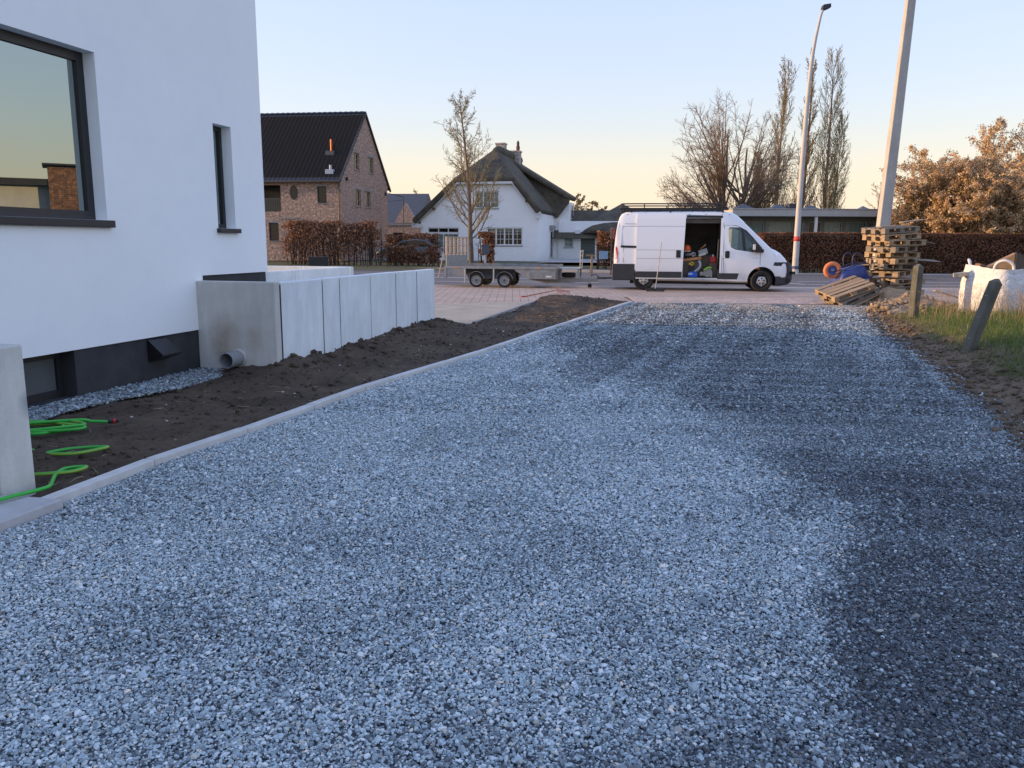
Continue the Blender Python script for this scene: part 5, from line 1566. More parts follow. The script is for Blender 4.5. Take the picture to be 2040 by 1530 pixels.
# gable wall: pentagon skinned with window openings
gw = [(2.73, 3.86, 6.3, 7.45), (5.79, 6.99, 6.3, 7.45), (2.94, 4.03, 3.8, 4.95), (4.98, 6.14, 3.8, 4.95), (5.5, 6.75, 0.05, 2.6)]
gb = wall_panel(FG, 0.301, DEP - .3, 0, 5.5, gw[2:], .3)
gb.build('wall', BRICK, bh, recalc=True)
b = MB(FG)
zt = lambda a: 5.5 + (10.4 - 5.5) * (a / (DEP / 2) if a <= DEP / 2 else (DEP - a) / (DEP / 2))
cuts_ = sorted({0.0, DEP / 2, DEP, 2.73, 3.86, 5.79, 6.99})
for i in range(len(cuts_) - 1):
    l, r = cuts_[i], cuts_[i + 1]
    win = [g for g in gw[:2] if g[0] <= l and r <= g[1]]
    if win:
        b.quad((l, 0, 5.501), (r, 0, 5.501), (r, 0, 6.3), (l, 0, 6.3)); b.quad((l, 0, 7.45), (r, 0, 7.45), (r, 0, zt(r)), (l, 0, zt(l)))
    else: b.quad((l, 0, 5.501), (r, 0, 5.501), (r, 0, zt(r)), (l, 0, zt(l)))
for l, r, z0, z1 in gw[:2]:
    b.quad((l, 0, z0), (l, 0, z1), (l, -.2, z1), (l, -.2, z0)); b.quad((r, 0, z0), (r, 0, z1), (r, -.2, z1), (r, -.2, z0)); b.quad((l, 0, z1), (r, 0, z1), (r, -.2, z1), (l, -.2, z1)); b.quad((l, 0, z0), (r, 0, z0), (r, -.2, z0), (l, -.2, z0))
b.build('gable', BRICK, bh)
w_ = MB(); w_.box(-18, -.301, DEP - .3, DEP, 0, 5.5); w_.box(-18, -17.7, .3, DEP - .3, 0, 5.5); w_.build('wall', BRICK, bh)
WOODF = mat('pale_oak_frame', (0.33, 0.27, 0.17), .7)
for g in gw[:4]: window(bh, FG, *g, WOODF, DGL, fw=.08, rec=.1, cols=2, munt=(1, 3), sill=LINT, lintel=LINT, lh=.14)
window(bh, FG, *gw[4], DFRAME, DGL, fw=.07, rec=.1, cols=2, lintel=LINT, lh=.14, name='garden_door')
window(bh, FF, *W1, DFRAME, DGL, fw=.06, rec=.1, sill=LINT, lintel=LINT, lh=.12); window(bh, FF, *W2, DFRAME, DGL, fw=.06, rec=.1, sill=LINT, lintel=LINT, lh=.12)
# oval window and loggia
ov = MB(FF); n = 24; el = [(-3.3 + .23 * math.cos(2 * PI * i / n), 4.55 + .42 * math.sin(2 * PI * i / n)) for i in range(n)]; el2 = [(-3.3 + .28 * math.cos(2 * PI * i / n), 4.55 + .48 * math.sin(2 * PI * i / n)) for i in range(n)]
for i in range(n):
    j = (i + 1) % n
    ov.quad((el2[i][0], .012, el2[i][1]), (el2[j][0], .012, el2[j][1]), (el[j][0], .012, el[j][1]), (el[i][0], .012, el[i][1]))
    ov.quad((el2[i][0], .012, el2[i][1]), (el2[i][0], -.01, el2[i][1]), (el2[j][0], -.01, el2[j][1]), (el2[j][0], .012, el2[j][1]))
ow = ov.build('oval_window', DFRAME, bh); MB(FF).add([(x, .006, z) for x, z in el], [tuple(range(n))]).build('pane', DGL, ow)
MB().box(LOG[0], LOG[1], 1.5, 1.6, LOG[2], LOG[3]).build('loggia_back', DFRAME, bh); MB().box(LOG[0] - .05, LOG[1] + .05, .31, 1.6, LOG[2] - .1, LOG[2] - .002).build('loggia_floor', LINT, bh)
MB().box(LOG[0], LOG[1], .08, .11, LOG[2], LOG[2] + .9).build('balustrade', mat('bronze_glass', (.05, .05, .04), .2), bh)
for xx in np.arange(LOG[0] + .08, LOG[1], .16): MB().box(xx, xx + .02, .06, .08, LOG[2], LOG[2] + .85).build('baluster', DFRAME, bh)
# tiled roof: courses of wavy pantiles with stepped laps
def tile_roof(x0, x1, e, rdg, name, parent, m, tw=.30, course=.36):
    """e=(y,z) at the eave, rdg=(y,z) at the ridge"""
    L_ = math.hypot(rdg[0] - e[0], rdg[1] - e[1]); nc = int(L_ / course) + 1; nt_ = int((x1 - x0) / tw); sub = 6
    dy, dz = (rdg[0] - e[0]) / L_, (rdg[1] - e[1]) / L_
    ny, nz = (-dz, dy) if dy > 0 else (dz, -dy)
    ny, nz = (-abs(dz) if dy > 0 else abs(dz)), abs(dy)
    xs = np.linspace(x0, x1, nt_ * sub + 1)
    rows = []
    for c in range(nc):
        for s_, lift in ((c * course, .035), (min((c + 1) * course + .02, L_), .0)):
            hgt = lift + .035 * np.abs(np.sin((xs - x0) / tw * PI)) ** .8
            rows.append(np.stack([xs, e[0] + dy * s_ + ny * hgt, e[1] + dz * s_ + nz * hgt], -1))
    V = np.array(rows); nr, nxp = V.shape[:2]
    i = np.arange((nr - 1) * nxp).reshape(nr - 1, nxp)[:, :-1].ravel()
    return np_mesh(name, V.reshape(-1, 3), np.stack([i, i + 1, i + 1 + nxp, i + nxp], -1), m, parent)
TILE = mat('black_glazed_tile', (0.016, 0.018, 0.028), .36, .3, 9)
rf = tile_roof(-18.3, .12, (-.25, 5.30), (DEP / 2, 10.42), 'roof', bh, TILE)
tile_roof(-18.3, .12, (DEP + .25, 5.30), (DEP / 2, 10.42), 'roof', bh, TILE)
for i in range(46): MB().tube([(.10 - i * .4, DEP / 2, 10.43), (-.29 - i * .4, DEP / 2, 10.46)], [.11, .12], 8).build('ridge_tile', TILE, rf)
b = MB(FG); b.prism([(-.28, 5.22), (DEP / 2, 10.33), (DEP / 2, 10.46), (-.30, 5.36)], .0, .14, 'xz'); b.prism([(DEP + .28, 5.22), (DEP / 2, 10.33), (DEP / 2, 10.46), (DEP + .30, 5.36)], .0, .14, 'xz'); b.build('verge_board', mat('verge', (.05, .048, .046), .7), bh, recalc=True)
MB().box(-18.2, .1, -.42, -.26, 5.20, 5.32).build('gutter', mat('zinc_dark', (.09, .085, .08), .5, metal=.4), bh, bevel=.02)
MB().tube([(-.12, -.10, .0), (-.12, -.10, 5.2)], .05, 8).build('downpipe', MATS['zinc_dark'], bh)
slope = (10.42 - 5.30) / (DEP / 2 + .25)
def onroof(x, s_): return (x, s_ - .25, 5.30 + slope * s_)
p_ = onroof(-1.35, 2.3); MB().tube([(p_[0], p_[1], p_[2] - .1), (p_[0], p_[1], p_[2] + .8)], .07, 8).build('flue', mat('copper_flue', (.55, .16, .05), .4, .2, metal=.5), rf); MB().box(p_[0] - .3, p_[0] + .3, p_[1] - .35, p_[1] + .1, p_[2] - .28, p_[2] + .02).build('flashing', mat('lead', (.10, .10, .10), .7), rf)
p_ = onroof(-.85, .75); MB().tube([(p_[0], p_[1], p_[2]), (p_[0], p_[1], p_[2] + .38)], .09, 8).build('vent_pipe', mat('pale_zinc', (.42, .45, .5), .5), rf); MB().box(p_[0] - .28, p_[0] + .28, p_[1] - .3, p_[1] + .1, p_[2] - .22, p_[2] + .08).build('flashing', MATS['pale_zinc'], rf)
MB().box(.0, .14, 1.0, 1.16, 5.4, 5.62).build('wall_lamp', DFRAME, bh); MB().box(.0, .14, 9.6, 9.76, 4.9, 5.12).build('wall_lamp', DFRAME, bh)
MB().box(-4.4, -3.1, -.06, -.01, 2.80, 2.90).build('canopy', LINT, bh)

# ------------------------------------------------------------------ small houses behind, left of the thatched house
sh = thing('far_brick_house', 'small brick house with dark slate roof far between the two large houses', 'house', (-12.0, 84, .3), RAD(-8))
MB().box(-6, 3.2, 0, 9, 0, 3.2).build('wall', BRICK, sh)
b = MB(); b.prism([(-.4, 3.0), (4.5, 6.4), (9.4, 3.0)], -6.2, 2.4, 'yz'); b.build('roof', mat('slate', (.07, .075, .085), .6), sh, recalc=True)
b = MB(); b.prism([(-.0, 3.2), (1.2, 5.2), (2.4, 3.2)], -.6, -.0, 'xz'); b.build('dormer', BRICK, sh, recalc=True)
window(sh, FF, 1.4, 2.6, 1.0, 2.3, DFRAME, DGL); window(sh, FF, -1.4, -.2, 1.0, 2.3, DFRAME, DGL)
MB().box(-2, 9.6, -3.0, -.2, 0, 2.9).build('annex', BRICK, sh); MB().box(-2.1, 9.7, -3.1, -.1, 2.9, 3.1).build('annex_roof', LINT, sh)
window(sh, frame((0, -3.0, 0), (1, 0, 0), (0, -1, 0)), .6, 1.6, .6, 2.2, DFRAME, DGL, rec=-.07); window(sh, frame((0, -3.0, 0), (1, 0, 0), (0, -1, 0)), 4.6, 7.0, .6, 2.0, DFRAME, DGL, rec=-.07)
an = thing('aerial', 'thin television aerial above the far roofs left of thatched house', 'aerial', (-10.4, 78, .3), 0)
MB().tube([(0, 0, 0), (0, 0, 5.5)], .04, 6).build('mast', DFRAME, an); MB().tube([(-3.2, 0, 4.9), (0, 0, 5.2)], .015, 4).build('wire', DFRAME, an); MB().tube([(-2.2, 0, 6.0), (0, 0, 5.5)], .03, 4).build('arm', DFRAME, an)

# ------------------------------------------------------------------ white thatched house
WPL = mat('white_painted_wall', (0.90, 0.90, 0.895), .85, .03, 1.5, .2, 90, .002)
def thatch_mat():
    m, nt, b = nodes('thatch')
    v = coord(nt, 'Object', (2.2, 2.2, .7))
    f = noise(nt, v, 3, 6, .75)
    g = noise(nt, coord(nt, 'Object'), 1.1, 6, .65)
    c = mixc(nt, .5, ramp(nt, f, [(.3, (.03, .025, .02)), (.7, (.17, .14, .11))]), ramp(nt, g, [(.35, (.03, .026, .022)), (.65, (.14, .125, .075))]))
    nt.links.new(c, b.inputs['Base Color']); b.inputs['Roughness'].default_value = .95
    bump(nt, b, f, .8, .06)
    return m
THATCH = thatch_mat()
WFR = mat('white_frame', (0.72, 0.72, 0.72), 0.4, .05)
CURT = mat('net_curtain', (.78, .79, .79), .9, .08, 6)
HGL = glass_mat('clear_house_glass', (.02, .022, .026), .85, (1, 1, 1), 1.28)
th = thing('thatched_house', 'white painted house with dark half hipped thatched roof', 'house', (1.88, 60, .3), RAD(-13))
GLW = [(-3.85, -3.35, 1.05, 2.35), (-3.2, -2.6, 1.05, 2.35), (-2.55, -1.95, 1.05, 2.35), (-1.9, -1.35, 1.05, 2.35)]
UP = (-4.85, -3.0, 3.75, 5.0); DOOR = (-8.55, -6.1, .3, 2.35)
EL, HL, PK, HR, ER = (-9.7, 2.65), (-6.35, 5.65), (-3.7, 8.0), (-1.72, 5.65), (.28, 3.35)
front = wall_panel(FF, -9.1, 0, -.3, 2.9, [(-3.95, -1.2, 1.05, 2.35), DOOR], .3); front.build('wall', WPL, th, recalc=True)
b = MB(FF)
b.quad((-9.1, 0, 2.901), (UP[0], 0, 2.901), (UP[0], 0, 5.6), (-6.3, 0, 5.6)); b.quad((UP[1], 0, 2.901), (0, 0, 2.901), (0, 0, 3.6), (-1.75, 0, 5.6), (UP[1], 0, 5.6))
b.quad((UP[0], 0, 2.901), (UP[1], 0, 2.901), (UP[1], 0, UP[2]), (UP[0], 0, UP[2])); b.quad((UP[0], 0, UP[3]), (UP[1], 0, UP[3]), (UP[1], 0, 5.6), (UP[0], 0, 5.6))
for l in UP[:2]: b.quad((l, 0, UP[2]), (l, 0, UP[3]), (l, -.25, UP[3]), (l, -.25, UP[2]))
for z in UP[2:]: b.quad((UP[0], 0, z), (UP[1], 0, z), (UP[1], -.25, z), (UP[0], -.25, z))
b.build('gable', WPL, th)
MB().box(-.3, 0, .301, 10, -.3, 3.4).build('wall', WPL, th); MB().box(-9.1, -8.8, .301, 10, -.3, 2.9).build('wall', WPL, th)
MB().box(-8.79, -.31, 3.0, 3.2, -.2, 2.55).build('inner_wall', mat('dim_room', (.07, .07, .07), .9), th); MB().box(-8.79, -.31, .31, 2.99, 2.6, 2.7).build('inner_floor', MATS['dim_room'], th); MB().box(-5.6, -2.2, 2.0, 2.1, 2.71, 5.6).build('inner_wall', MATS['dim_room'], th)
window(th, FF, -3.95, -1.2, 1.05, 2.35, WFR, HGL, fw=.09, rec=.08, cols=4, mw=.11, munt=(2, 3), sill=mat('dark_sill', (.08, .075, .07), .7), curtain=None)
for i in range(4): MB().box(-3.85 + i * .66, -3.25 + i * .66, .28, .30, 2.02, 2.30).build('blind', CURT, th)
window(th, FF, *UP, WFR, HGL, fw=.09, rec=.08, cols=3, mw=.09, munt=(2, 3), sill=MATS['dark_sill'], curtain=CURT)
window(th, FF, DOOR[0], DOOR[1], .3, 1.95, WFR, HGL, fw=.09, rec=.08, cols=2, munt=(3, 3), curtain=CURT, name='garden_door')
window(th, FF, DOOR[0], DOOR[1], 1.952, 2.35, WFR, HGL, fw=.07, rec=.08, cols=3, name='transom_window')
# thatch: left slope, right slope, half hip
b = MB(); yb = 9.5
V_ = [(*EL, -.5), (*HL, -.45), (*PK, 1.7), (*PK, yb), (EL[0], EL[1], yb), (*ER, -.5), (*HR, -.45), (ER[0], ER[1], yb)]
V_ = [(p[0], p[2], p[1] + .28) for p in V_]
b.add(V_, [(0, 1, 2, 3, 4), (5, 7, 3, 2, 6), (1, 6, 2)])
tho = b.build('roof', THATCH, th, recalc=True)
def thicken(o, t_, bev=.12, sub=0):
    if o.data.polygons[0].normal.z < 0: o.data.flip_normals()
    md = o.modifiers.new('solid', 'SOLIDIFY'); md.thickness = t_; md.offset = -1
    bv = o.modifiers.new('bevel', 'BEVEL'); bv.width = bev; bv.segments = 4; bv.limit_method = 'ANGLE'; bv.angle_limit = RAD(20)
    o.data.polygons.foreach_set('use_smooth', [True] * len(o.data.polygons))
    return o
thicken(tho, .46, .22)
MB().tube([(PK[0], 1.9, PK[1] + .02), (PK[0], 2.6, PK[1] + .12), (PK[0], 6, PK[1] + .12), (PK[0], 9.6, PK[1] + .1)], [.30, .40, .42, .40], 14).build('ridge_roll', THATCH, th, smooth=True)
# roof swept down over the rear side wing, with its white wall
b = MB(); b.add([(-3.6, 5.0, 7.95), (1.45, 5.9, 4.95), (1.45, 9.3, 4.95), (-3.6, 9.4, 7.95)], [(0, 1, 2, 3)]); thicken(b.build('wing_roof', THATCH, th), .4, .18)
b = MB(); b.prism([(-3.3, 7.4), (1.3, 4.72), (1.2, 4.4), (.25, 3.2), (-3.3, 6.9)], 6.0, 6.5, 'xz'); b.build('roof_cheek', THATCH, th, recalc=True, bevel=.08, bseg=3)
b = MB(); b.prism([(.001, -.3), (.001, 3.5), (.9, 4.5), (1.2, 4.5), (1.2, -.3)], 6.55, 9.2, 'xz'); b.build('side_wing', WPL, th, recalc=True)
FWG = frame((1.8, 3.25, 0), (1, 0, 0), (0, -1, 0))
window(th, FG, 4.6, 5.8, .1, 2.2, WFR, HGL, rec=-.07, name='side_door'); MB().box(.001, .22, 4.4, 6.0, 2.3, 2.62).build('shutter_box', mat('grey_shutter', (.28, .28, .28), .7), th)
window(th, frame((1.2, 0, 0), (0, 1, 0), (1, 0, 0)), 7.2, 8.4, 3.2, 4.3, WFR, HGL, rec=-.07)
for (p, q) in ((EL, HL), (HR, ER)):
    b = MB(FF); d_ = Vector((q[0] - p[0], 0, q[1] - p[1])).normalized(); nn_ = Vector((-d_.z, 0, d_.x)); 
    if nn_.z > 0: nn_ = -nn_
    P0 = Vector((p[0], 0, p[1] + .0)); Q0 = Vector((q[0], 0, q[1] + .0))
    b.add([(P0.x, .3, P0.z), (Q0.x, .3, Q0.z), (Q0.x + nn_.x * .28, .3, Q0.z + nn_.z * .28), (P0.x + nn_.x * .28, .3, P0.z + nn_.z * .28), (P0.x, .24, P0.z), (Q0.x, .24, Q0.z), (Q0.x + nn_.x * .28, .24, Q0.z + nn_.z * .28), (P0.x + nn_.x * .28, .24, P0.z + nn_.z * .28)],
          [(0, 1, 2, 3), (7, 6, 5, 4), (0, 4, 5, 1), (1, 5, 6, 2), (2, 6, 7, 3), (3, 7, 4, 0)])
    b.build('bargeboard', WFR, th, recalc=True)
MB().box(HL[0], HR[0], -.34, -.28, HL[1] - .16, HL[1] + .06).build('fascia', WFR, th); MB().box(-9.7, -8.9, -.3, .0, 2.35, 2.62).build('eave_box', WFR, th); MB().box(-.1, .3, -.3, -.0, 3.0, 3.32).build('eave_box', WFR, th)
for (xx, zz) in ((-8.0, 3.75), (-6.9, 4.75), (-.85, 4.25), (-1.55, 5.3)): MB().box(xx - .09, xx + .09, -.32, .0, zz - .09, zz + .09).build('purlin', mat('brown_purlin', (.14, .08, .05), .8), th)
CHB = brick_mat('whitewashed_brick', ((.52, .48, .44), (.42, .38, .35)), (.36, .33, .3))
MB().box(-4.15, -3.45, 3.6, 4.3, 7.0, 8.75).build('chimney', CHB, th); MB().box(-4.2, -3.4, 3.55, 4.35, 8.751, 8.86).build('chimney_cap', CHB, th)
MB().box(-3.7, -2.95, 6.6, 7.4, 6.4, 8.5).build('chimney', CHB, th); MB().box(-3.76, -2.89, 6.54, 7.46, 8.501, 8.6).build('chimney_cap', CHB, th)
MB().lathe([(.14, 8.5), (.16, 8.8), (.11, 8.95), (.12, 9.15), (.05, 9.3), (0, 9.32)], 12, TR(-3.15, 7, .1)).build('chimney_pot', mat('terracotta_dark', (.12, .05, .035), .7), th)
# garage wing with its own thatched hood
ga = thing('thatched_garage', 'low thatched garage wing with green doors beside white house', 'garage', (4.3, 66.0, .3), RAD(-8))
GD = (1.2, 2.35, -.05, 2.0); GW_ = (2.45, 4.1, .15, 1.95)
wall_panel(FF, -.6, 7.5, -.3, 3.0, [(-.15, .6, .9, 1.75), GD, GW_], .3).build('wall', WPL, ga, recalc=True); MB().box(-.6, 7.5, .31, 5, -.3, 2.4).build('wall', WPL, ga)
window(ga, FF, -.15, .6, .9, 1.75, WFR, HGL, rec=.1, munt=(2, 2), sill=MATS['dark_sill'])
GRN = mat('grey_green_paint', (.085, .105, .095), .6, .1, 4)
dd = MB(FF); dd.box(GD[0], GD[1], -.1, -.05, GD[2], GD[3]); ddo = dd.build('garage_door', GRN, ga, recalc=True)
for zz in (.55, 1.25): MB(FF).box(GD[0], GD[1], -.05, -.035, zz, zz + .04).build('door_ledge', mat('dark_green', (.05, .06, .055), .6), ddo, recalc=True)
window(ga, FF, *GW_, WFR, HGL, fw=.07, rec=.1, munt=(4, 3))
def dome(cx, cy, rx, ry, ze, zt_, n=28, m=8, hip=.0):
    vs_, fs = [], []
    for i in range(m + 1):
        t = i / m; k_ = (1 - t ** 1.35) * 1.0
        for j in range(n):
            a = 2 * PI * j / n
            c, s_ = math.cos(a), math.sin(a); sq = 1 / max(abs(c), abs(s_)) * .35 + .65
            vs_.append((cx + rx * c * sq * max(k_, .02), cy + ry * s_ * sq * max(k_, .02), ze + (zt_ - ze) * t + .12 * math.cos(a * 3) * (1 - t)))
    for i in range(m):
        for j in range(n): fs.append((i * n + j, i * n + (j + 1) % n, (i + 1) * n + (j + 1) % n, (i + 1) * n + j))
    fs.append(tuple(m * n + j for j in range(n)))
    fs.append(tuple(range(n - 1, -1, -1)))
    return vs_, fs
b = MB(); b.add(*dome(4.4, 2.4, 4.0, 3.3, 1.95, 4.45)); b.build('roof', THATCH, ga, smooth=True)
b = MB(); b.prism([(-.7, 1.6), (2.6, 4.0), (5.8, 1.9)], -2.2, 4.0, 'yz'); b.build('roof', THATCH, ga, recalc=True, bevel=.12, bseg=3)
for i in range(9): MB().box(-1.9 + i * .36, -1.84 + i * .36, 2.55, 2.6, 3.95, 4.3).build('ridge_pin', mat('pin_pale', (.4, .36, .3), .8), ga)
MB().box(.75, 1.15, -.35, .0, 2.0, 2.3).build('eave_box', WFR, ga)

# ------------------------------------------------------------------ flat roofed bungalow on the right
bg = thing('flat_bungalow', 'low flat roofed bungalow with grey fascia behind the clipped hedge', 'house', (13.45, 50.2, .0), RAD(-1))
FASC = mat('grey_fascia', (.43, .425, .41), .75, .08, 1.5); DKW = mat('dark_cladding', (.045, .05, .06), .8, .1, 2)
MB().box(0, 17, 0, 9, 3.22, 3.64).build('fascia', FASC, bg, bevel=.02); MB().box(-.05, 17.05, -.05, 9.05, 3.641, 3.69).build('roof_edge', mat('roof_trim', (.42, .41, .40), .6), bg)
MB().box(0, .42, .02, 9, 0, 3.219).build('side_wall', FASC, bg)
FBG = frame((0, 1.5, 0), (1, 0, 0), (0, -1, 0))
bw_ = [(.9, 2.4), (2.5, 4.2), (4.3, 5.0), (5.15, 6.0), (6.15, 7.3), (7.5, 8.8), (8.9, 9.3)]
wall_panel(FBG, .421, 9.9, -.1, 3.219, [(l, r, .2, 2.95) for l, r in bw_], .25).build('wall', mat('grey_panel', (.20, .20, .195), .8), bg, recalc=True)
MB().box(9.901, 17, 1.2, 1.6, -.1, 3.219).build('dark_wall', DKW, bg)
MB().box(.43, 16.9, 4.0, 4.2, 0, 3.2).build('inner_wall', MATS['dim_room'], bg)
for i, (l, r) in enumerate(bw_):
    window(bg, FBG, l, r, .2, 2.95, mat('alu_frame', (.33, .33, .33), .5), HGL, fw=.06, rec=.06, curtain=None if i in (3,) else CURT)
for xx in (5.08,): MB().box(xx, xx + .16, .12, .28, 0, 3.219).build('porch_column', WFR, bg)
SKY = mat('skylight_dark', (.05, .055, .065), .35)
for xx, w_2, h_ in ((1.3, .75, .42), (3.5, .7, .40), (5.6, .6, .34), (8.95, .35, .3)):
    b = MB(); b.add([(xx - w_2, 2, 3.69), (xx + w_2, 2, 3.69), (xx + w_2, 3.4, 3.69), (xx - w_2, 3.4, 3.69), (xx, 2.7, 3.69 + h_)], [(0, 1, 4), (1, 2, 4), (2, 3, 4), (3, 0, 4)]); b.build('roof_light', SKY, bg)
MB().box(4.1, 4.9, 2.2, 3.0, 3.691, 4.1).build('chimney', DKW, bg)

# ------------------------------------------------------------------ hedges and shrubs of brown beech
BEECH = attr_mat('beech_leaves', [(0, (.07, .032, .018)), (.4, (.20, .09, .048)), (.75, (.34, .17, .09)), (1, (.48, .30, .19))], .75, trans=.25)
TWIGB = mat('beech_twigs', (.055, .04, .03), .9, .3, 4, space='World')
def box_hedge(name, label, loc, rz, L_, D_, H_, n, seed, size=.05):
    rg = np.random.default_rng(seed)
    t = thing(name, label, 'hedge', loc, rz)
    pts = []
    for fc, w in (('f', L_ * H_), ('t', L_ * D_), ('l', D_ * H_ * 1.6), ('r', D_ * H_), ('b', L_ * H_ * .35)):
        m = int(n * w / (L_ * H_ * 1.35 + L_ * D_ + 2.6 * D_ * H_))
        u, v = rg.random(m), rg.random(m); dp = rg.exponential(.06, m) - .03
        if fc == 'f': p = np.stack([u * L_, dp, v * H_], -1)
        elif fc == 'b': p = np.stack([u * L_, D_ - dp, v * H_], -1)
        elif fc == 't': p = np.stack([u * L_, v * D_, H_ - dp], -1)
        elif fc == 'l': p = np.stack([dp, u * D_, v * H_], -1)
        else: p = np.stack([L_ - dp, u * D_, v * H_], -1)
        pts.append(p)
    p = np.concatenate(pts)
    bul = .10 * fbm(p[:, 0] * .7, p[:, 2] * 1.1, 3, seed)
    p[:, 1] -= bul; p[:, 2] += .08 * fbm(p[:, 0] * 1.3, p[:, 1], 3, seed + 3)
    keep = (p[:, 2] > .12) & (rg.random(len(p)) < np.clip(.35 + p[:, 2] * 1.4, 0, 1) * np.clip(1.25 - 2.2 * np.maximum(0, fbm(p[:, 0] * .9, p[:, 2] * .9, 3, seed + 7)), .2, 1))
    p = p[keep]
    o = leaf_obj('foliage', p, size * rg.uniform(.5, 1.2, len(p)), BEECH, rg, t, np.clip(rg.normal(.45, .2, len(p)) + .5 * fbm(p[:, 0] * 1.1, p[:, 2] * 1.4, 3, seed + 9), 0, 1)); o['kind'] = 'stuff'
    br = []
    for i in range(int(L_ * 14)):
        x = rg.uniform(.05, L_ - .05); y = rg.uniform(.15, D_ - .1)
        br.append((np.array([[x, y, 0], [x + rg.normal(0, .07), y + rg.normal(0, .07), H_ * .5], [x + rg.normal(0, .18), y + rg.normal(0, .12), H_ * rg.uniform(.85, 1.0)]]), np.array([.022, .015, .006])))
    V, F = tubes_np(br, 4); o = np_mesh('stems', V, F, TWIGB, t); o['kind'] = 'stuff'
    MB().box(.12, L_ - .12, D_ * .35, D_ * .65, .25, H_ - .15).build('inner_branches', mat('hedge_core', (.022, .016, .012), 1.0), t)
    return t
box_hedge('beech_hedge', 'long clipped brown beech hedge along the far pavement on the right', (13.2, 43.3, .0), RAD(-.5), 24, .9, 2.12, 62000, 5, .052)
def loose_hedge(name, label, loc, rz, L_, D_, H_, n, seed, gap=.3, cat='hedge', size=.07, low=.35, stem=10):
    rg = np.random.default_rng(seed); t = thing(name, label, cat, loc, rz)
    x = rg.uniform(0, L_, n); z = H_ * rg.random(n) ** .72; y = rg.normal(D_ / 2, D_ * .27, n)
    dn = fbm(x * .9 + seed, z * 1.1, 4, seed) + .10 * (z / H_ - .45)
    k_ = (dn > -.05 - .1 * (1 - gap) ) & (rg.random(n) < np.clip(low + z / H_, 0, 1)) & (z < H_ * (1 + .25 * fbm(x * 1.6, x * 0, 3, seed + 2)))
    p = np.stack([x, y, z + .05], -1)[k_]
    o = leaf_obj('foliage', p, size * rg.uniform(.5, 1.3, len(p)), BEECH, rg, t, np.clip(rg.normal(.5, .22, len(p)), 0, 1)); o['kind'] = 'stuff'
    br = []
    for i in range(int(max(L_, .6) * stem)):
        x0 = rg.uniform(0, L_); y0 = D_ / 2 + rg.normal(0, D_ * .1); h_ = H_ * rg.uniform(.6, 1.02); lean = rg.normal(0, .22)
        p0 = np.array([x0, y0, -.1]); p1 = np.array([x0 + lean * .4, y0 + rg.normal(0, .08), h_ * .5]); p2 = np.array([x0 + lean, y0 + rg.normal(0, .15), h_])
        br.append((np.array([p0, p1, p2]), np.array([.035, .022, .008])))
        for q in range(4):
            f_ = rg.uniform(.2, .9); c = p0 * (1 - f_) + p2 * f_; br.append((np.array([c, c + np.array([rg.normal(0, .2), rg.normal(0, .15), .15]), c + np.array([rg.normal(0, .45), rg.normal(0, .2), .35])]), np.array([.012, .009, .005])))
    V, F = tubes_np(br, 4); o = np_mesh('stems', V, F, TWIGB, t); o['kind'] = 'stuff'
    return t
loose_hedge('beech_hedge', 'tall loose brown beech hedge in front of the brick house', (-14.6, 51.2, .15), RAD(-6), 6.3, .9, 2.65, 11500, 11, .35)
loose_hedge('beech_hedge', 'lower brown beech hedge between brick house and thatched house', (-8.6, 54.5, .2), RAD(-6), 3.6, .8, 1.9, 5200, 14, .5)
loose_hedge('beech_hedge', 'thin low beech hedge in front of the parked dark car', (-8.0, 50.8, .15), RAD(-6), 3.4, .7, 1.15, 3200, 17, .3, low=.7)
loose_hedge('beech_shrub', 'upright brown beech shrub beside the bare street tree trunk', (-2.05, 48.6, .12), 0, .95, .7, 2.0, 2600, 21, .8, 'shrub', low=.8)
loose_hedge('beech_shrub', 'bushy brown beech shrub just behind the van rear', (5.05, 48.2, .1), 0, 1.7, .9, 2.15, 4200, 24, .8, 'shrub', low=.8)

# ------------------------------------------------------------------ trees
sh1 = lambda t, lv: 1.0
def shp_pyr(t, lv): return (1.15 - .85 * t) if lv == 0 else (1 - .4 * t)
PA = dict(n=[48, 12, 6], k=[9, 6, 4, 3], wob=[.03, .09, .14, .2], up=[.02, .13, .06, .03], tip=[.15, .25, .4, .5], rmin=.0085, t0=[.17, .12, .1], ang=[55, 42, 45], ratio=[.34, .34, .42], rr=[.34, .5, .6], shape=shp_pyr)
LBUD = attr_mat('olive_buds', [(0, (.13, .10, .05)), (1, (.36, .29, .14))], .7, trans=.3)
tree('street_tree', 'slender bare budding street tree in front of the thatched house', (-2.55, 50, .15), 10.1, [((0, 0), (.0, 0, 1), 1.0, .17)], PA, 31, BARK, BARK_G, buds=(2600, .028, LBUD))
PB = dict(n=[19, 13, 8], k=[8, 6, 5, 3], wob=[.045, .07, .11, .15], up=[.02, .03, .05, .03], tip=[.2, .22, .3, .5], rmin=.0085, t0=[.10, .15, .15], ang=[38, 34, 38], ratio=[.52, .42, .40], rr=[.5, .5, .55], shape=lambda t, lv: (1.15 - .5 * t) if lv == 0 else 1 - .35 * t)
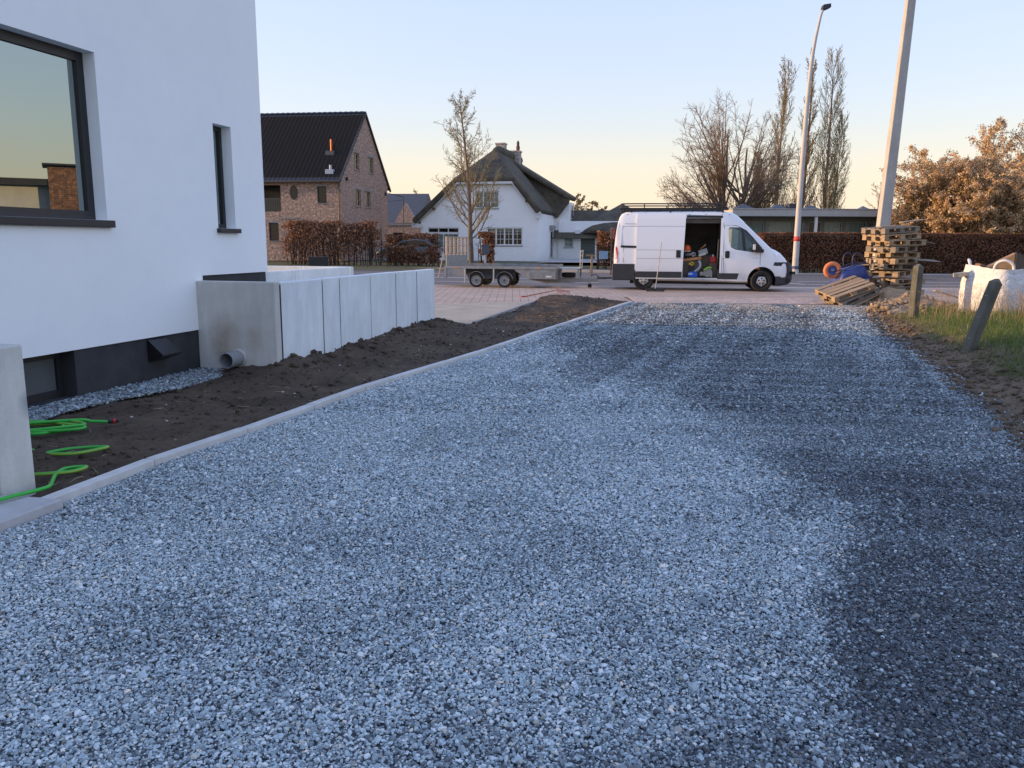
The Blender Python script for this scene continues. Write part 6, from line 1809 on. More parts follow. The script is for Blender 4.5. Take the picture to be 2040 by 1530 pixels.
def fan_tree(name, label, loc, trunks, rx, H, zc, nl, seed):
    """dome-shaped bare tree: limbs fan out from the trunks to an even rounded outline"""
    rg = np.random.default_rng(seed)
    out = [[], [], [], []]
    for (x0, h0, r0, lean) in trunks:
        k_ = 7; z = np.linspace(-.2, h0, k_ + 1)
        p = np.stack([x0 + lean * z + rg.normal(0, .05, k_ + 1), rg.normal(0, .05, k_ + 1), z], -1)
        out[0].append((p, r0 * np.linspace(1, .25, k_ + 1)))
    sub = dict(n=[5], k=[4, 3], wob=[.10, .14], up=[.02, .02], tip=[.35, .5], rmin=.0085, t0=[.12], ang=[32], ratio=[.45], rr=[.6], shape=lambda t, lv: 1.1 - .5 * t)
    for i in range(nl):
        ph = rg.uniform(0, 2 * PI); u = rg.uniform(-.62, .98); el = math.asin(max(-1, min(1, u)))
        rr = rg.uniform(.5, 1.0) ** .5
        tgt = np.array([rx * math.cos(el) * math.cos(ph) * rr + .3, rx * .85 * math.cos(el) * math.sin(ph) * rr, zc + (H - zc) * math.sin(el) * rr if u > 0 else zc + zc * .95 * math.sin(el)])
        tr = trunks[0] if (tgt[0] < (trunks[0][0] + trunks[-1][0]) / 2) == (rg.random() < .85) else trunks[-1]
        h = min(tr[1] * .9, max(1.3, tgt[2] * rg.uniform(.28, .62)))
        p0 = np.array([tr[0] + tr[3] * h, 0, h]); L = np.linalg.norm(tgt - p0)
        k_ = 8; t = np.linspace(0, 1, k_ + 1)[:, None]
        lift = np.array([0, 0, 1.]) * L * .10
        mid = (p0 + tgt) / 2 + lift * rg.uniform(-1.6, .3) + rg.normal(0, .12, 3)
        pts = (1 - t) ** 2 * p0 + 2 * t * (1 - t) * mid + t ** 2 * tgt + rg.normal(0, .035, (k_ + 1, 3)) * (t > 0)
        r0 = .022 + .0085 * L
        out[1].append((pts, np.maximum(r0 * (1 - t[:, 0] * .88), .009)))
        d_all = np.diff(pts, axis=0)
        for j in range(int(6 + L * 2.6)):
            f = rg.uniform(.22, 1.0); x = f * k_; ii_ = min(int(x), k_ - 1); q = pts[ii_] + d_all[ii_] * (x - ii_)
            dc = unit(d_all[ii_]); ax = rg.normal(0, 1, 3); side = unit(ax - dc * ax.dot(dc)); an = RAD(rg.uniform(22, 62))
            o2 = [[], []]
            grow(q, dc * math.cos(an) + side * math.sin(an), rg.uniform(.6, 1.5) * (1.1 - .35 * f), .018, 0, sub, o2, rg)
            out[2] += o2[0]; out[3] += o2[1]
    t_ = thing(name, label, 'tree', loc, 0)
    V, F = tubes_np(out[0], 8); np_mesh('trunk', V, F, BARK_D, t_, True)
    V, F = tubes_np(out[1], 5); np_mesh('limbs', V, F, BARK_D, t_, True)['kind'] = 'stuff'
    V, F = tubes_np(out[2] + out[3], 3); np_mesh('crown', V, F, BARK_D, t_)['kind'] = 'stuff'
    return t_
fan_tree('bare_tree', 'large rounded bare tree with two trunks behind the van', (18.0, 70, 0), [(-.1, 10.5, .30, .01), (1.45, 9.5, .25, .03)], 6.1, 15.0, 6.4, 135, 33)
def poplar(label, loc, H, w, seed, stems=None):
    PP_ = dict(n=[60, 9, 3], k=[9, 6, 4, 3], wob=[.02, .05, .09, .1], up=[.02, .16, .14, .1], tip=[.1, .2, .4, .5], rmin=.014, t0=[.06, .12, .1], ang=[30, 22, 24], ratio=[w, .45, .5], rr=[.26, .5, .6], shape=lambda t, lv: (1.15 - .75 * t) if lv == 0 else 1 - .3 * t)
    return tree('poplar', label, loc, H, stems or [((0, 0), (.01, 0, 1), 1.0, .32)], PP_, seed, BARK_D, BARK_G, group='poplars behind the bungalow', buds=(5200, .06, LBUD))
poplar('leftmost tall bare poplar, close beside the big spreading tree', (32.0, 100, 0), 21.4, .24, 41)
poplar('slim poplar half hidden behind the street lamp post', (35.2, 101, 0), 22.4, .19, 42)
poplar('rightmost and widest poplar, standing alone against the sky', (38.0, 100, 0), 22.6, .24, 43, [((0, 0), (-.01, 0, 1), 1.0, .32), ((.5, 0), (.09, 0, 1), .74, .18)])
poplar('short hazy poplar behind the right side of spreading tree', (30.2, 103, 0), 12.5, .26, 44)
PS = dict(n=[12, 6, 4], k=[6, 5, 3, 3], wob=[.06, .12, .15, .2], up=[.03, .06, .05, .03], tip=[.2, .3, .4, .5], rmin=.012, t0=[.25, .2, .1], ang=[45, 42, 45], ratio=[.5, .45, .5], rr=[.45, .5, .6], shape=shp_pyr)
tree('small_tree', 'small bare tree just left of the concrete pole', (35.5, 80, 0), 7.4, [((0, 0), (0, 0, 1), 1.0, .12), ((.3, 0), (.4, 0, 1), .7, .08)], PS, 46, BARK_D, BARK_D)
tree('small_tree', 'olive budding tree far behind the thatched garage ridge', (8.2, 92, 0), 6.6, [((0, 0), (0, 0, 1), 1, .1), ((.5, 0), (.3, 0, 1), .9, .1), ((-.5, 0), (-.3, 0, 1), .9, .1)], PS, 47, BARK_G, BARK_G, buds=(2600, .12, LBUD))
tree('small_tree', 'yellowish bare tree between the far roofs left of thatched house', (-12.2, 98, 0), 6.8, [((0, 0), (0, 0, 1), 1, .1), ((.8, 0), (.4, 0, 1), .9, .1)], PS, 48, BARK_G, BARK_G, buds=(1200, .10, LBUD))
tree('tall_tree', 'leafless tree top rising above magnolia at right edge', (36.2, 57, 0), 9.3, [((0, 0), (-.05, 0, 1), 1, .2), ((.3, 0), (.3, 0, 1), .9, .16)], dict(PS, rmin=.012, n=[16, 8, 5]), 49, BARK_D, BARK_D, buds=(1500, .05, LBUD))
# far wood on the horizon
rg = np.random.default_rng(77)
xs = rg.uniform(-220, 300, 900); ys = rg.uniform(190, 260, 900)
cl = []
for x_, y_ in zip(xs, ys):
    h_ = rg.uniform(2.5, 7.5) * (.6 + .8 * vnoise(np.array([x_ * .02]), np.array([1.0]), 4)[0]); m = 34
    cl.append(np.stack([x_ + rg.normal(0, 2.4, m), y_ + rg.normal(0, 2, m), np.abs(rg.normal(.5, .28, m)) * h_], -1))
cl = np.concatenate(cl)
tag(leaf_obj('distant_wood', cl, rg.uniform(.4, 1.1, len(cl)), attr_mat('far_twigs', [(0, (.06, .05, .035)), (1, (.16, .13, .08))], .9), rg), 'low belt of distant bare trees along the horizon', 'wood', kind='stuff')
# magnolia
PM = dict(n=[11, 8, 5], k=[7, 5, 4, 3], wob=[.08, .12, .16, .2], up=[.03, .05, .05, .05], tip=[.25, .3, .4, .5], rmin=.008, t0=[.15, .2, .2], ang=[46, 44, 46], ratio=[.62, .5, .45], rr=[.5, .5, .6], shape=lambda t, lv: 1.1 - .45 * t)
MAGP = attr_mat('magnolia_petals', [(0, (.48, .29, .15)), (.4, (.72, .49, .28)), (.8, (.86, .66, .42)), (1, (.9, .79, .58))], .6, trans=.35)
MAGL = attr_mat('magnolia_leaves', [(0, (.07, .075, .02)), (.6, (.19, .17, .05)), (1, (.32, .26, .09))], .6, trans=.3)
def magnolia(label, loc, H, seed, spread, n=26000):
    st_ = [((rg.normal(0, .3), rg.normal(0, .3)), (rg.uniform(-spread, spread), rg.uniform(-.5, .5), 1), rg.uniform(.75, 1.0), .10) for _ in range(7)]
    t, out = tree('magnolia', label, loc, H, st_, PM, seed, BARK, BARK_D, group='blossoming magnolias behind the clipped hedge')
    r_ = np.random.default_rng(seed + 1)
    tips = np.concatenate([g[0][1:] for l in out[2:] for g in l])
    q = tips[r_.integers(0, len(tips), n)] 
    cen = np.repeat(q, 3, 0) + r_.normal(0, .06, (3 * n, 3))
    k_ = cen[:, 2] > .8
    cen = cen[k_]
    o = leaf_obj('blossom', cen, .056 * r_.uniform(.6, 1.25, len(cen)), MAGP, r_, t, np.clip(r_.normal(.5, .25, len(cen)), 0, 1), .7); o['kind'] = 'stuff'
    q = tips[r_.integers(0, len(tips), n)] + r_.normal(0, .12, (n, 3))
    o = leaf_obj('leaves', q[:n // 2], .07 * r_.uniform(.6, 1.2, n // 2), MAGL, r_, t, asp=.5); o['kind'] = 'stuff'
    return t
magnolia('rounded pink magnolia directly right of the concrete pole', (25.0, 47.6, 0), 5.6, 51, .75)
magnolia('taller pink magnolia at the right edge of the view', (29.8, 48.6, 0), 6.9, 53, .65)
tag(leaf_obj('evergreen_shrub', np.random.default_rng(9).normal(0, 1, (2200, 3)) * np.array([.9, .6, .8]) + np.array([32.0, 46.8, 3.0]), np.full(2200, .08), attr_mat('evergreen', [(0, (.015, .03, .01)), (1, (.05, .08, .03))], .5), rg), 'dark evergreen bush under the magnolia at right edge', 'bush')
# ------------------------------------------------------------------ lamp post, concrete pole, street bits
POST = mat('pale_pole_paint', (.46, .45, .44), .6, .1, 2)
lp = thing('street_lamp', 'tall pale street lamp with curved top and red band', 'street lamp', (14.62, 42.0, .03), 0)
MB().tube(catmull([(0, 0, 0), (.0, 0, 3), (.03, 0, 6.2), (.09, 0, 9.0), (.20, 0, 10.9), (.42, 0, 12.4), (.55, 0, 12.85)], 5), np.interp(np.linspace(0, 1, 31), [0, .2, .8, 1], [.17, .14, .075, .05]), 10).build('pole', POST, lp, smooth=True)
MB().tube([(0, 0, 1.66), (.003, 0, 1.90)], [.163, .161], 16).build('red_band', mat('red_band', (.62, .07, .06), .6), lp, smooth=True); MB().tube([(0, 0, .26), (0, 0, .40)], .176, 16).build('blue_band', mat('blue_band', (.05, .08, .16), .6), lp, smooth=True)
MB().tube([(0, 0, 0), (0, 0, .2)], [.2, .19], 12).build('base', POST, lp)
hd = MB(TR(.60, 0, 12.95, ry=RAD(-12))); hd.prism([(-.14, -.05), (.0, -.13), (.28, -.08), (.30, .10), (-.06, .12)], -.16, .16, 'xz'); hd.build('lamp_head', mat('lamp_black', (.02, .022, .028), .5), lp, recalc=True, bevel=.02)
cp_ = thing('concrete_pole', 'thick square concrete utility pole rising behind the pallets', 'pole', (10.95, 24.4, -.05), RAD(-4))
CPM = concrete_mat('pole_concrete', (.40, .385, .36), (.50, .485, .455))
b = MB(); w0, w1, H_, lx = .168, .10, 11.0, .42
b.add([(-w0, -w0, 0), (w0, -w0, 0), (w0, w0, 0), (-w0, w0, 0), (lx - w1, -w1, H_), (lx + w1, -w1, H_), (lx + w1, w1, H_), (lx - w1, w1, H_)], [(0, 3, 2, 1), (4, 5, 6, 7), (0, 1, 5, 4), (1, 2, 6, 5), (2, 3, 7, 6), (3, 0, 4, 7)]); b.build('shaft', CPM, cp_, bevel=.02)
MB().box(.30, .62, -.25, -.19, 10.2, 10.3).build('bracket', GALV, cp_)
bxp = thing('black_planter', 'black cube planter on the far verge before beech hedge', 'planter', (-11.0, 46.0, .08), RAD(12))
MB().box(-.55, .55, -.5, .5, 0, .62).build('box', mat('planter_black', (.012, .013, .016), .4), bxp, bevel=.01); MB().box(-.5, .5, -.45, .45, .621, .63).build('soil_fill', SOIL, bxp)
mbx = thing('mailbox', 'dark grey mailbox on a pale post near the tree trunk', 'mailbox', (-1.62, 48.0, .12), RAD(5))
MB().box(-.06, .06, -.05, .05, 0, .75).build('post', mat('pale_post', (.45, .45, .44), .7), mbx); MB().box(-.22, .22, -.16, .16, .75, 1.22).build('box', mat('mailbox_grey', (.07, .085, .11), .5), mbx, bevel=.02); MB().prism([(-.25, 1.22), (.25, 1.22), (.2, 1.32), (-.2, 1.32)], -.18, .18, 'xz').build('roof', MATS['mailbox_grey'], mbx, recalc=True)
mk = thing('marker_post', 'thin dark post with red and white sign behind van rear', 'sign', (4.85, 40.0, 0), 0)
MB().box(-.03, .03, -.03, .03, 0, 2.25).build('post', mat('post_brown', (.09, .07, .06), .7), mk); MB().box(.04, .13, -.02, .02, 1.75, 2.28).build('plate', mat('sign_red', (.5, .10, .06), .6), mk); MB().box(-.05, .039, -.02, .02, 1.75, 2.28).build('plate', mat('sign_pale', (.42, .30, .24), .6), mk)
wp = thing('wooden_post', 'short wooden post with a dark rail behind the trailer hitch', 'post', (3.95, 40.5, 0), 0)
MB().box(-.05, .05, -.05, .05, -.1, .95).build('post', wood_mat('post_wood', (.30, .18, .10), (.45, .28, .16)), wp); MB().box(-.28, .12, -.04, .04, .90, .98).build('rail', MATS['post_wood'], wp)
bo = thing('board_sign', 'small blue notice board before the garage shrub', 'sign', (5.2, 46.6, .1), 0)
MB().box(-.25, .25, -.02, .02, .55, 1.0).build('board', mat('notice_blue', (.22, .33, .45), .5), bo); MB().box(-.03, .03, .021, .06, 0, .9).build('leg', VBLK, bo)
# parked dark car, partly hidden
car = thing('parked_car', 'dark blue car parked behind the low beech hedge', 'car', (-6.9, 54.6, .25), RAD(172))
CP = mat('car_navy', (.012, .016, .03), .25, .1, coat=1.0)
def car_loft():
    S = [(-2.1, .35, .75, .70), (-2.05, .28, .95, .80), (-1.5, .22, 1.0, .86), (-.9, .2, 1.05, .88), (1.2, .2, 1.0, .88), (1.9, .25, .92, .82), (2.1, .32, .75, .68)]
    b = MB(); rows = []
    for x, zb, zt_, w in S:
        h = [(-w * .85, zb), (-w, zb + .15), (-w, zt_ - .2), (-w * .94, zt_ - .03), (-w * .85, zt_), (w * .85, zt_), (w * .94, zt_ - .03), (w, zt_ - .2), (w, zb + .15), (w * .85, zb)]
        rows.append([(x, y, z) for y, z in h])
    n = 10
    for r in rows: b.v += r
    for i in range(len(rows) - 1):
        for j in range(n): b.f.append((i * n + j, i * n + (j + 1) % n, (i + 1) * n + (j + 1) % n, (i + 1) * n + j))
    b.f.append(tuple(range(n))); b.f.append(tuple(reversed(range((len(rows) - 1) * n, len(rows) * n))))
    return b
cb = car_loft().build('body', CP, car, recalc=True); auto_smooth(cb, 40)
b = MB(); b.prism([(-1.95, .96), (-1.45, 1.42), (-.6, 1.50), (.35, 1.40), (1.05, .98)], -.70, .70, 'xz'); auto_smooth(b.build('cabin', CP, car, recalc=True, bevel=.08, bseg=3))
for s_ in (-.705, .705):
    b = MB(); b.prism([(-1.6, 1.02), (-1.25, 1.36), (-.55, 1.43), (.25, 1.34), (.75, 1.02)], s_ - .004, s_ + .004, 'xz'); b.build('side_window', DGL, car, recalc=True)
for X_ in (-1.35, 1.4):
    for s_ in (-.80, .80): wheel(car, X_, s_, .31, .31, .2, .2, -1 if s_ < 0 else 1, 'tr')
for s_ in (-.72, .72): MB().box(-2.13, -2.0, s_ - .12, s_ + .12, .72, .86).build('tail_light', TAIL, car, bevel=.02); MB().box(2.0, 2.11, s_ - .13, s_ + .1, .66, .78).build('headlight', LAMP, car, bevel=.02)
# wire fence before the thin hedge
wf = thing('wire_fence', 'thin dark post and wire fence along the far verge', 'fence', (-13.6, 49.9, .12), RAD(-6))
for i in range(9): MB().tube([(i * 1.2, 0, -.1), (i * 1.2, 0, 1.25)], .022, 6).build('post', DFRAME, wf)
for zz in (.3, .6, .9, 1.2): MB().tube([(0, 0, zz), (9.6, 0, zz)], .006, 3).build('wire', DFRAME, wf)

# ------------------------------------------------------------------ pallets
PW = wood_mat('pallet_wood', (.27, .19, .115), (.46, .34, .215))
PWG = wood_mat('pallet_wood_grey', (.17, .14, .11), (.29, .245, .195))
def make_pallet(name, label, m):
    t = thing(name, label, 'pallet', (0, 0, 0), 0, 'wooden pallets beside the drive')
    def brd(x0, x1, y0, y1, z0, z1, nm): 
        return MB().box(x0, x1, y0, y1, z0, z1).build(nm, m, t)
    for y in (-.40, -.20, -.0625, .075, .275):
        brd(-.6, .6, y, y + (.125 if abs(y) != .2 else .1), .122, .144, 'deck_board')
    for x in (-.6, -.0725, .455): brd(x, x + .145, -.4, .4, .10, .1215, 'cross_board')
    for y in (-.40, -.0725, .255): brd(-.6, .6, y, y + .145, 0, .022, 'base_board')
    for x in (-.6, -.0725, .455):
        for y in (-.40, -.0725, .255): brd(x + .002, x + .143, y + .002, y + .143, .0225, .0995, 'block')
    return t
pal = make_pallet('pallet', 'wooden pallet', PW); palg = make_pallet('pallet', 'wooden pallet', PWG)
ORD = ['bottom', 'second', 'third', 'fourth', 'fifth', 'sixth', 'seventh', 'eighth', 'ninth', 'tenth', 'eleventh', 'top']
SX, SY = 10.15, 21.75
first = {id(pal): True, id(palg): True}
def put(src, loc, rot, label):
    o = src if first[id(src)] else copy_tree(src)
    first[id(src)] = False
    o.location = loc; o.rotation_euler = rot; o['label'] = label
    return o
zz = 0.05
for i in range(12):
    src = palg if i % 3 == 2 else pal
    dx = [0.10, .12, .09, .14, -.05, -.1, -.04, .02, -.08, .05, -.1, -.12][i]; tl = [0, 0, 0, .01, .03, -.02, .01, -.02, .03, .02, .06, .07][i]
    ln = ['at the bottom of the tall stack', 'second from bottom of the tall stack', 'third from bottom of the tall stack', 'fourth from bottom of the tall stack', 'fifth from bottom of the tall stack', 'sixth from bottom of the tall stack', 'seventh from bottom of the tall stack', 'fifth from top of the tall stack', 'fourth from top of the tall stack', 'third from top of the tall stack', 'second from top of the tall stack', 'topmost of the tall stack'][i]
    put(src, (SX + dx, SY + random.uniform(-.12, .12), zz), (tl * .6, -tl, RAD(33 + random.uniform(-16, 16))), ('weathered' if src is palg else 'pale') + ' wooden pallet ' + ln)
    zz += .150 + abs(tl) * .45 + (.05 if i == 3 else 0)
for i in range(3):
    put(palg if i == 1 else pal, (8.62 + .16 * i, 20.95 + .05 * i, .30 - .125 * i + .02), (RAD(14), RAD(-17 - 2 * i), RAD(14 + 5 * i)), ['topmost slanting pallet under the upturned wheelbarrow', 'middle slanting pallet under the upturned wheelbarrow', 'lowest slanting pallet resting on the gravel edge'][i])
def board(label, loc, rot, L_, w_, t_, m=PW):
    b = MB(); b.box(-L_ / 2, L_ / 2, -w_ / 2, w_ / 2, -t_ / 2, t_ / 2); o = b.build('board', m, None, bevel=.004); o.location = loc; o.rotation_euler = rot
    return tag(o, label, 'board', 'loose boards around the pallets')
board('long pale plank leaning right of the slanting pallets', (9.62, 21.0, .22), (RAD(40), RAD(-22), RAD(20)), 1.35, .30, .022)
board('square pale board standing on edge before the pallet stack', (9.86, 20.55, .24), (RAD(62), RAD(8), RAD(-12)), .62, .36, .022)
board('short pale block lying before the square board', (9.1, 20.05, .05), (0, 0, RAD(8)), .36, .09, .075)
board('pale plank lying behind the upright fence post', (10.35, 18.9, .33), (0, RAD(16), RAD(-8)), .95, .16, .03)
board('thin lath crossing left behind the upright fence post', (11.0, 18.8, .42), (0, RAD(38), RAD(4)), .55, .06, .03)
board('thin lath crossing right behind the upright fence post', (11.75, 18.7, .44), (0, RAD(-36), RAD(4)), .75, .05, .03)
board('pale plank lying flat left of the white sack', (12.0, 18.6, .27), (0, RAD(2), RAD(2)), 1.5, .14, .05)
board('loose thin board sticking out of the pallet stack right side', (10.9, 21.45, 1.12), (RAD(12), RAD(3), RAD(28)), 1.0, .22, .018, PWG)
board('loose board lying crosswise on top of pallet stack', (10.55, 21.65, 2.14), (RAD(4), RAD(-6), RAD(22)), .8, .14, .022, PW)
board('small loose board on the left of the stack top', (9.85, 21.5, 2.0), (0, RAD(-4), RAD(26)), .7, .14, .022, PW)

for i_, (lx_, ly_, lz_, rz_, ll_, lab_) in enumerate(((10.65, 21.3, .62, 12, 1.1, 'thin slat jutting right from the lower pallet stack'), (9.65, 21.25, .95, 48, .8, 'thin slat jutting left from the middle of pallet stack'), (10.75, 21.5, 1.62, 20, .95, 'thin slat jutting right high on the pallet stack'), (9.55, 21.4, 1.55, 40, .7, 'thin slat jutting left high on the pallet stack'), (10.2, 21.15, .42, -6, 1.0, 'thin slat across the front foot of pallet stack'))):
    board(lab_, (lx_, ly_, lz_), (RAD(random.uniform(-8, 8)), RAD(random.uniform(-8, 8)), RAD(rz_)), ll_, .10, .02, PW if i_ % 2 else PWG)
# wheelbarrow, upside down
wb = thing('wheelbarrow', 'blue wheelbarrow upside down on the slanting pallets, orange wheel up', 'wheelbarrow', (8.95, 21.75, .58), RAD(8))
BLU = mat('barrow_blue', (.045, .075, .26), .5, .25, 6)
T_ = TR(.12, 0, -.02, ry=RAD(-14))
lo = [(-.50, -.33, 0), (.48, -.33, 0), (.48, .33, 0), (-.50, .33, 0)]; hi = [(-.20, -.20, .36), (.36, -.20, .36), (.36, .20, .36), (-.20, .20, .36)]
b = MB(T_); b.add(lo + hi, [(4, 5, 6, 7), (0, 1, 5, 4), (1, 2, 6, 5), (2, 3, 7, 6), (3, 0, 4, 7)]); tro = b.build('tray', BLU, wb, recalc=True, bevel=.05, bseg=4)
auto_smooth(tro, 50); md = tro.modifiers.new('solid', 'SOLIDIFY'); md.thickness = .006
rim = MB(T_); rim.tube([(-.51, -.34, 0), (.49, -.34, 0), (.49, .34, 0), (-.51, .34, 0)], .014, 6, closed=True); rim.build('tray_rim', BLU, wb)
NAVY = mat('navy_tube', (.035, .045, .10), .45)
for s_ in (-1, 1):
    MB(T_).tube(catmull([(-.62, s_ * .05, .25), (-.42, s_ * .16, .30), (-.10, s_ * .22, .385), (.36, s_ * .24, .39), (.80, s_ * .28, .22), (1.05, s_ * .29, .15)], 5), .017, 8).build('handle_tube', NAVY, wb, smooth=True)
    MB(T_).tube(catmull([(.02, s_ * .22, .39), (.04, s_ * .23, .58), (.12, s_ * .23, .70), (.24, s_ * .23, .70), (.32, s_ * .23, .58), (.40, s_ * .24, .39)], 5), .015, 8).build('leg', NAVY, wb, smooth=True)
wt_ = TR(-.44, 0, .40, ry=0, rx=RAD(90), rz=RAD(-18))
ty = MB(T_ @ wt_); ty.lathe([(.12, -.035), (.17, -.055), (.215, -.04), (.23, 0), (.215, .04), (.17, .055), (.12, .035)], 32, None, cap=False); wo = ty.build('wheel', mat('orange_rubber', (.62, .19, .075), .6, .12), wb, smooth=True)
rm = MB(T_ @ wt_); rm.lathe([(.125, .036), (.11, .02), (.04, .012), (.035, .05), (0, .052)], 24, None, cap=False); rm.lathe([(.125, -.036), (.11, -.02), (.04, -.012), (.035, -.05), (0, -.052)], 24, None, cap=False); rm.build('rim', BLU, wo, smooth=True)
MB(T_).tube([(-.44, -.09, .40), (-.44, .09, .40)], .012, 8).build('axle', GALV, wo)
for s_ in (-1, 1): MB(T_).tube([(-.62, s_ * .05, .25), (-.44, s_ * .08, .40), (-.20, s_ * .2, .36)], .012, 6).build('fork', NAVY, wb)

# ------------------------------------------------------------------ big white sacks
def bag_mat():
    m, nt, b = nodes('woven_white')
    v = coord(nt, 'Object'); f = noise(nt, v, 5, 5, .6, .6)
    nt.links.new(ramp(nt, f, [(.3, (.60, .61, .63)), (.7, (.76, .76, .76))]), b.inputs['Base Color']); b.inputs['Roughness'].default_value = .75
    bump(nt, b, noise(nt, coord(nt, 'Object', (1, 1, 2.2)), 4.5, 5, .6, 1.2), .9, .05)
    return m
BAGM = bag_mat()
def big_bag(name, label, loc, rz, W_, D_, H_, seed):
    t = thing(name, label, 'sack', loc, rz, None)
    rg = np.random.default_rng(seed)
    nu, nv = 64, 26
    V = []
    for j in range(nv + 1):
        v = j / nv
        for i in range(nu):
            a = 2 * PI * i / nu; c, s_ = math.cos(a), math.sin(a)
            k_ = 1 / (abs(c) ** 5 + abs(s_) ** 5) ** .2
            bul = 1 + .09 * math.sin(PI * min(v, 1) * .95) - .05 * v
            fold = .035 * math.sin(a * 9 + v * 3) * max(0, .45 - v) * 2 + .02 * math.sin(v * 22 + a * 2) * max(0, .4 - v) * 2.2
            V.append((c * k_ * W_ / 2 * bul * (1 + fold), s_ * k_ * D_ / 2 * bul * (1 + fold), v * H_ * (1 + .035 * math.sin(a * 2 + seed)) ))
    V = np.array(V); V += rg.normal(0, .004, V.shape)
    F = [(j * nu + i, j * nu + (i + 1) % nu, (j + 1) * nu + (i + 1) % nu, (j + 1) * nu + i) for j in range(nv) for i in range(nu)]
    np_mesh('sack_body', V, np.array(F), BAGM, t, True)
    for (sx, sy) in ((-1, -1), (1, -1), (1, 1), (-1, 1)):
        x0, y0 = sx * W_ * .47, sy * D_ * .47
        MB().tube(catmull([(x0, y0 * .55, H_ - .15), (x0 * .98, y0 * .6, H_ + .05), (x0 * .85, y0 * .82, H_ + .13), (x0 * .62, y0 * .98, H_ + .06), (x0 * .55, y0, H_ - .15)], 5), .026, 6).build('lifting_loop', BAGM, t, smooth=True)
    return t
bag = big_bag('bulk_sack', 'big white woven sack of rubble with lifting loops behind tilted post', (9.55, 15.75, .04), RAD(13), 1.12, 1.12, 1.06, 3)
bag2 = big_bag('bulk_sack', 'slumped second white sack at the right frame edge', (10.9, 15.4, .03), RAD(8), 1.0, 1.0, 1.08, 5)
FILL = rocks('rubble_fill', np.stack([rng.uniform(-.38, .38, 120), rng.uniform(-.38, .38, 120), rng.uniform(.78, .93, 120)], -1), rng.uniform(.05, .12, 120), mat('rubble', (.20, .16, .13), .9, .3, 5), parent=bag, seed=12); FILL['kind'] = 'stuff'
sh_ = thing('roofing_sheet', 'bent dark roofing sheet sticking up out of white sack', 'sheet', (9.62, 15.75, 1.02), RAD(-25))
b = MB(); b.prism([(-.36, -.06), (-.34, .02), (.06, .26), (.06, -.06)], -.12, .2, 'xz'); b.build('brown_side', mat('brown_sheet', (.26, .17, .10), .85, .2, 14), sh_, recalc=True, bevel=.01)
b = MB(); b.prism([(.062, -.06), (.062, .27), (.14, .24), (.30, .05), (.32, -.06)], -.14, .22, 'xz'); b.build('dark_side', mat('bitumen', (.025, .028, .035), .8), sh_, recalc=True, bevel=.01)
o = MB().box(-.16, .16, -.06, .06, -.10, .12).build('brick_lump', mat('brown_brick_lump', (.24, .13, .08), .9, .2, 8), None, bevel=.02); o.location = (9.18, 15.9, 1.02); o.rotation_euler = (.1, .2, .5); tag(o, 'brown rubble brick on the left rim of white sack', 'brick')
o = MB().box(-.2, .2, -.07, .07, -.04, .04).build('plank_end', mat('pale_plank', (.5, .42, .3), .8), None, bevel=.01); o.location = (8.88, 15.95, .95); o.rotation_euler = (0, -.1, .3); tag(o, 'pale plank end poking out left of white sack', 'board')
MARK = mat('print_ink', (.05, .07, .12), .7)
# the faded print on the sack: a small diamond emblem above a row of short ink strokes
b = MB()
for i in range(15):
    x = -.16 + i * .036; h = random.uniform(.018, .05); sl_ = random.uniform(-.01, .012)
    b.add([(x, -.617, .46), (x + .014, -.617, .46), (x + .014 + sl_, -.617, .46 + h), (x + sl_, -.617, .46 + h)], [(0, 1, 2, 3)])
    if i % 2: b.add([(x, -.617, .46 + h * .5), (x + .036, -.617, .46 + h * .5), (x + .036, -.617, .47 + h * .5), (x, -.617, .47 + h * .5)], [(0, 1, 2, 3)])
o = b.build('print', MARK, bag); o['kind'] = 'stuff'
MB().add([(-.02, -.617, .53), (.04, -.617, .60), (-.01, -.617, .68), (-.06, -.617, .60)], [(0, 1, 2, 3)]).build('emblem', mat('emblem_ink', (.16, .20, .17), .8), bag)

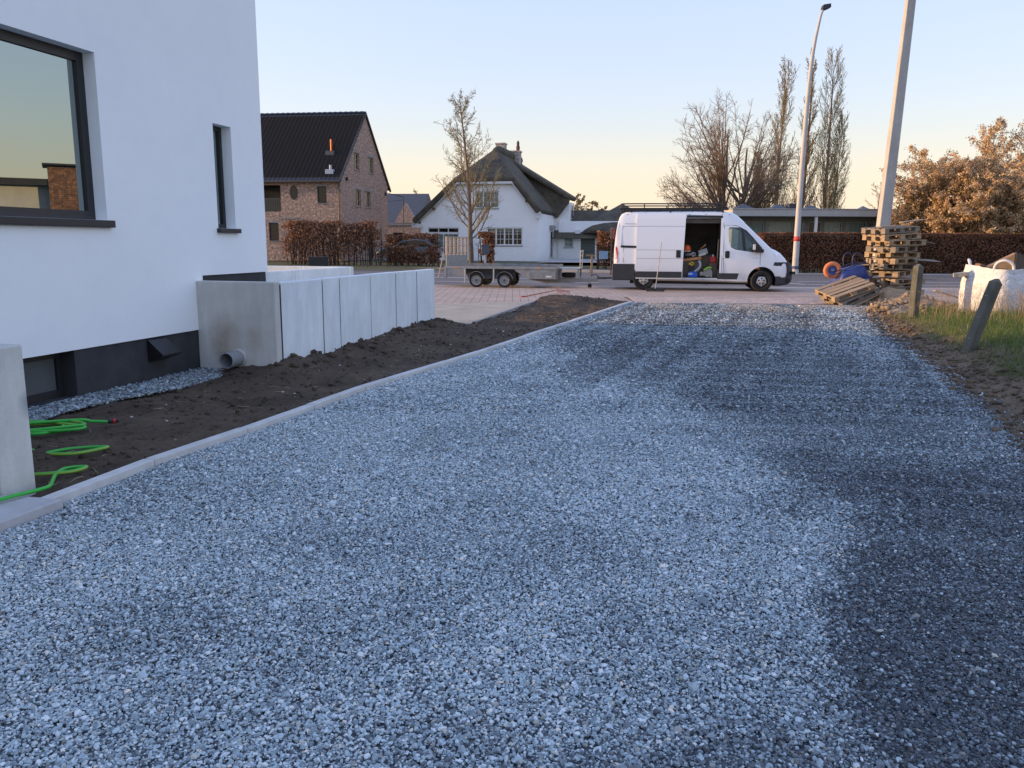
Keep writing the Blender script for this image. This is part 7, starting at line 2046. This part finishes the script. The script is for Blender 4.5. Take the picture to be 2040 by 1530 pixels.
# ------------------------------------------------------------------ concrete fence posts and wires
sh_.scale = (1.35, 1.35, 1.35)
FP_ = concrete_mat('mossy_concrete', (.085, .085, .068), (.165, .16, .13))
def fpost(label, loc, rot, H_, w_):
    t = thing('fence_post', label, 'post', loc, 0, 'old concrete fence posts on the bank')
    t.rotation_euler = rot
    b = MB(); h = w_ / 2
    b.add([(-h, -h, -.35), (h, -h, -.35), (h, h, -.35), (-h, h, -.35), (-h, -h, H_ - .06), (h, -h, H_ - .06), (h, h, H_ - .06), (-h, h, H_ - .06), (0, -h * .5, H_), (0, h * .5, H_)],
          [(0, 3, 2, 1), (0, 1, 5, 4), (1, 2, 6, 5), (2, 3, 7, 6), (3, 0, 4, 7), (4, 5, 8), (6, 7, 9), (5, 6, 9, 8), (7, 4, 8, 9)])
    b.build('shaft', FP_, t, bevel=.008)
    for z in (.25, .55, .85): MB().tube([(-h - .004, -.02, z), (-h - .004, .02, z)], .006, 5).build('staple', GALV, t)
    return t
fpost('upright concrete fence post between pallets and white sack', (7.93, 15.9, .05), (0, RAD(1.5), RAD(20)), 1.10, .14)
fpost('tilted dark concrete fence post in front of white sack', (6.12, 10.75, .02), (RAD(2), RAD(20), RAD(20)), 1.12, .122)
fw = thing('fence_wires', 'thin rusty wires strung between the old concrete posts', 'wire', (0, 0, 0))
for z in (.30, .58): MB().tube(catmull([(9.2, 18.5, z + .05), (7.95, 15.85, z + .06), (7.1, 13.3, z - .06), (6.12 + z * .28, 10.7, z + .02), (5.0, 7.5, z - .1)], 6), .003, 4).build('wire', mat('rusty_wire', (.10, .07, .05), .8), fw)
# crumbly mound of sandy earth at the pallets' foot
def mound(x, y): return .30 * np.exp(-(((x - 9.7) / .75) ** 2 + ((y - 19.6) / 1.0) ** 2)) + .16 * np.exp(-(((x - 8.3) / .55) ** 2 + ((y - 18.0) / .9) ** 2))
n = 2600
x = rng.normal(9.2, .75, n); y = rng.normal(19.0, .95, n); k = (x > right_x(y) + .05); x, y = x[k], y[k]
sz = .015 + .07 * rng.random(len(x)) ** 3
BSAND = mat('sandy_earth', (.25, .185, .125), .95, .35, 6, .6, 30, .02, space='World')
tag(rocks('earth_mound', np.stack([x, y, bank_h(x, y) + mound(x, y) * rng.random(len(x)) + sz * .2], -1), sz, BSAND, seed=31), 'mound of crumbly sandy earth at the foot of pallets', 'earth', kind='stuff')
grid_patch('earth_heap', [(8.0, 17.0), (9.0, 16.8), (11.2, 18.2), (11.2, 20.8), (9.4, 20.6), (8.4, 18.8)], .06, lambda x, y: bank_h(x, y) - .02 + mound(x, y) + .10 * fbm(x * 6, y * 6, 4, 3), BSAND)
# litter
o = MB().box(-.05, .05, -.02, .02, 0, .015).build('paper_scrap', mat('label_white', (.6, .6, .58)), None, bevel=.004); o.location = (4.25, 6.45, .06); o.rotation_euler = (.2, .1, .4); tag(o, 'white scrap of litter on the lower right bank', 'litter')
